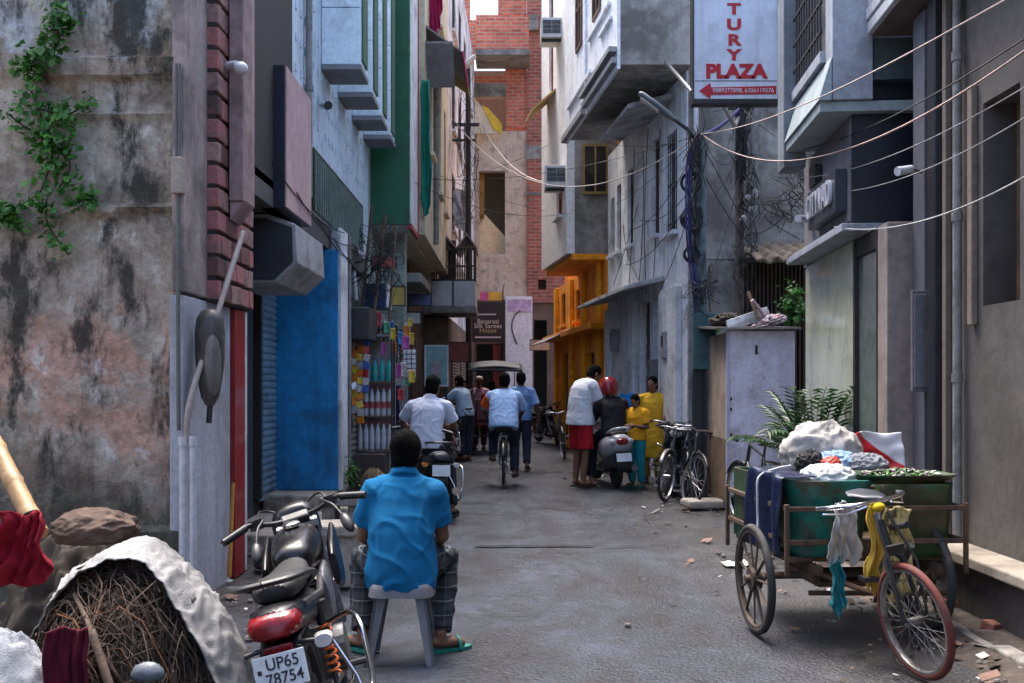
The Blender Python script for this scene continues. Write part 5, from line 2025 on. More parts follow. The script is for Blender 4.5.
# ----------------------------------------------------------------- cycle rickshaw
t = thing('cycle_rickshaw', 'cycle rickshaw with flat dark canopy and red seat down the lane', 'rickshaw', (-.4, 22.6, 0), radians(4))
for sx in (-1, 1):
    wheel(t, (.48 * sx, 0, .35), .35, (1, 0, 0), .022, 28)
wheel(t, (0, 1.65, .33), .33, (1, 0, 0), .02, 28)
mb = MB()
mb.cyl((-.52, 0, .35), (.52, 0, .35), .018, n=8)
for sx in (-1, 1):
    mb.tube([(.36 * sx, -.3, .5), (.36 * sx, .4, .5), (.1 * sx, 1.0, .55), (0, 1.45, .75)], .018, 8)
    mb.tube([(.36 * sx, 0, .35), (.36 * sx, 0, .5)], .018, 8)
mb.tube([(0, 1.45, .9), (0, 1.48, .7), (0, 1.65, .33)], .016, 8)
mb.build('frame', BLACKM, t, smooth=40)
mb = MB()
mb.box(-.42, .42, -.12, .34, .58, .74)
mb.build('seat', paint('red_vinyl', (.35, .02, .02), .4), t, bevel=.03)
mb = MB()
mb.box(-.42, .42, -.26, -.14, .7, 1.12)
mb.build('backrest', paint('maroon_vinyl', (.12, .012, .015), .4), t, bevel=.03)
for sx in (-1, 1):
    for y in (-.26, .5):
        MB().cyl((.47 * sx, y, .5), (.5 * sx, y, 1.84), .012, n=8).build('canopy_post', STEEL, t, smooth=40)
mb = MB()
mb.grid(lambda u, v: (-.6 + 1.2 * u, -.45 + 1.15 * v, 1.84 + .14 * sin(pi * v) + .06 * sin(pi * u)), 16, 12)
mb.build('canopy', M('grey_canvas', (.045, .052, .065), .6, .15, 5, .2), t, smooth=180, solid=.03)
mb = MB()
mb.tube([(-.6, -.45, 1.83), (.6, -.45, 1.83)], .03, 8)
mb.build('canopy_hem', BLKPL, t)
mb = MB()
mb.tube([(-.28, 1.2, .98), (0, 1.44, .95), (.28, 1.2, .98)], .012, 8)
mb.build('handlebar', CHROME, t, smooth=40)

# ----------------------------------------------------------------- the refuse tricycle
CL, CR = V((2.17, 6.0, 0)), radians(5)
CM = Matrix.Translation(CL) @ Matrix.Rotation(CR, 4, 'Z')
cart = thing('cargo_tricycle', 'green refuse tricycle with red front tyre parked on the right', 'tricycle cart', CL, CR)
DKG = M('dark_green_sheet', (.012, .095, .042), .45, .25, 3, .15, 30, dirt=(.06, .04, .022), damt=.65, dscale=3.5, streak=(.02, .02, .014), samt=.6)
OLG = M('olive_green_sheet', (.02, .08, .02), .5, .25, 3, .15, 30, dirt=(.07, .05, .024), damt=.65, dscale=3.5, streak=(.02, .02, .014), samt=.6)
mb = MB()
mb.box(-.53, .44, .02, 1.0, .44, .47)
mb.build('floor', WOODM, cart, bevel=.006)
mb = MB()
mb.box(-.545, -.53, .5, 1.0, .47, .93)
mb.box(-.53, .44, 1.0, 1.015, .47, .93)
mb.build('side_panel', DKG, cart, bevel=.004)
mb = MB()
mb.grid(lambda u, v: (.0 + .44 * u, -.02 - .05 * v * v + .015 * sin(u * 9 + v * 4), .46 + .45 * v), 16, 10)
mb.grid(lambda u, v: (.44 + .04 * v, -.02 + 1.0 * u, .46 + .45 * v), 10, 10)
mb.build('front_panel', OLG, cart, smooth=180, solid=.012)
mb = MB()
for z in (.56, .755):
    mb.box(-.575, -.55, -.08, 1.03, z, z + .03)
    mb.box(.5, .525, -.08, 1.03, z, z + .03)
    mb.box(-.575, .525, -.105, -.081, z, z + .03)
    mb.box(-.575, .525, 1.031, 1.05, z, z + .03)
mb.build('frame_rail', RUST, cart, bevel=.004)
for x, y in ((-.585, -.11), (.51, -.11), (-.585, 1.04), (.51, 1.04), (-.02, -.118)):
    mb = MB()
    mb.box(x, x + .026, y, y + .024, .38, .8)
    mb.build('post', RUST, cart, bevel=.004)
mb = MB()
for x in (-.4, .35):
    mb.box(x, x + .045, -.1, 1.05, .38, .435)
mb.cyl((-.7, .14, .34), (.44, .14, .34), .022, n=10)
for x in (-.38, .37):
    mb.box(x - .03, x + .03, -.05, .34, .335, .378)
mb.tube([(-.4, .0, .26), (.5, .0, .24)], .016, 8)
mb.tube([(-.38, .02, .38), (-.1, -.3, .3), (-.02, -.4, .3)], .016, 8)
mb.tube([(.37, .02, .38), (.0, -.3, .3), (-.02, -.4, .3)], .016, 8)
mb.build('chassis', RUST, cart, smooth=40)
mb = MB()
mb.box(-.3, .35, .1, .6, .27, .3)
mb.build('under_tray', WOODM, cart, bevel=.006)
for sx in (-1, 1):
    wheel(cart, (.54 * sx - .16, .1, .33), .33, (1, .0, .03), .023, 0, .06, rim=M('rusty_rim', (.1, .075, .06), .7, .3, 10, .3, 60, metal=.3, dirt=(.05, .03, .02), damt=.5, dscale=9), alloy=11, hubr=.026, ar=.55)
# bicycle front: axle at about world (2.06, 5.1)
fx = -.14
ax = V((.0, .3, 1)).normalized()
hd = V((fx, -.72, .72))
TS = steer_matrix(hd, ax, radians(9)) @ Matrix.Translation((fx, -.88, 0)) @ Matrix.Rotation(radians(-12), 4, 'Y') @ Matrix.Translation((-fx, .88, 0))
wheel(cart, (fx, -.88, .3), .3, (1, 0, 0), .02, 32, tyre=REDT, X=TS, rim=M('spoke_steel', (.3, .3, .29), .4, .3, 9, .05, metal=.6, dirt=(.1, .07, .05), damt=.5, dscale=12))
mb = MB(TS)
mb.tube([(fx, -.7, .8), (fx, -.76, .63)], .022, 10)
for sx in (-1, 1):
    mb.tube([(fx, -.75, .66), (fx + .05 * sx, -.78, .6), (fx + .055 * sx, -.88, .3)], [.017, .016, .01], 8)
    mb.tube([(fx + .04 * sx, -.72, .84), (fx + .075 * sx, -.86, .6), (fx + .075 * sx, -.89, .3)], .008, 8)
mb.obox((fx, -.8, .66), (.1, .03, .05))
mb.build('fork', BLACKM, cart, smooth=40)
mb = MB(TS)
mb.tube([(fx, -.7, .78), (fx, -.69, .9)], .014, 10)
mb.tube(smoothpath([(fx - .25, -.52, .885), (fx - .2, -.64, .9), (fx - .1, -.69, .9), (fx, -.69, .9), (fx + .1, -.69, .9), (fx + .2, -.64, .9), (fx + .25, -.52, .885)], 4), .012, 10)
for sx in (-1, 1):
    mb.tube([(fx + .07 * sx, -.72, .89), (fx + .17 * sx, -.67, .86), (fx + .24 * sx, -.56, .86)], .006, 6)
hb = mb.build('handlebar', CHROME, cart, smooth=50)
mb = MB(TS)
mb.ell((fx, -.7, .87), (.04, .035, .025), 12, 8)
mb.build('yellow_tie', cloth('yellow_rag', (.6, .42, .02)), hb, smooth=180)
mb = MB()
mb.tube([(fx, -.70, .76), (fx, -.42, .7), (fx, -.28, .72)], .018, 10)
mb.tube([(fx, -.74, .66), (fx, -.45, .32)], .02, 10)
mb.tube([(fx, -.28, .84), (fx, -.36, .5), (fx, -.45, .3)], .017, 10)
mb.tube([(fx, -.4, .68), (-.02, .0, .42)], .016, 10)
mb.ring((fx + .05, -.45, .3), (1, 0, 0), .09, .008, 24, 6)
mb.tube([(fx + .06, -.45, .3), (fx + .08, -.38, .16)], .01, 6)
mb.tube([(fx - .06, -.45, .3), (fx - .08, -.52, .44)], .01, 6)
mb.box(fx + .08, fx + .17, -.42, -.34, .145, .17)
mb.box(fx - .17, fx - .08, -.56, -.48, .43, .455)
mb.build('frame', BLACKM, cart, smooth=40)
mb = MB()
mb.loft([[V((fx - .02 + w_ * cos(2 * pi * j / 16), y, .86 + z + .02 * sin(2 * pi * j / 16))) for j in range(16)] for y, w_, z in
         ((-.17, .03, .02), (-.19, .1, .018), (-.26, .115, .005), (-.34, .06, .0), (-.42, .028, .006), (-.47, .012, .0))])
mb.build('saddle', M('worn_saddle', (.05, .055, .07), .35, .2, 9, .1), cart, smooth=50)


def C(x, y, z):
    return CM @ V((x, y, z))


# load of the tricycle
TEAL = M('teal_plastic', (.01, .21, .165), .45, .2, 3, .25, 14, dirt=(.07, .055, .035), damt=.6, dscale=4, streak=(.03, .04, .03), samt=.6, chips=((.3, .3, .26), -.2))


def tub(poly_z, name, mat, label, cat, loc, rz=0, wob=0):
    mb = MB()
    rings = []
    for z, hw, hd_ in poly_z:
        r = []
        for k in range(28):
            a = 2 * pi * k / 28
            p = 5
            q = (abs(cos(a)) ** p + abs(sin(a)) ** p) ** (-1 / p)
            r.append(V((hw * cos(a) * q, hd_ * sin(a) * q, z + wob * noise.noise(V((cos(a) * 2, sin(a) * 2, z))))))
        rings.append(r)
    mb.loft(rings)
    o = mb.build(name, mat, smooth=50)
    o.location, o.rotation_euler = loc, (0, 0, rz)
    return tag(o, label, cat)


tub([(0, .2, .2), (.03, .22, .22), (.4, .25, .25), (.43, .27, .27), (.46, .275, .275), (.46, .25, .25), (.4, .235, .235), (.38, .23, .23)], 'plastic_tub', TEAL,
    'teal plastic tub with flared rim at the front of the cart', 'tub', C(-.27, .2, .472), CR)
tub([(0, .2, .12), (.03, .27, .17), (.055, .3, .2), (.062, .3, .2), (.05, .27, .175), (.03, .24, .15)], 'tray', DKG, 'wide green tray heaped with vegetable scraps on the cart', 'tray', C(.22, .12, .9), CR)
# vegetable scraps in the tray: one heap
mb = MB()
for i in range(150):
    a, r = RND.uniform(0, 2 * pi), RND.random() ** .5
    mb.cur = RND.choice((0, 0, 1, 2, 3))
    mb.ell((.25 * r * cos(a), .15 * r * sin(a), .05 + .035 * (1 - r) + RND.uniform(-.01, .01)), (RND.uniform(.01, .03), RND.uniform(.008, .02), .009), 7, 5, (RND.uniform(-.6, .6), RND.uniform(-.6, .6), RND.uniform(0, 3)))
o = mb.build('vegetable_scraps', [M('leaf_green', (.06, .16, .03), .6), M('pale_scrap', (.5, .5, .42), .7), M('dark_scrap', (.05, .045, .035), .8), M('purple_scrap', (.12, .06, .1), .6)], smooth=60)
o.location, o.rotation_euler = C(.22, .12, .9), (0, 0, CR)
tag(o, 'heap of green and pale vegetable scraps in the cart tray', 'scraps', kind='stuff')


def bagshape(name, mat, label, cat, loc, r, rot=(0, 0, 0), amp=.18, sc=3.0, nu=84, nv=56, seed=0, flat=-.5, pinch=None):
    """crumpled plastic or cloth lump: folded ellipsoid with a flattened foot"""
    mb = MB()
    mb.ell((0, 0, 0), 1.0, nu, nv)
    vs = []
    for p in mb.v:
        p = V(p)
        d = p.normalized()
        f = 1 + amp * (1 - 2 * abs(noise.noise(d * sc + V((seed, 0, 0))))) - amp * .5 + amp * .35 * noise.noise(d * sc * 2.7 + V((0, seed, 0)))
        w1 = d * sc * 1.1 + V((seed, 1, 2)) + V((1, 0, 1)) * noise.noise(d * 2.0 + V((seed, 0, 0)))
        f += amp * .75 * max(0, 1 - 4.5 * abs(noise.noise(w1))) + amp * .4 * max(0, 1 - 4 * abs(noise.noise(w1 * 2.3))) - amp * .3
        p = d * f
        if pinch and p.z > pinch:
            k = max(.12, 1 - (p.z - pinch) * 2.2)
            p.x *= k
            p.y *= k
        if p.z < flat:
            p.z = flat + (p.z - flat) * .15
        vs.append((p.x * r[0], p.y * r[1], p.z * r[2]))
    mb.v = vs
    o = mb.build(name, mat, smooth=180)
    o.location, o.rotation_euler = loc, rot
    return tag(o, label, cat)


CRUMP = cloth('white_polythene', (.5, .47, .45), .35, .35, 1.0, 9)
bagshape('sack', CRUMP, 'big crumpled off-white plastic sack on top of the cart', 'sack', C(.0, .78, 1.0), (.27, .22, .25), seed=1, amp=.1, sc=1.7)
bagshape('plastic_bag', clear_plastic('thin_white_plastic', (.75, .77, .8), .3, .3), 'small translucent white bag in the teal tub', 'plastic bag', C(-.24, .12, .93), (.17, .14, .09), seed=5, amp=.12, sc=2.4)
bagshape('plastic_bag', cloth('pale_blue_poly', (.3, .45, .66), .35, .2, 1.0, 12), 'pale blue plastic bag between the sack and the scraps', 'plastic bag', C(-.02, .5, .97), (.16, .13, .1), seed=8, amp=.12, sc=2.4)
bagshape('plastic_bag', cloth('black_poly', (.018, .018, .02), .3, .2, 1.0, 12), 'black plastic bag beside the off-white sack', 'plastic bag', C(-.2, .5, .99), (.09, .09, .09), seed=9, amp=.14, sc=2.2)
bagshape('plastic_bag', M('orange_red_poly', (.55, .06, .03), .4, .2, 4, .4, 25), 'small orange-red plastic bag on top of the load', 'plastic bag', C(-.14, .3, 1.0), (.06, .06, .05), seed=12, amp=.14, sc=2.2)
bagshape('plastic_bag', cloth('grey_poly', (.3, .31, .34), .3, .3, 1.0, 12), 'pale grey plastic bag behind the vegetable tray', 'plastic bag', C(.14, .42, .98), (.14, .1, .08), seed=14, amp=.13, sc=2.2)
# red and white printed sheet standing at the back
mb = MB()
mb.grid(lambda u, v: (.36 * u - .18, .05 * sin(u * 3) + .03 * noise.noise(V((u * 3, v * 3, 2))), .26 * v - .06 * (u - .5) ** 2 + .01 * sin(u * 7)), 40, 24)
m_, nt_, b_, co_ = base('red_white_print')
s_ = nt_.nodes.new('ShaderNodeSeparateXYZ')
nt_.links.new(co_, s_.inputs[0])
ma = nt_.nodes.new('ShaderNodeMath')
ma.operation = 'MULTIPLY_ADD'
nt_.links.new(s_.outputs[0], ma.inputs[0])
ma.inputs[1].default_value = .75
nt_.links.new(s_.outputs[2], ma.inputs[2])
nt_.links.new(mixc(nt_, ramp(nt_, ma.outputs[0], [(.14, g(0)), (.155, g(1))]), (.5, .012, .02), (.7, .7, .74)), b_.inputs['Base Color'])
b_.inputs['Roughness'].default_value = .4
o = mb.build('printed_sheet', m_, smooth=180, solid=.008)
o.location, o.rotation_euler = C(.43, .78, .93), (radians(-12), 0, CR + .15)
tag(o, 'red and white printed plastic sheet standing at the back of the cart', 'plastic sheet')


def drape(name, mat, label, cat, w, h, loc, rz, fold=.03, nf=3.5, taper=.8, seed=0, ragged=.04, twist=0):
    mb = MB()

    def f(u, v):
        b = abs(2 * u - 1)
        x = (u - .5) * w * (taper + (1 - taper) * v ** .7) * (1 + .22 * noise.noise(V((u * 2 + seed, v * 3, seed))))
        z = -h * v * (1 - .12 * b * b) - ragged * v * noise.noise(V((u * 4, seed, 0))) * 3 + .05 * w * (1 - v) * sin(u * 9 + seed)
        q = V((u * nf * 1.5 + .8 * noise.noise(V((v * 2.5, seed, 2))), v * 1.3 + seed, seed))
        y = fold * (.5 + v) * (1.6 - 4.5 * abs(noise.noise(q))) * .6 + fold * .8 * noise.noise(V((u * 7, v * 5, seed))) - fold * 1.5 * b * b
        return (x + .03 * noise.noise(V((v * 3, seed, 1))), y, z)
    mb.grid(f, 64, 40)
    o = mb.build(name, mat, smooth=180, solid=.005)
    o.location, o.rotation_euler = loc, (0, 0, rz)
    return tag(o, label, cat)


drape('cloth_rag', cloth('dingy_white', (.4, .4, .4), .9, .12, .5, 12), 'dingy white cloth hanging from the tricycle saddle', 'cloth', .2, .35, C(fx - .2, -.34, .84), .2, .03, 2.3, .55, 3)
drape('plastic_bag', M('teal_poly', (.015, .2, .23), .3, .15, 4, .3, 25), 'teal plastic bag hanging below the white cloth on the tricycle', 'plastic bag', .09, .32, C(fx - .22, -.3, .53), .3, .02, 2, .7, 6)
m_, nt_, b_, co_ = base('printed_yellow_sack')
t_ = nt_.nodes.new('ShaderNodeTexBrick')
nt_.links.new(wallvec(nt_, co_), t_.inputs['Vector'])
for k, v in (('Scale', 1), ('Brick Width', .035), ('Row Height', .05), ('Mortar Size', .009), ('Mortar Smooth', .3)):
    t_.inputs[k].default_value = v
t_.inputs['Color1'].default_value = (.55, .42, .15, 1)
t_.inputs['Color2'].default_value = (.65, .55, .28, 1)
t_.inputs['Mortar'].default_value = (.1, .08, .03, 1)
nt_.links.new(mixc(nt_, ramp(nt_, noise_node(nt_, co_, 14, 4, .6), [(.4, g(.1)), (.6, g(.9))]), (.55, .42, .15), t_.outputs[0]), b_.inputs['Base Color'])
drape('woven_sack', m_, 'yellow woven sack with dark print hanging behind the front wheel', 'sack', .17, .52, C(fx + .03, -.52, .83), .1, .02, 1.5, .85, 9)
drape('woven_sack', cloth('ochre_sack', (.6, .38, .06), .7, .15, .5, 14), 'ochre yellow sack strip hanging from the handlebar', 'sack', .09, .5, C(fx - .1, -.52, .86), .1, .02, 1.2, .6, 4)
# navy sheet draped over the left side of the cart
mb = MB()


def navy(u, v):
    z = .96 - .48 * max(0, v - .25) / .75
    x = -.545 + .22 * max(0, .25 - v) / .25 - .03 * noise.noise(V((u * 4, v * 2, 0))) - .025 * sin(u * 14) * v - .04
    return (x, -.04 + .62 * u, z + .02 * noise.noise(V((u * 5, v * 3, 2))))


mb.grid(navy, 30, 26)
o = mb.build('plastic_sheet', M('navy_poly', (.008, .014, .045), .3, .2, 4, .4, 18), smooth=180, solid=.006)
o.location, o.rotation_euler = C(0, 0, 0), (0, 0, CR)
tag(o, 'navy blue plastic sheet draped over the left side of the cart', 'plastic sheet')
mb = MB()
mb.tube([C(*p) for p in smoothpath([(-.38, .35, .99), (-.5, .3, .975), (-.625, .24, .93), (-.64, .22, .8), (-.635, .23, .68), (-.64, .2, .56), (-.6, .16, .5)], 5)], .007, 8)
tag(mb.build('rope', cloth('pale_rope', (.5, .52, .58)), smooth=60), 'pale rope tied over the navy sheet on the cart', 'rope')

drape('rain_cape', cloth('azure_nylon', (.008, .24, .72), .5, .12, .6, 9), 'bright azure blue rain cape hanging beside the scooter handlebar', 'rain cape', .36, .72, (1.83, 15.75, 1.36), .1, .05, 1.6, .75, 8)
rider = [o for o in COL.objects if o.get('label', '').startswith('motorcycle under the man')][0]
for ch in rider.children:
    if ch.name.startswith(('tail_light', 'reflector')):
        ch.data = ch.data.copy()
        ch.data.materials[0] = BLKPL
# ----------------------------------------------------------------- stool, benches
t = thing('plastic_stool', 'grey plastic stool under the seated man', 'stool', (-.6, 5.48, 0))
GP = M('grey_plastic', (.2, .2, .215), .45, .08, 5, .06, 90, dirt=(.18, .17, .16), damt=.35, dscale=6)
mb = MB()
mb.loft([[V((hw * cos(a) * q, hw * .85 * sin(a) * q, z)) for a, q in [(2 * pi * k / 24, (abs(cos(2 * pi * k / 24)) ** 5 + abs(sin(2 * pi * k / 24)) ** 5) ** (-.2)) for k in range(24)]]
         for z, hw in ((.36, .178), (.4, .172), (.425, .165), (.432, .15))])
mb.build('seat', GP, t, smooth=50)
for sx in (-1, 1):
    for sy in (-1, 1):
        mb = MB()
        a, b = V((.13 * sx, .11 * sy, .38)), V((.185 * sx, .16 * sy, 0))
        for k in (0, 1):
            d = V((.028 * sx, 0, 0)) if k else V((0, .028 * sy, 0))
            q = V((.006, .006, 0))
            mb.loft([[p + e for e in (V((-.006, -.006, 0)), V((.006, -.006, 0)) + (V((abs(d.x) * 0, 0, 0))), q, V((-.006, .006, 0)))] for p in (a, b)])
            mb.loft([[p, p - d * 1.6 * w_, p - d * 1.6 * w_ + V((0 if d.x else .008 * -sx, 0 if d.y else .008 * -sy, 0)), p + V((0 if d.x else .008 * -sx, 0 if d.y else .008 * -sy, 0))] for p, w_ in ((a, 1.25), (b, .85))])
        mb.build('leg', GP, t, smooth=30)

BEN = M('stone_bench', (.42, .37, .31), .92, .2, 4, .45, 40, dirt=(.12, .1, .085), damt=.5, dscale=4)
for i, (x0, x1, y, d, z, lab) in enumerate(((-1.62, -1.15, 7.35, .4, .42, 'low stone slab bench just left of the seated man'),
                                            (-1.78, -1.38, 9.2, .4, .42, 'low stone slab bench nearer the steps, behind the first one'))):
    t = thing('stone_bench', lab, 'bench', ((x0 + x1) / 2, y, 0), world=True)
    mb = MB()
    mb.grid(lambda u, v: (x0 + (x1 - x0) * u, y + d * v, z + .006 * noise.noise(V((u * 4, v * 4, i)))), 6, 6)
    mb.build('seat', BEN, t, solid=.08, bevel=.015)
    for xx in (x0 + .02, x1 - .14):
        mb = MB()
        mb.box(xx, xx + .12, y + .04, y + d - .04, 0, z - .042)
        mb.build('support', BEN, t, bevel=.015)
for i, (x, y, w_) in enumerate(((-1.6, 8.3, .16), (-1.85, 8.1, .22), (-1.72, 7.1, .13))):
    o = bagshape('rubble_stone', STONE, ('rough grey stone between the two benches', 'larger rough stone by the lower step', 'small rough stone at the foot of the near bench')[i], 'stone',
                 (x, y, w_ * .35), (w_, w_ * .8, w_ * .6), seed=20 + i, amp=.2, sc=2, nu=18, nv=12)
bagshape('plastic_bag', M('white_scrap', (.55, .52, .52), .5, .15, 5, .3), 'white and red plastic scrap under the near bench', 'plastic bag', (-1.36, 7.6, .1), (.1, .08, .09), seed=31, amp=.25, sc=4)

# ----------------------------------------------------------------- heap of roots in a white sheet, front left
HC, HR_ = V((-1.3, 3.42, .18)), V((.36, .42, .73))
t = None
FIB = M('root_brown', (.1, .066, .046), .95, .5, 7, .8, 60, dirt=(.02, .015, .012), damt=.6, dscale=5)
FIB2 = M('root_pale', (.16, .11, .078), .9, .35, 9, .5, 60, dirt=(.05, .035, .025), damt=.5, dscale=6)
FIB3 = M('root_rust', (.14, .055, .022), .9, .4, 9, .5, 60)


def heap(a, ph, k=1.0):
    """a: angle from the camera-facing axis, ph: around it from +x up"""
    return V((HC.x + HR_.x * k * sin(a) * cos(ph), HC.y - HR_.y * k * cos(a), HC.z + HR_.z * k * sin(a) * sin(ph)))


mb = MB()


def hp(u, v):
    a, ph = .02 + 2.0 * v, -.7 + (pi + 1.4) * u
    n = noise.fractal(V((sin(a) * cos(ph) * 3, cos(a) * 3, sin(a) * sin(ph) * 3)), 1, 2, 5)
    n2 = noise.fractal(V((sin(a) * cos(ph) * 9, cos(a) * 9, sin(a) * sin(ph) * 9)), 1, 2, 4)
    return heap(a, ph, .94 + .11 * n + .06 * n2)


mb.grid(hp, 160, 110)
tag(mb.build('root_heap', FIB, smooth=180), 'heap of dark brown fibrous roots bundled in the white sheet', 'root heap', kind='stuff')
mb = MB()
for i in range(1050):
    a = RND.uniform(.1, 1.25)
    ph = RND.uniform(-.3, pi + .4)
    pts = []
    da, dp = RND.uniform(-.09, .09), RND.uniform(-.12, .12)
    k = RND.uniform(.95, 1.05)
    for j in range(RND.randint(7, 14)):
        pts.append(heap(a + .05 * sin(j * 1.1 + i * 2.1), ph + .09 * sin(j * .9 + i), k + .04 * sin(j * 1.3 + i)))
        da += RND.uniform(-.05, .05)
        dp += RND.uniform(-.08, .08)
        a = min(1.28, max(.05, a + da))
        ph += dp
    r = RND.choice((.0009, .0012, .0015, .0018, .0022, .003, .004))
    mb.cur = 2 if (ph > 1.9 and RND.random() < .4 and a > .8) else (1 if RND.random() < .35 else 0)
    mb.tube(pts, [r * (1 - .6 * j / len(pts)) for j in range(len(pts))], 5)
tag(mb.build('root_tangle', [FIB, FIB2, FIB3], smooth=60), 'tangle of thin curling roots over the heap in the white sheet', 'roots', kind='stuff')
mb = MB()
mb.tube(smoothpath([heap(1.1, 1.9, 1.05), heap(.8, 1.6, 1.06), heap(.55, 1.1, 1.08), heap(.5, .3, 1.1), heap(.75, -.4, 1.1)], 6), [.008] * 6 + [.014] * 19, 8)
tag(mb.build('root', FIB2, smooth=60), 'one long thick tan root curving down the front of the heap', 'root')
mb = MB()


def sheetpt(u, v):
    ph = -.95 + (pi + 1.35) * u
    a0 = 1.17 + .16 * noise.noise(V((u * 7, 0, 3))) + (.22 if ph < .7 else 0) * (.7 - ph) / 1.6
    a = a0 + (1.2) * v
    k = 1.06 + .04 * noise.noise(V((u * 9, v * 3, 1))) + .02 * max(0, 1 - 4 * abs(noise.noise(V((u * 22 + 1.5 * noise.noise(V((u * 6, v * 4, 3))), v * 1.6, 7))))) + .006 * max(0, 1 - 4 * abs(noise.noise(V((u * 50, v * 4 + u * 9, 5))))) + .022 * (.4 - abs(noise.noise(V((u * 60, v * 9, 2)))))
    if v < .08:
        k += .03 * (1 - v / .08)
    p = heap(a, ph, k)
    if ph < .9:
        f = (.9 - ph) / 1.85
        p.x += .17 * f * (.3 + .7 * min(1, v * 3)) 
        p.z = p.z * (1 - .1 * f)
    p.z = max(p.z, .012)
    return p


mb.grid(sheetpt, 300, 80)
tag(mb.build('plastic_sheet', cloth('white_sheet', (.3, .295, .29), .5, .45, 1.0, 14), smooth=180, solid=.004),
    'white plastic sheet wrapped round the heap of brown roots', 'plastic sheet')
bagshape('cloth_sack', cloth('grey_white_cloth', (.33, .35, .38), .85, .14, .8, 10), 'grey white cloth bundle at the bottom left corner', 'cloth bundle', (-1.5, 2.95, .4), (.15, .2, .36), seed=41, amp=.06, sc=2)
drape('knit_cloth', cloth('maroon_knit', (.1, .008, .022), .9, .2, .6, 20), 'maroon knitted cloth hanging over the front of the heap', 'cloth', .13, .5, (-1.31, 2.96, .78), .1, .02, 2.2, .9, 5)
bagshape('cloth_roll', cloth('brown_check_cloth', (.13, .09, .07), .9, .4, .8, 16), 'rolled brown cloth lying behind the white sheet', 'cloth roll', (PX(95, 4.1), 4.1, PZ(530, 4.1)), (.17, .13, .09), seed=45, amp=.09, sc=1.6)
bagshape('sacking', cloth('dark_sacking', (.06, .05, .042), .9, .4, .7, 12), 'dark sacking under the rolled brown cloth', 'sacking', (PX(80, 4.4), 4.4, .35), (.33, .3, .48), seed=47, amp=.12, sc=2.5)
t = thing('bamboo_pole', 'thick yellow bamboo pole leaning in at the left edge', 'pole', (0, 0, 0), world=True)
mb = MB()
A, B = V((PX(-40, 3.7), 3.9, PZ(435, 3.7))), V((PX(52, 3.7), 3.6, PZ(530, 3.7)))
pts, rs = [], []
for i in range(25):
    f = i / 24
    pts.append(A.lerp(B, f))
    rs.append(.034 + (.005 if i % 8 == 4 else 0))
mb.tube(pts, rs, 14)
mb.build('culm', M('bamboo_yellow', (.36, .22, .09), .5, .25, 6, .2, 50, dirt=(.12, .08, .05), damt=.45, dscale=6), t, smooth=60)
mb = MB()
mb.ring(A.lerp(B, .86), B - A, .038, .006, 20, 6)
mb.build('twine', WIRE, t)
drape('red_cloth', cloth('crimson_cloth', (.26, .006, .022), .85, .25, .9, 9), 'crimson red cloth hung on the end of the bamboo pole', 'cloth', .2, .26, (PX(30, 3.55), 3.52, PZ(512, 3.55)), -.1, .035, 2.4, .8, 7)
bagshape('plastic_piece', M('slate_tile', (.1, .12, .14), .4), 'small slate blue plastic piece among the roots', 'plastic piece', (PX(150, 3.02), 3.0, PZ(672, 3.02)), (.05, .03, .035), seed=50, amp=.1, nu=10, nv=8)

# ----------------------------------------------------------------- ivy on the old wall
LEAFA = leaf_mat('ivy_green', (.05, .17, .025))
LEAFB = leaf_mat('young_green', (.075, .24, .03))
STEMM = M('stem_brown', (.06, .045, .03), .9)


def leaves(mb, pts, n, spread, size, out=V((0, -1, 0)), cur=(0, 0, 1)):
    for i in range(n):
        p = V(RND.choice(pts)) + V((RND.gauss(0, spread), 0, RND.gauss(0, spread))) + out * abs(RND.gauss(0, spread * .8))
        s = size * RND.uniform(.6, 1.25)
        m = Euler((RND.uniform(-.9, .9) - .5, RND.uniform(-.8, .8), RND.uniform(-1, 1))).to_matrix()
        m = m @ Euler((radians(70), 0, RND.uniform(-.6, .6))).to_matrix()
        mb.cur = RND.choice(cur)
        shape = ((0, -.5, 0), (.34, -.2, .03), (.4, .12, .06), (.15, .3, .0), (0, .6, -.1), (-.15, .3, 0), (-.4, .12, .06), (-.34, -.2, .03))
        vs = [p + m @ (V(q) * s) for q in shape]
        mb.add(vs, [(0, 1, 2, 3), (0, 3, 4, 5), (0, 5, 6, 7)])


def vine(label, px_paths, n, spread=.055, size=.06):
    t = thing('creeper', label, 'creeper', (PX(50, 6.68), 6.66, 2.4), world=True, group='creepers on the old wall')
    mb = MB()
    allp = []
    for path in px_paths:
        pts = smoothpath([(PX(a, 6.66), 6.655 - .02, PZ(b, 6.66)) for a, b in path], 6)
        mb.tube(pts, .006, 5)
        allp += pts
    mb.build('stem', STEMM, t, smooth=60)
    mb = MB()
    leaves(mb, allp, n, spread, size)
    mb.build('foliage', [LEAFA, LEAFB], t)


vine('big green creeper hanging down the upper left of the old wall', [[(55, 15), (60, 45), (30, 70), (40, 110), (55, 150), (40, 200)], [(40, 110), (70, 115), (95, 98)], [(30, 70), (50, 60)], [(10, 115), (30, 130), (65, 150), (75, 130)],
                                                                     [(50, 140), (72, 165), (60, 190)], [(55, 60), (62, 22), (72, 28)]], 600)
vine('small green creeper low on the old wall below the big one', [[(70, 205), (90, 198), (95, 205)], [(48, 200), (50, 225), (70, 255)]], 130, .035, .055)
vine('small round clump of creeper at the left edge of the wall', [[(0, 220), (15, 210), (22, 225)]], 120, .04, .055)

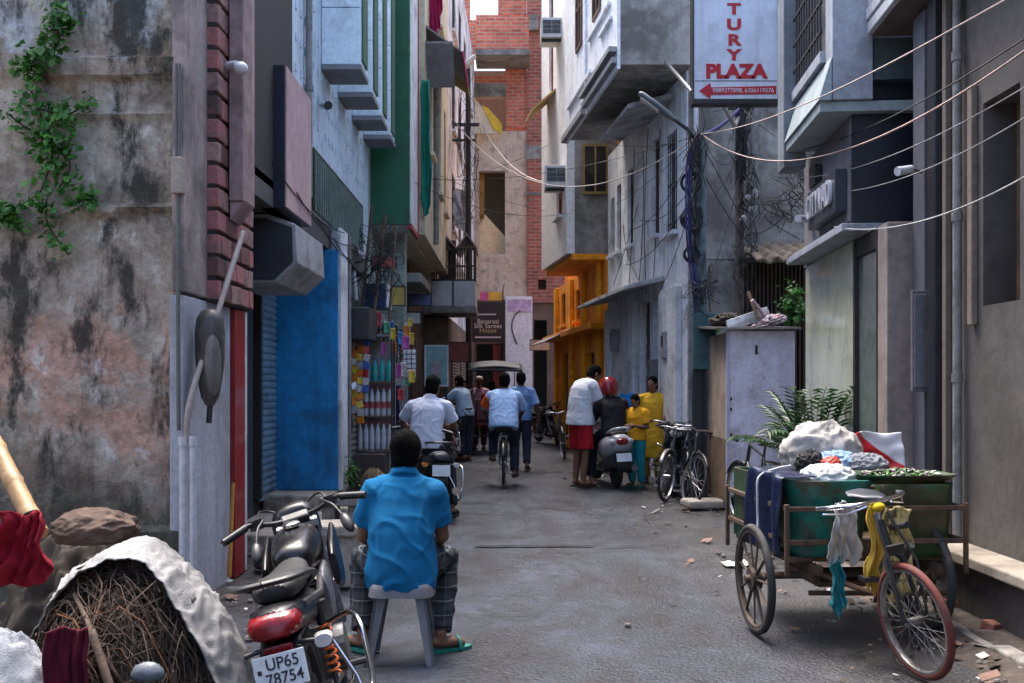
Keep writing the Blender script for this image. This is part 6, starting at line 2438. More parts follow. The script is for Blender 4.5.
# conduit, junction box, pipes, cable, lamp and meter on the old house
t = thing('junction_box', 'beige junction box with thin conduits on the old wall', 'junction box', (-2.2, 6.6, 2.9), world=True)
mb = MB()
mb.box(-2.24, -2.165, 6.56, 6.638, 2.76, 3.0)
mb.build('box', M('beige_box', (.36, .31, .25), .7, .15, 6, .1), t, bevel=.008)
mb = MB()
for dx in (-.2, -.185):
    mb.tube([(-2.2 + .0 * dx + (dx + .19) * 1.5, 6.6, 3.0), (-2.2 + (dx + .19) * 1.5, 6.6, 3.62)], .009, 8)
mb.tube([(-2.2, 6.6, 2.76), (-2.205, 6.6, 1.9), (-2.2, 6.6, 1.2)], .014, 8)
mb.build('conduit', M('grey_conduit', (.13, .13, .12), .6, .2), t, smooth=60)
t = thing('drain_pipes', 'pair of white plastic pipes running up the white pier', 'pipe', (-2.15, 6.6, 0), world=True)
for dx, r in ((-2.17, .026), (-2.105, .022)):
    mb = MB()
    mb.tube([(dx, 6.6, 0), (dx, 6.6, 1.12)], r, 12)
    mb.tube([(dx, 6.6, 1.1), (dx, 6.6, 1.16)], r * 1.25, 12)
    mb.build('pipe', M('white_pipe', (.6, .6, .63), .4, .1, 4, .1, dirt=(.3, .28, .27), damt=.4), t, smooth=50)
mb = MB()
mb.tube(smoothpath([(-1.96, 7.3, 2.62), (-2.0, 7.1, 2.3), (-2.06, 6.85, 1.85), (-2.13, 6.62, 1.4), (-2.15, 6.6, 1.12)], 6), .02, 10)
tag(mb.build('flexible_conduit', M('tan_conduit', (.36, .31, .28), .6, .15, 9, .1), smooth=60), 'tan flexible conduit running from brick cladding to the white pipes', 'conduit')
t = thing('lamp_housing', 'dark old lamp housing hanging upright on the white pier', 'lamp', (-2.05, 6.7, 1.7), world=True)
mb = MB()
mb.lathe([(.03, -.34), (.06, -.28), (.085, -.15), (.098, 0), (.1, .15), (.09, .25), (.06, .3), (.02, .32)], (-2.06, 6.82, 1.7), 20)
mb.build('shell', M('lamp_dark', (.055, .05, .048), .5, .3, 6, .2, 60, dirt=(.16, .14, .12), damt=.4, dscale=6), t, smooth=60)
mb = MB()
mb.ell((-2.03, 6.78, 1.66), (.06, .08, .24), 16, 10)
mb.build('lens', M('dusty_lens', (.16, .15, .14), .3, .2, 6, .1), t, smooth=180)
mb = MB()
mb.tube([(-2.06, 6.82, 1.36), (-2.065, 6.81, 1.24)], .02, 8)
mb.build('bracket', BLACKM, t)
t = thing('wall_lamp', 'small white bulb lamp on a bracket at the brick cladding', 'lamp', (-1.97, 7.3, 3.8), world=True)
mb = MB()
mb.tube([(-2.08, 7.33, 3.84), (-1.99, 7.22, 3.82)], [.03, .022], 10)
mb.build('bracket', WHITE, t, smooth=40)
mb = MB()
mb.ell((-1.945, 7.18, 3.775), (.05, .06, .045), 14, 10)
mb.build('bulb', M('lamp_white', (.7, .7, .7), .3, .05), t, smooth=180)
mb = MB()
mb.tube([(PX(231, 7.6), 7.55, .05), (PX(234, 7.7), 7.68, .75)], [.018, .014], 8)
tag(mb.build('stick', M('yellow_stick', (.5, .22, .04), .6), smooth=40), 'yellow orange stick leaning beside the red door jamb', 'stick')

# signs on the left
t = thing('sign_box', 'tall sign box with dark end and faded pink face on the left', 'sign', (-2.05, 9.3, 3.1), world=True)
mb = MB()
mb.box(-2.22, -2.0, 8.8, 9.9, 3.06, 4.32)
mb.build('casing', M('sign_dark', (.012, .012, .03), .5, .3, 3, .05), t, bevel=.006)
mb = MB()
mb.box(-1.998, -1.985, 8.81, 9.89, 3.07, 4.31)
mb.build('face', M('faded_pink', (.52, .34, .36), .55, .2, 1.2, .05, dirt=(.55, .42, .3), damt=.4, dscale=1.5), t)
t = thing('security_camera', 'black bullet camera on the pale blue wall', 'camera', (-2.05, 11, 4.5), world=True)
mb = MB()
mb.tube([(-2.08, 10.9, 4.55), (-1.98, 10.75, 4.5)], [.02, .03], 10)
mb.build('mount', STEEL, t)
mb = MB()
mb.tube([(-2.0, 10.8, 4.51), (-1.95, 10.62, 4.47)], [.04, .045], 12)
mb.build('body', BLKPL, t, smooth=40)
t = thing('cooler_box', 'blue metal box mounted on the wall above the stall', 'metal box', (-1.9, 14, 2.6), world=True)
mb = MB()
mb.box(-2.08, -1.76, 13.95, 14.5, 2.58, 2.92)
mb.build('cabinet', M('navy_blue_metal', (.012, .05, .16), .5, .2, 5, .1), t, bevel=.01)
mb = MB()
mb.box(-1.758, -1.74, 13.96, 14.48, 2.59, 2.91)
mb.build('side_plate', WHITE, t)
for i, (a, b, c, d, r) in enumerate(((372, 205, 360, 330, .02), (385, 215, 372, 330, .025), (396, 225, 388, 335, .018), (352, 250, 356, 300, .03))):
    mb = MB()
    mb.tube([(PX(a, 13.6), 13.6, PZ(b, 13.6)), (PX(c, 13.5), 13.5, PZ(d, 13.5))], r, 8)
    tag(mb.build('pole', WOODM if i < 3 else WHITE, smooth=40), ('brown pole leaning left above the stall, beside the blue house', 'thicker brown pole in the middle above the stall', 'thin brown pole by the green pier above the stall', 'short white pipe beside the blue shop wall')[i], 'pole')

# ----------------------------------------------------------------- the bottle stall
t = thing('stall', 'small street stall with bottle rack and dark wooden counter', 'stall', (-1.8, 13.2, 0), world=True)
mb = MB()
mb.box(-2.08, -1.62, 12.75, 13.2, .02, .62)
mb.build('counter', M('counter_wood', (.07, .05, .045), .7, .3, 6, .2), t, bevel=.01)
mb = MB()
for z in (.66, 1.1, 1.55):
    mb.box(-2.02, -1.56, 13.0, 13.3, z - .02, z)
mb.build('shelf', WOODM, t, bevel=.004)
mb = MB()
for x in (-2.03, -1.575):
    for y in (13.0, 13.28):
        mb.box(x, x + .02, y, y + .02, .62, 2.1)
mb.build('rack_post', BLACKM, t)
mb = MB()
mb.box(-2.05, -1.55, 13.32, 13.35, .62, 2.1)
mb.build('back_board', M('stall_back', (.3, .27, .28), .8, .4, 5, .1), t)
mb = MB()
mb.box(-2.1, -1.62, 13.0, 13.4, 2.13, 2.16)
mb.build('stall_roof', TIN, t)
BOT = clear_plastic('bottle_clear', (.75, .8, .86), .35, .12)
LAB = M('bottle_label', (.5, .1, .12), .5, .5, 9, 0)


def bottle(x, y, z, h, r, mat, cap, label, grp, lab=LAB):
    o = thing('bottle', label, 'bottle', (x, y, z), group=grp)
    mb = MB()
    mb.lathe([(r * .9, 0), (r, .01), (r, h * .6), (r * .75, h * .75), (r * .35, h * .87), (r * .35, h * .94)], n=12)
    mb.build('body', mat, o, smooth=50)
    mb = MB()
    mb.lathe([(r * .42, h * .93), (r * .42, h)], n=10)
    mb.build('cap', cap, o, smooth=40)
    mb = MB()
    mb.lathe([(r * 1.03, h * .25), (r * 1.03, h * .48)], n=12)
    mb.build('wrap', lab, o, smooth=40)
    return o


RC, BC = paint('red_cap', (.45, .02, .03), .4), paint('blue_cap', (.03, .1, .4), .4)
for k in range(6):
    bottle(-1.985 + k * .077, 13.08, .66, .36, .033, BOT, RC, 'clear bottle with white cap band on the lowest rack shelf of the stall', 'clear bottles on the lowest stall shelf', M('white_wrap', (.6, .62, .66), .5))
for k in range(6):
    bottle(-1.985 + k * .077, 13.08, 1.1, .38, .033, BOT, RC, 'clear bottle with red wrap on the middle rack shelf of the stall', 'clear bottles on the middle stall shelf')
TEALB = clear_plastic('bottle_teal', (.05, .5, .5), .35, .15)
for k in range(5):
    bottle(-1.975 + k * .09, 13.1, 1.55, .3, .04, TEALB, BC, 'teal jar with blue cap on the top rack shelf of the stall', 'teal jars on the top stall shelf', M('teal_wrap', (.06, .4, .42), .5, .4, 12, 0))
PK = [paint('packet_orange', (.65, .2, .02), .3), paint('packet_silver', (.55, .55, .58), .25, .6), paint('packet_yellow', (.65, .45, .04), .3), paint('packet_blue', (.04, .1, .4), .3), paint('packet_red', (.45, .02, .03), .3)]
for i, (px, y0, y1, pal) in enumerate(((354, 350, 420, (0, 1, 2)), (360, 345, 432, (0, 2, 1)), (366, 330, 400, (1, 3, 4)))):
    mb = MB()
    Y = 12.62
    zt, zb = PZ(y0, Y), PZ(y1, Y)
    n = int((zt - zb) / .1)
    mb.tube([(PX(px, Y), Y, zt + .12), (PX(px, Y), Y, zb)], .004, 5)
    for k in range(n):
        mb.cur = pal[k % 3]
        mb.obox((PX(px, Y) + RND.uniform(-.01, .01), Y, zt - .05 - k * .1), (.085, .02, .09), (RND.uniform(-.2, .2), RND.uniform(-.3, .3), RND.uniform(-.5, .5)))
    tag(mb.build('packet_string', PK, bevel=.008), ('string of orange and silver snack packets nearest the blue wall', 'longer string of orange and yellow snack packets', 'string of silver, blue and red snack packets by the rack')[i], 'snack packets')
for i in range(6):
    mb = MB()
    Y = 13.6 + .08 * i
    x = PX(379 + 4.4 * i, Y)
    z1, z0 = PZ(322 + 4 * (i % 3), Y), PZ(382 - 6 * (i % 2), Y)
    n = 16
    mb.tube([(x, Y, z1 + .1), (x, Y, z0)], .003, 5)
    for k in range(n):
        mb.cur = (k + i) % 3
        mb.ell((x + RND.uniform(-.008, .008), Y + RND.uniform(-.01, .01), z1 + (z0 - z1) * k / n), (.026, .026, .028), 7, 5)
    tag(mb.build('bead_string', [M('maroon_bead', (.12, .03, .025), .4), M('brown_bead', (.1, .06, .035), .5), M('black_bead', (.02, .02, .02), .4)], smooth=60),
        'hanging string of maroon and brown beads at the stall front', 'bead string', 'bead strings hanging at the stall')
t = thing('packet_card', 'card of small white sachets hanging right of the beads', 'sachet card', (-1.45, 14, 1.6), world=True)
Y = 14.1
mb = MB()
mb.box(PX(402, Y), PX(416, Y), Y, Y + .01, PZ(379, Y), PZ(349, Y))
mb.build('card', M('card_grey', (.2, .2, .22), .8), t)
mb = MB()
for a in range(3):
    for b in range(6):
        mb.obox((PX(404.5 + a * 4.6, Y), Y - .015, PZ(352 + b * 4.8, Y)), (.052, .02, .055), (.1 * RND.uniform(-1, 1), .2 * RND.uniform(-1, 1), 0))
mb.build('sachet', WHITE, t, bevel=.006)
for i, (px, y0, y1, c) in enumerate(((398, 385, 440, (.03, .04, .12)), (404, 385, 425, (.3, .28, .3)), (347, 380, 440, (.05, .05, .07)))):
    Y = 13.9 if i < 2 else 12.4
    drape('hanging_cloth', cloth('stall_cloth_%d' % i, c), ('dark navy cloth hanging right of the bottle rack', 'pale grey cloth hanging beyond the bottle rack', 'charcoal cloth hanging by the tan shutter')[i], 'cloth',
          .12, (y1 - y0) * Y / 1000, (PX(px, Y), Y, PZ(y0, Y)), 0, .02, 2, .9, i * 3)
bagshape('sack', cloth('jute_sack', (.2, .15, .09), .95, .3, .6, 20), 'brown jute sack on the ground before the stall', 'sack', (-1.72, 12.45, .2), (.18, .16, .25), seed=61, amp=.1)

# more goods along the stall and the shops behind it
PAL = [(.5, .05, .06), (.05, .22, .45), (.6, .42, .05), (.06, .34, .2), (.55, .5, .5), (.4, .08, .3), (.65, .22, .03)]
WHERE = ('beside the bead strings', 'above the clear bottles', 'under the blue metal box', 'beyond the bottle rack', 'near the pale green pier')
for i in range(44):
    px, py, Y = RND.uniform(366, 412), RND.uniform(318, 398), RND.uniform(12.85, 14.6)
    c = PAL[i % 7]
    cn = ('red', 'blue', 'yellow', 'green', 'pale grey', 'purple', 'orange')[i % 7]
    mb = MB()
    x, z, w_, h_ = PX(px, Y), PZ(py, Y), RND.uniform(.05, .1), RND.uniform(.1, .2)
    mb.grid(lambda u, v: (x + w_ * (u - .5), Y + .018 * sin(pi * u) * sin(pi * v) + .008 * noise.noise(V((u * 4, v * 4, i))), z + h_ * (v - .5)), 8, 8)
    tag(mb.build('hanging_packet', M('packet_%d' % (i % 7), c, .35, .4, 14, .1, 30), smooth=180, solid=.006),
        'small %s packet among goods hanging at the stall' % cn, 'packet', 'small %s packets hanging at the stall' % cn)
for i, (px, py, w_, h_, Y, c, lab) in enumerate(((384, 262, .35, .16, 14.3, (.5, .1, .08), 'small red board fixed above the blue metal box'), (412, 318, .3, .2, 17.2, (.5, .5, .46), 'small cream board on the shop beyond the green pier'),
                                                 (420, 300, .4, .2, 18.2, (.1, .12, .3), 'dark blue board under the slab of the green panel house'), (398, 296, .22, .3, 15.6, (.55, .4, .1), 'small yellow board on the pale green pier'),
                                                 (458, 352, .5, .45, 23, (.32, .06, .05), 'maroon board over the far left shop shutter'), (540, 345, .55, .3, 27.5, (.5, .5, .55), 'pale board hanging by the orange house end'))):
    t = thing('shop_board', lab, 'sign board', (PX(px, Y), Y, PZ(py, Y)))
    MB().box(-w_ / 2, w_ / 2, 0, .03, -h_ / 2, h_ / 2).build('panel', M('board_%d' % i, c, .5, .25, 8, .05), t, bevel=.004)
    q = MB()
    frame_bars(q, -w_ / 2 - .01, w_ / 2 + .01, -h_ / 2 - .01, h_ / 2 + .01, .018, -.014, -.001)
    q.build('frame', BLACKM, t)
# poster board, dark sign, cloths far left
t = thing('poster_board', 'pale teal framed poster board outside the far left shop', 'poster board', (-1.4, 19, 1.5), world=True)
Y = 19.0
mb = MB()
mb.box(PX(425, Y), PX(448, Y), Y, Y + .04, PZ(386, Y), PZ(346, Y))
mb.build('board', M('teal_poster', (.22, .38, .4), .5, .4, 3.5, 0), t, bevel=.006)
mb = MB()
frame_bars(mb, PX(424.5, Y), PX(448.5, Y), PZ(386.5, Y), PZ(345, Y), .03, Y - .012, Y - .001)
mb.build('frame', WHITE, t)
mb = MB()
mb.ell((PX(436, Y), Y - .006, PZ(368, Y)), (.09, .005, .16), 16, 10)
mb.ell((PX(436, Y), Y - .009, PZ(362, Y)), (.05, .005, .06), 14, 8)
mb.build('picture', M('poster_figure', (.38, .3, .34), .6, .5, 14, 0), t, smooth=180)
mb = MB()
for x in (427, 446):
    mb.box(PX(x, Y) - .02, PX(x, Y) + .02, Y + .05, Y + .09, 0, PZ(350, Y))
mb.build('post', BLACKM, t)
t = thing('hanging_sign', 'black shop board with white and gold lines hanging over the lane end', 'sign', (-.7, 31, 2.8), world=True)
Y = 30.5
mb = MB()
mb.box(PX(472, Y), PX(505, Y), Y, Y + .12, PZ(342, Y), PZ(302, Y))
mb.build('board', M('board_black', (.014, .011, .018), .5, .2, 3, .03), t, bevel=.01)
for i, (l, c) in enumerate((('Banarasi', (.6, .58, .6)), ('Silk Sarees', (.6, .58, .6)), ('House', (.45, .38, .2)))):
    text(l, .2, M('sign_ink_%d' % (i // 2), c, .5, .05, 3, 0), t, (PX(488, Y), Y - .012, PZ(321.5 + i * 4.6, Y)), (radians(90), 0, 0), .004)
mb = MB()
mb.box(PX(475, Y), PX(501, Y), Y - .01, Y - .001, PZ(338, Y), PZ(336.6, Y))
mb.box(PX(475, Y), PX(496, Y), Y - .01, Y - .001, PZ(315, Y), PZ(313.8, Y))
mb.build('rule_line', M('sign_ink_0', (.6, .58, .6), .5), t)
mb = MB()
for x in (474, 503):
    mb.tube([(PX(x, Y), Y + .06, PZ(302, Y)), (PX(x, Y), Y + .06, PZ(290, Y)), (PX(x, Y), ye - .1, PZ(285, ye))], .02, 6)
mb.build('bracket', BLACKM, t)
t = thing('shop_banner', 'small pink and yellow banner above the black board', 'banner', (-.6, 31, 4.2), world=True)
mb = MB()
mb.box(PX(480, 30.6), PX(503, 30.6), 30.6, 30.65, PZ(300.5, 30.6), PZ(292, 30.6))
mb.build('board', M('banner_yellow', (.6, .4, .06), .5, .3, 2, 0), t)
mb = MB()
mb.box(PX(480, 30.6), PX(488, 30.6), 30.585, 30.599, PZ(300.5, 30.6), PZ(292, 30.6))
mb.build('pink_field', M('banner_pink', (.5, .1, .3), .5), t)
drape('teal_cloth', cloth('teal_green_cloth', (.02, .22, .16), .85), 'teal green cloth hanging down the cream house front', 'cloth', .22, 2.2, (PX(424, 15.9) , 16.4, PZ(80, 16.4)), -.5, .05, 2, .6, 2)
drape('magenta_cloth', cloth('magenta_cloth', (.42, .02, .1), .85), 'magenta cloth hanging high over the lane on the left', 'cloth', .28, 1.0, (PX(437, 17.5), 17.5, PZ(-25, 17.5)), -.5, .05, 2, .8, 5)
drape('white_cloth', cloth('washed_white', (.6, .6, .62), .85), 'white washing hanging over the railing far left', 'cloth', .45, 1.0, (PX(463, 24.5), 24.4, PZ(190, 24.5)), -.3, .05, 2, .9, 6)

# ----------------------------------------------------------------- poles, lamp, wires
t = thing('lamp_post', 'blue-grey painted street lamp pole with cabinet beside the kiosk', 'street lamp', (2.44, 13.0, 0), world=True)
PP = M('blue_grey_pole', (.09, .14, .17), .6, .2, 6, .25, 50, dirt=(.04, .04, .04), damt=.45, dscale=4)
mb = MB()
mb.tube([(2.44, 13, 0), (2.44, 13, 1.7)], [.105, .1], 16)
mb.build('pole_base', M('tarred_base', (.02, .024, .026), .6, .3, 6, .2), t, smooth=50)
mb = MB()
mb.tube([(2.44, 13, 1.7), (2.44, 13, 4.75)], [.092, .078], 16)
mb.build('pole', PP, t, smooth=50)
mb = MB()
mb.box(2.33, 2.62, 12.84, 12.89, 1.7, 2.42)
mb.box(2.35, 2.6, 12.891, 13.08, 1.72, 2.4)
mb.build('cabinet', M('teal_cabinet', (.05, .13, .15), .5, .2, 5, .15, dirt=(.03, .04, .04), damt=.4), t, bevel=.01)
mb = MB()
mb.tube([(2.4, 13, 4.66), (2.3, 12.98, 4.8), (2.0, 12.95, 5.02)], .024, 10)
mb.build('lamp_arm', BLACKM, t, smooth=40)
mb = MB(Matrix.Translation((1.88, 12.93, 5.1)) @ Euler((0, radians(37), 0)).to_matrix().to_4x4())
mb.loft([[V((x, w_ * cos(2 * pi * k / 14), .045 * sin(2 * pi * k / 14) * q)) for k in range(14)] for x, w_, q in ((-.3, .03, .4), (-.26, .085, .8), (0, .095, 1), (.2, .06, .9), (.28, .035, .6))])
mb.build('lamp_head', M('lamp_grey', (.13, .15, .17), .4, .2), t, smooth=50)
mb = MB(Matrix.Translation((1.88, 12.93, 5.1)) @ Euler((0, radians(37), 0)).to_matrix().to_4x4())
mb.box(-.24, .05, -.06, .06, -.055, -.04)
mb.build('lamp_lens', CLEARL, t, bevel=.01)
t = thing('utility_pole', 'thin rusty utility pole with tangled wires behind the kiosk', 'utility pole', (3.06, 13.5, 0), world=True)
mb = MB()
mb.tube([(3.06, 13.5, 0), (3.08, 13.5, 5.35)], [.07, .055], 14)
mb.build('pole', M('mottled_pole', (.16, .13, .12), .85, .4, 5, .4, 50, dirt=(.04, .035, .03), damt=.5, dscale=5), t, smooth=50)
mb = MB()
mb.box(2.9, 3.25, 13.42, 13.46, 5.2, 5.26)
mb.box(3.0, 3.14, 13.4, 13.44, 4.25, 5.15)
mb.build('crossarm', BLACKM, t)
for i, (x, z, c) in enumerate(((2.93, 5.3, 0), (3.22, 5.3, 0), (3.06, 5.34, 0), (3.15, 4.0, 1), (3.2, 3.85, 1), (3.1, 3.72, 1), (3.25, 4.05, 1))):
    mb = MB()
    if c:
        mb.ell((x, 13.4, z), (.05, .04, .085), 10, 8, (.4 * i, .5 * i, 0))
    else:
        mb.lathe([(.03, -.05), (.035, -.02), (.022, 0), (.03, .03), (.01, .05)], (x, 13.44, z), 10)
    mb.build('insulator', M('white_taped', (.4, .4, .41), .6, .3, 20, .2) if c else BLKPL, t, smooth=50)
for k, (cx, cz, r) in enumerate(((2.31, 4.12, .12), (2.33, 3.66, .13), (2.33, 3.2, .1))):
    mb = MB()
    for j in range(6):
        mb.ring((cx + RND.uniform(-.015, .015), 12.92 + j * .014, cz + RND.uniform(-.015, .015)), (.15, 1, .1), r * RND.uniform(.82, 1.08), .009, 28, 6)
    tag(mb.build('cable_coil', WIRE, smooth=60), ('coil of black cable on the lamp pole, topmost of three', 'coil of black cable on the lamp pole, middle of three', 'coil of black cable on the lamp pole, lowest of three')[k], 'cable coil')
WBLUE = paint('blue_cable', (.022, .02, .13), .5)
mb = MB()
for dx in (0, .03, .055):
    mb.tube(smoothpath([(2.42, 12.88, 4.75), (2.27 + dx, 12.88, 4.45), (2.24 + dx, 12.88, 3.9), (2.26 + dx, 12.88, 3.3), (2.33 + dx, 12.88, 2.75), (2.36, 12.9, 2.42)], 6), .013, 8)
tag(mb.build('blue_cable', WBLUE, smooth=60), 'blue cables running down the left of the lamp pole', 'cable')
mb = MB()
mb.tube(hang((2.42, 12.95, 4.72), (3.05, 13.42, 5.2), .05), .025, 8)
tag(mb.build('cable', WBLUE, smooth=60), 'thick blue black cable between the lamp pole and utility pole', 'cable')
P0 = (2.44, 12.9, 4.74)


def wire(label, a, b, sag, r, mat, name='wire', n=22):
    mb = MB()
    pts = hang(a, b, sag, n)
    if 'right edge' in label or 'top right' in label:      # runs on past the frame to a fixing on the near wall
        d = pts[-1] - pts[-2]
        k = (pts[-1].y - 3.4) / abs(d.y)
        q = pts[-1] + d * k
        pts += [pts[-1].lerp(q, .5), V((3.095, q.y, q.z))]
    mb.tube(pts, r, 6)
    return tag(mb.build(name, mat, smooth=60), label, 'wire')


wire('pale wire from lamp pole rising to the top right over the shop', P0, (2.42, 5.4, PZ(25, 5.4)), .12, .0055, PALEWIRE)
wire('thick pale wire from lamp pole sagging to the right edge', P0, (2.88, 5.4, PZ(36, 5.4)), .5, .007, M('pinkish_cable', (.42, .3, .27), .6))
wire('grey wire along the shop front to the right edge, upper one', (2.78, 9.6, PZ(178, 9.6)), (2.9, 5.4, PZ(72, 5.4)), .12, .004, M('grey_wire', (.3, .29, .3), .6))
wire('grey wire over the navy front to the right edge, middle one', (2.78, 9.4, PZ(192, 9.4)), (2.92, 5.4, PZ(100, 5.4)), .16, .004, M('grey_wire', (.3, .29, .3), .6))
wire('pale grey wire low across the shop front to the right edge', (2.74, 8.5, PZ(227, 8.5)), (2.95, 5.5, PZ(163, 5.5)), .14, .005, M('pale_grey_wire', (.42, .43, .43), .6))
wire('faint dark wire above the shop to the right edge', (2.78, 9.6, PZ(150, 9.6)), (2.9, 5.4, PZ(22, 5.4)), .1, .005, WIRE)
wire('pale wire spanning the lane from the left house to the lamp pole', (-1.2, 20, PZ(118, 20)), P0, 1.0, .008, PALEWIRE)
wire('pale wire from brick house to the lower air conditioner', (-1.0, 33.3, PZ(125, 33.3)), (1.0, 22.3, 6.0), .5, .022, PALEWIRE)
for i, (a, b, s_) in enumerate((((705, 150, 12.95), (748, 230, 13.4), 0), ((745, 140, 13.4), (712, 200, 12.95), .05), ((702, 170, 12.95), (760, 255, 13.6), .1), ((745, 150, 13.4), (715, 265, 12.95), .1),
                                ((742, 200, 13.4), (806, 190, 10.1), .1), ((748, 235, 13.4), (806, 190, 10.1), .12), ((690, 190, 12.9), (640, 220, 15.8), .15), ((690, 200, 12.9), (625, 265, 17), .2),
                                ((690, 210, 12.9), (655, 300, 15.6), .1), ((690, 160, 12.9), (630, 230, 17), .2))):
    q = wire(('thin black wire crossing between the two poles' if i < 4 else ('thin black wire from utility pole to the shop wall' if i < 6 else 'thin black wire from lamp pole to the streaked white wall')),
         (PX(a[0], a[2]), a[2], PZ(a[1], a[2])), (PX(b[0], b[2]), b[2], PZ(b[1], b[2])), s_, .006, WIRE)
    q['group'] = ('thin wires between the two poles' if i < 4 else ('thin wires to the shop wall' if i < 6 else 'thin wires to the white wall'))
# drooping cables on the streaked wall of the overhang house
for i, (a, zt, b, zb, bow) in enumerate(((636, 5.6, 630, 3.1, .1), (645, 5.4, 640, 3.1, .14), (650, 5.7, 648, 3.0, -.08), (662, 5.5, 655, 3.1, .06), (625, 4.4, 640, 3.3, -.12), (640, 4.6, 615, 3.4, .1))):
    mb = MB(X8)
    ua, ub = U8(a), U8(b)
    mb.tube(bez((ua, -.03, zt), ((ua + ub) / 2 + bow * 3, -.06, (zt + zb) / 2), (ub, -.03, zb), 12), .007, 6)
    tag(mb.build('wall_cable', WIRE, smooth=60), 'black cable drooping down the streaked white wall', 'cable', 'black cables on the streaked white wall')
t = thing('utility_pole', 'black far pole with crossarm before the stained white house', 'utility pole', (PX(468, 24), 24, 0), world=True)
mb = MB()
mb.tube([(PX(469, 24), 24, 0), (PX(468, 24), 24, PZ(60, 24))], [.08, .06], 10)
mb.build('pole', BLACKM, t, smooth=50)
mb = MB()
mb.box(PX(446, 24), PX(479, 24), 23.9, 23.96, PZ(127, 24), PZ(124, 24))
mb.box(PX(452, 24), PX(475, 24), 23.9, 23.96, PZ(142, 24), PZ(140, 24))
mb.build('crossarm', BLACKM, t)
mb = MB()
mb.tube([(PX(468, 24), 24, PZ(68, 24)), (PX(472, 23.6), 23.6, PZ(58, 23.6))], .04, 8)
mb.loft([[V((PX(463 + x, 23.5), 23.5 + .13 * cos(2 * pi * k / 12), PZ(66 - y, 23.5) + w_ * sin(2 * pi * k / 12))) for k in range(12)] for x, y, w_ in ((0, 0, .04), (4, 2, .12), (9, 6, .1), (13, 10, .03))])
mb.build('lamp_head', M('pale_lamp', (.5, .52, .55), .4, .1), t, smooth=50)

# tangles of thin cable round the two poles and along the fronts
def tangle(label, c, r, h, n, seed):
    rn = random.Random(seed)
    mb = MB()
    for i in range(n):
        p = V(c) + V((rn.uniform(-r, r), rn.uniform(-.12, .0), rn.uniform(-h, h)))
        pts = []
        for k in range(7):
            pts.append(p + V((rn.gauss(0, r * .55), rn.gauss(0, .04), rn.gauss(0, h * .28))))
        mb.tube(smoothpath(pts, 5), rn.choice((.0035, .005, .007)), 5)
    tag(mb.build('cable_tangle', WIRE, smooth=60), label, 'cable tangle', kind='stuff')


tangle('tangle of thin black cables on the upper lamp pole', (2.36, 12.9, 4.0), .09, .7, 18, 1)
tangle('tangle of thin black cables round the top of the utility pole', (3.08, 13.42, 4.7), .1, .6, 15, 2)
tangle('tangle of thin cables hanging on the utility pole above the kiosk', (3.12, 13.42, 3.4), .14, .6, 16, 3)
tangle('tangle of cables on the lamp pole above its cabinet', (2.42, 12.88, 2.75), .14, .35, 16, 4)
tangle('tangle of cables on the far black pole', (PX(468, 23.9), 23.8, 6.9), .2, 1.6, 22, 5)
tangle('tangle of cables above the bottle stall', (PX(378, 13.4), 13.4, PZ(270, 13.4)), .22, .5, 26, 6)
tangle('tangle of cables at the shop band beside the utility pole', (2.98, 10.6, 3.5), .2, .35, 14, 7)
DKW = ((P0, (1.95, 18.8, 4.9)), (P0, (1.62, 18.0, 5.9)), ((3.06, 13.42, 5.2), (2.3, 16.2, 5.3)), (P0, (3.06, 13.42, 4.6)), ((3.06, 13.42, 5.25), (2.85, 9.4, 3.65)), ((3.06, 13.42, 4.4), (2.95, 10.4, 3.4)),
       (P0, (-1.45, 17.0, 5.0)), ((-1.5, 15.3, 4.6), (1.3, 20.2, 5.0)), ((-1.45, 19.5, 5.6), (.9, 22.6, 5.4)), ((-1.3, 23.5, 6.4), (1.0, 22.0, 6.9)), ((3.06, 13.42, 5.25), (.95, 22.8, 7.6)), (P0, (2.52, 14.28, 3.4)))
for i, (a, b) in enumerate(DKW):
    q = wire('thin dark wire strung between the poles and house fronts', a, b, .08 + .06 * (i % 4), .0045, WIRE)
    q['group'] = 'thin dark wires strung over the lane'
for i in range(7):
    y0 = 8.3 + i * .9
    mb = MB()
    z0 = 3.35 - .08 * i
    mb.tube(hang((-1.99 + .01 * i, y0, z0), (-1.93, y0 + 3.2, z0 - .1 + .08 * (i % 3)), .12 + .05 * (i % 3)), .006, 5)
    tag(mb.build('wall_cable', WIRE, smooth=60), 'black cable sagging along the left shop fronts', 'cable', 'black cables along the left shop fronts')
